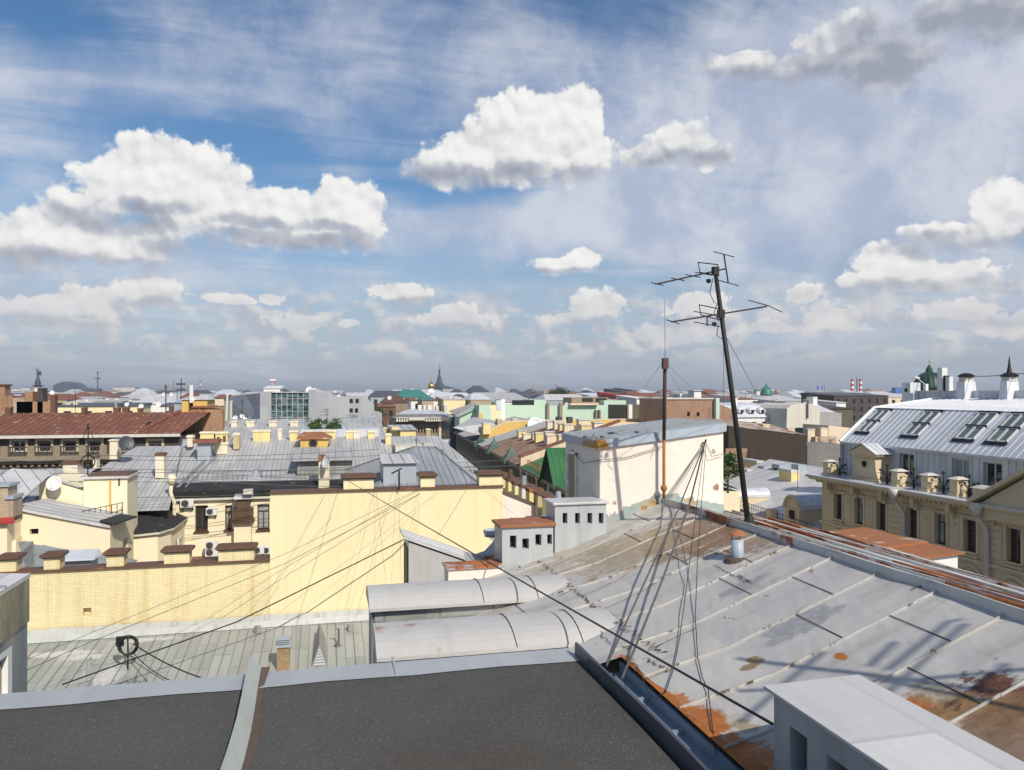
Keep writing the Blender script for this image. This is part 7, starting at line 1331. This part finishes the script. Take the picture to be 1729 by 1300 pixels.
# left skyline
p = Pd(64, 678, 115); s = 115 / 1300.; SC = thing('statue_column', 'tall stone column topped by a dark winged statue', 'monument', (p.x, p.y, -22)); m = MB(); m.lathe((p.x, p.y, 0), [(6.2 * s, -22), (5.6 * s, 8 * s)], 14); m.build('shaft', g('peach'), SC, smooth=True); m = MB(); zc = (HY - 651) * s; m.lathe((p.x, p.y, zc - 2.2 * s), [(5 * s, 0), (8.6 * s, 1.6 * s), (9 * s, 2.6 * s), (4.4 * s, 2.8 * s), (4.4 * s, 9 * s), (3.6 * s, 10 * s), (3 * s, 14 * s), (2.2 * s, 15.5 * s)], 12); m.build('capital', g('slate'), SC)
m = MB(); z0 = zc + 13 * s; m.lathe((p.x, p.y, z0), [(2.0 * s, 0), (1.7 * s, 4 * s), (2.2 * s, 8 * s), (1.3 * s, 11.5 * s), (.8 * s, 12.4 * s), (1.1 * s, 13.6 * s), (.9 * s, 15 * s), (0, 15.8 * s)], 9)
m.tube([(p.x - 1.5 * s, p.y, z0 + 10.5 * s), (p.x - 2.8 * s, p.y, z0 + 14 * s), (p.x - 2.4 * s, p.y, z0 + 19 * s)], .6 * s, 6, r1=.35 * s); m.prism([(p.x + 1 * s, p.y + .5 * s, z0 + 11 * s), (p.x + 4 * s, p.y + .5 * s, z0 + 12 * s), (p.x + 5 * s, p.y + .5 * s, z0 + 8 * s), (p.x + 4.2 * s, p.y + .5 * s, z0 + 3.5 * s), (p.x + 1.5 * s, p.y + .5 * s, z0 + 5 * s)], (0, .8 * s, 0)); m.build('statue', g('slate'), SC)
q = Pd(67, 678, 108); m = MB(); s_ = 108 / 1300.; m.box(q.x - 1.5 * s_, q.x + 5 * s_, q.y, q.y + .5, -3, (HY - 656) * s_); tag(m.build('flue_pipe', g('dark'), None, loc=(q.x, q.y, -3)), 'dark square flue standing in front of the statue column', 'flue')
AR = thing('arena_dome', 'dark glass-domed building on the left skyline', 'building', Pd(113, 662, 1700)); s = 1700 / 1300.; c = Pd(113, 663, 1700); m = MB(); pr = [(-21, 0), (-21, 12), (-16, 15), (-8, 18), (0, 19), (9, 17), (15, 13), (20, 7), (23, 0)]; m.prism([(c.x + a * s, c.y, c.z - 30 + (30 if b > 0 else 0) + b * s) for a, b in pr], (6, 40, 0)); m.build('dome', mat('dark_blue_glass', (.05, .06, .085), .3, vary=.5, big=.03, sheet=(9., 7., .5), bump=0., spec=.8), AR)
bl(76, 148, 661, 900, 'long flat grey hall in front of the dark domed building', 'slate', 'slate', dep=60.)
p = Pd(165, 668, 1500); s = 1500 / 1300.; TM = thing('lattice_tower', 'lattice television mast with a crossbar on the left skyline', 'tower', (p.x, p.y, -22)); m = MB(); m.tube([(p.x, p.y, -22), (p.x, p.y, 20 * s), (p.x, p.y, 36 * s)], 1.5 * s, 4, r1=.6 * s); m.box(p.x - 4.5 * s, p.x + 4.5 * s, p.y, p.y + 2, 23 * s, 25 * s); m.lathe((p.x, p.y, 33 * s), [(1.6 * s, 0), (1.6 * s, 2.5 * s)], 6); m.build('shaft', g('slate'), TM)
for x0, x1, yt, D, lab in ((136, 143, 655, 2000, 'small white tower block right of the dark dome'), (144, 151, 656, 2000, 'second white tower block right of the dark dome'), (191, 202, 654, 2400, 'pale slab block right of the lattice mast'), (203, 228, 654, 2400, 'wide pale slab block with grey stripes on the left skyline'), (229, 242, 657, 2400, 'pinkish slab block ending the left skyline row'), (252, 268, 659, 2600, 'low pale slab beyond the wood, left of the stacks'), (20, 34, 657, 2500, 'faint pale block left of the statue column'), (35, 50, 655, 2500, 'second faint pale block left of the statue column'), (2, 8, 650, 2200, 'dark slab at the left edge of the skyline')): bl(x0, x1, yt, D, lab, 'slate' if x0 == 2 else 'offw' if x0 % 2 else 'white', 'slate', name='apartment_slab', dep=30.)
def stack(x, yt, D, w, lab, striped):
    p = Pd(x, 668, D); s = D / 1300.; t = thing('smokestack', lab, 'chimney', (p.x, p.y, -22)); m = MB(); z1 = (HY - yt) * s; n_ = 8
    for k in range(n_):
        r0, r1 = w * s * (1 - .35 * k / n_), w * s * (1 - .35 * (k + 1) / n_); z0, zz = -22 + (z1 + 22) * k / n_, -22 + (z1 + 22) * (k + 1) / n_; m.lathe((p.x, p.y, 0), [(r0, z0), (r1, zz)], 10, mi=(k + 1) % 2 if striped and k > 3 else 1)
    m.build('shaft', [g('redp'), g('mullw' if striped else 'beiged')], t)
stack(338, 642, 1500, 1.4, 'red and white striped smokestack on the left skyline', 1); stack(293, 641, 1500, 1.0, 'slim dark banded smokestack left of the striped one', 0)
p = Pd(305, 680, 190); AM = thing('rooftop_aerial', 'broad dark rooftop aerial array above the old roofs', 'antenna', p); s = 190 / 1300.; m = MB(); m.tube([p - ZV * 2, Pd(306, 638, 190)], .7 * s, 5)
c = Pd(305, 648, 190)
for k in (-6, -3, 0, 3, 6): m.box(c.x + (k - 1) * s, c.x + (k + 1) * s, c.y, c.y + .3, c.z - 2 * s, c.z + 1 * s)
m.box(c.x - 7 * s, c.x + 7 * s, c.y, c.y + .15, c.z - .3 * s, c.z + .3 * s); m.tube([Pd(299, 655, 190), Pd(299, 680, 190)], .5 * s, 4); m.tube([Pd(298, 657, 190), Pd(312, 657, 190)], .4 * s, 4); m.build('array', g('iron'), AM)
p = Pd(280, 690, 150); m = MB(); s = 150 / 1300.; m.tube([p - ZV * 3, Pd(280, 652, 150)], 1.0 * s, 8); m.lathe(Pd(280, 652, 150), [(1.6 * s, -5 * s), (1.9 * s, -2 * s), (1.6 * s, 2 * s), (1 * s, 3 * s)], 8); tag(m.build('flue_pipe', g('brown'), None, loc=p), 'dark bulb-topped flue on the roofs left of the aerial array', 'flue')
p = Pd(323, 675, 140); m = MB(); s = 140 / 1300.; m.box(p.x - 2.7 * s, p.x + 2.7 * s, p.y, p.y + .6, (HY - 680) * s, (HY - 650) * s); tag(m.build('white_flue', g('dishw'), None, loc=p), 'white rectangular antenna panel standing on the yellow stair house', 'antenna')
bl(307, 318, 675, 140, 'small orange stair house left of the white panel', 'ochre', 'greyp'); bl(326, 350, 675, 142, 'yellow stair house under a grey roof below the white panel', 'ochre', 'greyp', gable=1.2); bl(293, 306, 680, 150, 'grey hipped roof hatch left of the orange stair house', 'blueg', 'blueg', gable=1.0); bl(362, 378, 672, 200, 'cream block with a rusty party wall left of the modern block', 'peach', 'red', chims=((363, 366, 668),))
m = MB(); p = Pd(382, 690, 130); m.tube([p - ZV * 2, Pd(384, 665, 130)], .16, 6); tag(m.build('white_mast', g('dishw'), None, loc=p), 'white leaning pipe mast left of the modern grey block', 'mast')
# scatter of blocks filling the middle distance
FC = ['pinkish', 'cream', 'cream', 'white', 'white', 'white', 'grey', 'grey', 'yellow', 'beige', 'sandy', 'sandy']; FM_ = dict(pinkish='peach', cream='chimp', white='white', grey='modg', yellow='yellow', beige='beige', sandy='offw')
FRf = [('grey sheet', 'grey'), ('grey sheet', 'grey'), ('pale sheet', 'greyp'), ('pale sheet', 'greyp'), ('white sheet', 'wzinc'), ('dark slate', 'slate'), ('rusty brown', 'red'), ('patchy rust', 'patch'), ('dark slate', 'slate'), ('white sheet', 'wzinc')]
marks = [(0, 'statue column'), (64, 'statue column'), (113, 'dark domed building'), (165, 'lattice mast'), (225, 'striped slab'), (305, 'aerial array'), (338, 'striped smokestack'), (420, 'modern grey block'), (490, 'glass front'), (590, 'stepped end of the modern block'), (660, 'brown ribbed roof'), (705, 'white terrace block'), (742, 'statue spire'), (810, 'double-gabled hall'), (900, 'needle spire'), (975, 'rooftop plant of the mint wall'), (1060, 'pair of tower blocks'), (1122, 'rusty pole'), (1180, 'white lift tower'), (1240, 'leaning mast'), (1294, 'teal dome'), (1391, 'blue flag'), (1447, 'mast trio'), (1519, 'blue office slab'), (1570, 'green ribbed dome'), (1660, 'mansard chimneys')]
rr = random.Random(21); used = set(); nf = 0
rows = [(205, 690, 682), (250, 684, 676), (310, 680, 672), (390, 677, 669.5), (500, 673.5, 668), (650, 671, 666.5), (860, 669, 665.5), (1150, 668, 664.5)]
for ri, (D, ya, yb) in enumerate(rows):
    x = -30 + rr.uniform(0, 20)
    while x < 1500:
        wpx = max(16 + 12 * rr.random(), rr.uniform(9., 28.) * 1300 / D * .9); x1 = x + wpx; yt = rr.uniform(yb, ya); xc = (x + x1) / 2
        skip = (D < 320 and (376 < x1 and x < 650)) or (D < 260 and (x1 > 655 and x < 1060)) or (D < 230 and 1050 < x1 and x < 1240) or (D < 300 and x < 90) or (D < 345 and x1 > 1345)
        if not skip:
            fc = rr.choice(FC); fr_ = rr.choice(FRf); mk = min(marks, key=lambda q: abs(q[0] - xc)); side = 'left of' if xc < mk[0] - 6 else 'right of' if xc > mk[0] + 6 else 'below'
            dist = ('closer', 'near', 'mid-distance', 'middling', 'farther', 'far', 'very far', 'distant', 'farthest')[ri]; gab = rr.choice((0, 0, D * .008))
            for adj in ('', 'low ', 'broad ', 'narrow ', 'plain ', 'squat ', 'modest '):
                lab = '%s %s%s block, %s roof, %s the %s' % (dist, adj, fc, fr_[0], side, mk[1])
                if lab not in used: break
            used.add(lab); k = rr.randint(2, 6) if D < 420 else rr.randint(0, 3) if D < 700 else 0; ch_ = []
            for _ in range(k): a = rr.uniform(x + wpx * .1, x1 - wpx * .2); b_ = max(1.2, 900. / D * rr.uniform(.7, 1.8)); ch_.append((a, a + b_, yt - 1500. / D * rr.uniform(.5, 1.1)))
            bl(x, x1, yt, D * rr.uniform(.96, 1.04), lab, FM_[fc], fr_[1], gable=gab, group='roofs of the middle distance', chims=ch_, win=4.5 if D < 520 and rr.random() < .7 else None); nf += 1
        x = x1 + rr.uniform(-.1, .5) * wpx * .5 + .5
# far wood and city mass at the horizon
def wood(name, lab_, D, x0, x1, h, n, seed):
    m = MB(); r2 = random.Random(seed)
    for k in range(n):
        x = x0 + (x1 - x0) * (k + r2.random()) / n; p = Pd(x, 662, D * r2.uniform(.95, 1.08)); r_ = h * r2.uniform(.5, 1.1); c = Vector((p.x, p.y, -22 + r_ * .8)); seg_ = 7
        m.lathe(c, [(r_ * 1.5, -r_), (r_ * r2.uniform(1.4, 1.9), 0), (r_ * r2.uniform(.9, 1.5), r_ * .6), (r_ * .3, r_ * r2.uniform(.8, 1.1))], seg_)
    o = m.build(name, g('leafd'), kind='stuff'); o['label'] = lab_; o['category'] = 'wood'; return o
wood('distant_wood', 'dark band of far trees along the left skyline', 1900, -20, 420, 14, 420, 5); wood('distant_wood', 'far trees and roofs fading along the right skyline', 3200, 400, 1760, 15, 600, 6)
m = MB(); r2 = random.Random(8)
for k in range(420):
    D = r2.uniform(2400, 5200); x = r2.uniform(-30, 1760); p = Pd(x, 662, D); w = r2.uniform(10, 45); h = r2.choice((r2.uniform(12, 24), r2.uniform(16, 30))); m.box(p.x - w, p.x + w, p.y, p.y + 30, -22, -22 + h, r2.randint(0, 3))
o = m.build('distant_city', [g('offw'), g('white'), g('slate'), g('peach')], kind='stuff'); o['label'] = 'mass of hazy city blocks along the horizon'; o['category'] = 'city'
# dishes and aerials strewn over the middle roofs
for i, (x, y, D, s, lab) in enumerate(((88, 663, 130, 2., 'white dish right of the statue column'), (215, 683, 140, 2.2, 'white dish left of the centre on the brown ridge skyline'), (239, 686, 140, 2.4, 'second white dish behind the brown ridge'), (277, 666, 150, 2., 'white dish beside the bulb-topped flue'), (290, 666, 160, 2.2, 'white dish left of the aerial array'), (268, 683, 135, 2.2, 'white dish under the bulb-topped flue'), (327, 674, 138, 2., 'white dish beside the white panel'), (594, 717, 92, 1.2, 'white dish among the brick stacks before the grey block'), (658, 672, 260, 3.2, 'white dish above the brown ribbed roof'), (957, 683, 160, 2.2, 'white dish on top of the mint wall'), (398, 706, 110, 2.2, 'left white dish of the cluster before the grey block'), (408, 703, 112, 2., 'middle white dish of the cluster before the grey block'), (414, 708, 110, 1.8, 'right white dish of the cluster before the grey block'))):
    d_ = copy_tree(DI); place(d_, Pd(x, y, D), radians(rr.uniform(-40, 30)), s * .36 * (D / 130) ** .3, lab)
def aerial(x, y0, y1, D, lab, arms=3, w=9):
    p = Pd(x, y1, D); s = D / 1300.; q = Pd(x, y0, D); t = thing('roof_aerial', lab, 'antenna', p); m = MB(); m.tube([p - ZV * .8, q], .35 * s + .01, 5); m.build('mast', g('iron'), t); m = MB(); r2 = random.Random(int(x))
    for k in range(arms): z = q - ZV * ((y1 - y0) * s * (.05 + .13 * k)); e = Vector((w * s * r2.uniform(.5, 1), r2.uniform(-.3, .3), .1 * r2.uniform(-1, 1))); m.tube([z - e, z + e * r2.uniform(.2, .8)], .22 * s + .008, 4)
    m.build('element', g('iron'), t)
for a in ((552, 690, 722, 85, 'thin roof aerial in front of the grey block between the bushes', 3, 14), (409, 676, 700, 110, 'white-tipped aerial left of the modern block', 1, 4), (127, 660, 690, 100, 'lone thin aerial above the brown ridge', 1, 2), (207, 682, 694, 90, 'small aerial on the brown ridge', 2, 9), (714, 748, 772, 50, 'dark aerial at the peak of the hip roof', 3, 6), (703, 740, 760, 56, 'small aerial left of the hip roof peak', 2, 5), (665, 765, 790, 48, 'dark aerial on the left hip roof', 3, 7), (597, 700, 715, 100, 'spread aerial among the brick stacks', 4, 16), (1347, 790, 812, 80, 'small dark aerial beside the yellow chimney of the dormered roof', 3, 3)): aerial(*a)
# trees
def tree(lab, p, h, w, n, mm='leaf', ls=.16):
    t = thing('tree', lab, 'tree', p); m = MB(); p = Vector(p); r2 = random.Random(int(p.x * 10)); m.tube([p, p + ZV * h * .7], h * .03, 6, r1=h * .01); 
    for k in range(5): a = r2.uniform(0, 6.28); m.tube([p + ZV * h * r2.uniform(.3, .5), p + Vector((w * .35 * cos(a), w * .35 * sin(a), h * r2.uniform(.6, .85)))], h * .012, 4)
    m.build('trunk', g('bark'), t); m = MB(); cl = [(Vector((r2.uniform(-.36, .36) * w, r2.uniform(-.3, .3) * w, h * r2.uniform(.35, .88))), w * r2.uniform(.14, .26)) for _ in range(14)]
    for k in range(n):
        c, r_ = r2.choice(cl); d = Vector((r2.gauss(0, 1), r2.gauss(0, 1), r2.gauss(0, 1))).normalized() * r_ * r2.uniform(.5, 1.1); q = p + c + d; a = Vector((r2.gauss(0, 1), r2.gauss(0, 1), r2.gauss(0, 1))).normalized() * ls; b = a.cross(Vector((r2.gauss(0, 1), r2.gauss(0, 1), r2.gauss(0, 1)))).normalized() * ls * .6; m.face([q - a, q + b, q + a, q - b])
    m.build('crown', g(mm), t)
p = Pd(530, 727, 78); tree('left of two green bushes among the roof chimneys', (p.x, p.y, p.z - .6), 1.9, 1.9, 900, ls=.10); p = Pd(561, 727, 78); tree('right of two green bushes among the roof chimneys', (p.x, p.y, p.z - .6), 1.8, 1.9, 900, ls=.10)
p = Pd(944, 678, 420); tree('dark round tree crown beyond the mint wall', (p.x, p.y, -10), 12.5, 17, 1800, 'leafd', .5); p = Pd(1229, 800, 60); tree('green bush between the chimney stack and the leaning mast', (p.x, p.y, p.z - 1.5), 3.2, 2.2, 900, ls=.12); p = Pd(639, 692, 200); tree('bushy tree beside the stepped end of the modern block', (p.x, p.y, p.z - 3), 5., 4., 800, ls=.25)
# ---------------------------------------------------------------- the air between
m = MB(); m.box(-9500, 9500, -2500, 16500, -23, 60)
hz_ = bpy.data.materials.new('haze_air'); hz_.use_nodes = True; NT = hz_.node_tree; NT.nodes.clear(); pv_ = N('ShaderNodeVolumePrincipled'); pv_.inputs['Color'].default_value = (.80, .86, .95, 1); pv_.inputs['Density'].default_value = .00017; pv_.inputs['Anisotropy'].default_value = .2; oo_ = N('ShaderNodeOutputMaterial'); NT.links.new(pv_.outputs[0], oo_.inputs['Volume'])
o = m.build('haze', hz_, kind='stuff'); o['label'] = 'pale air haze over the far roofs'; o['category'] = 'haze'
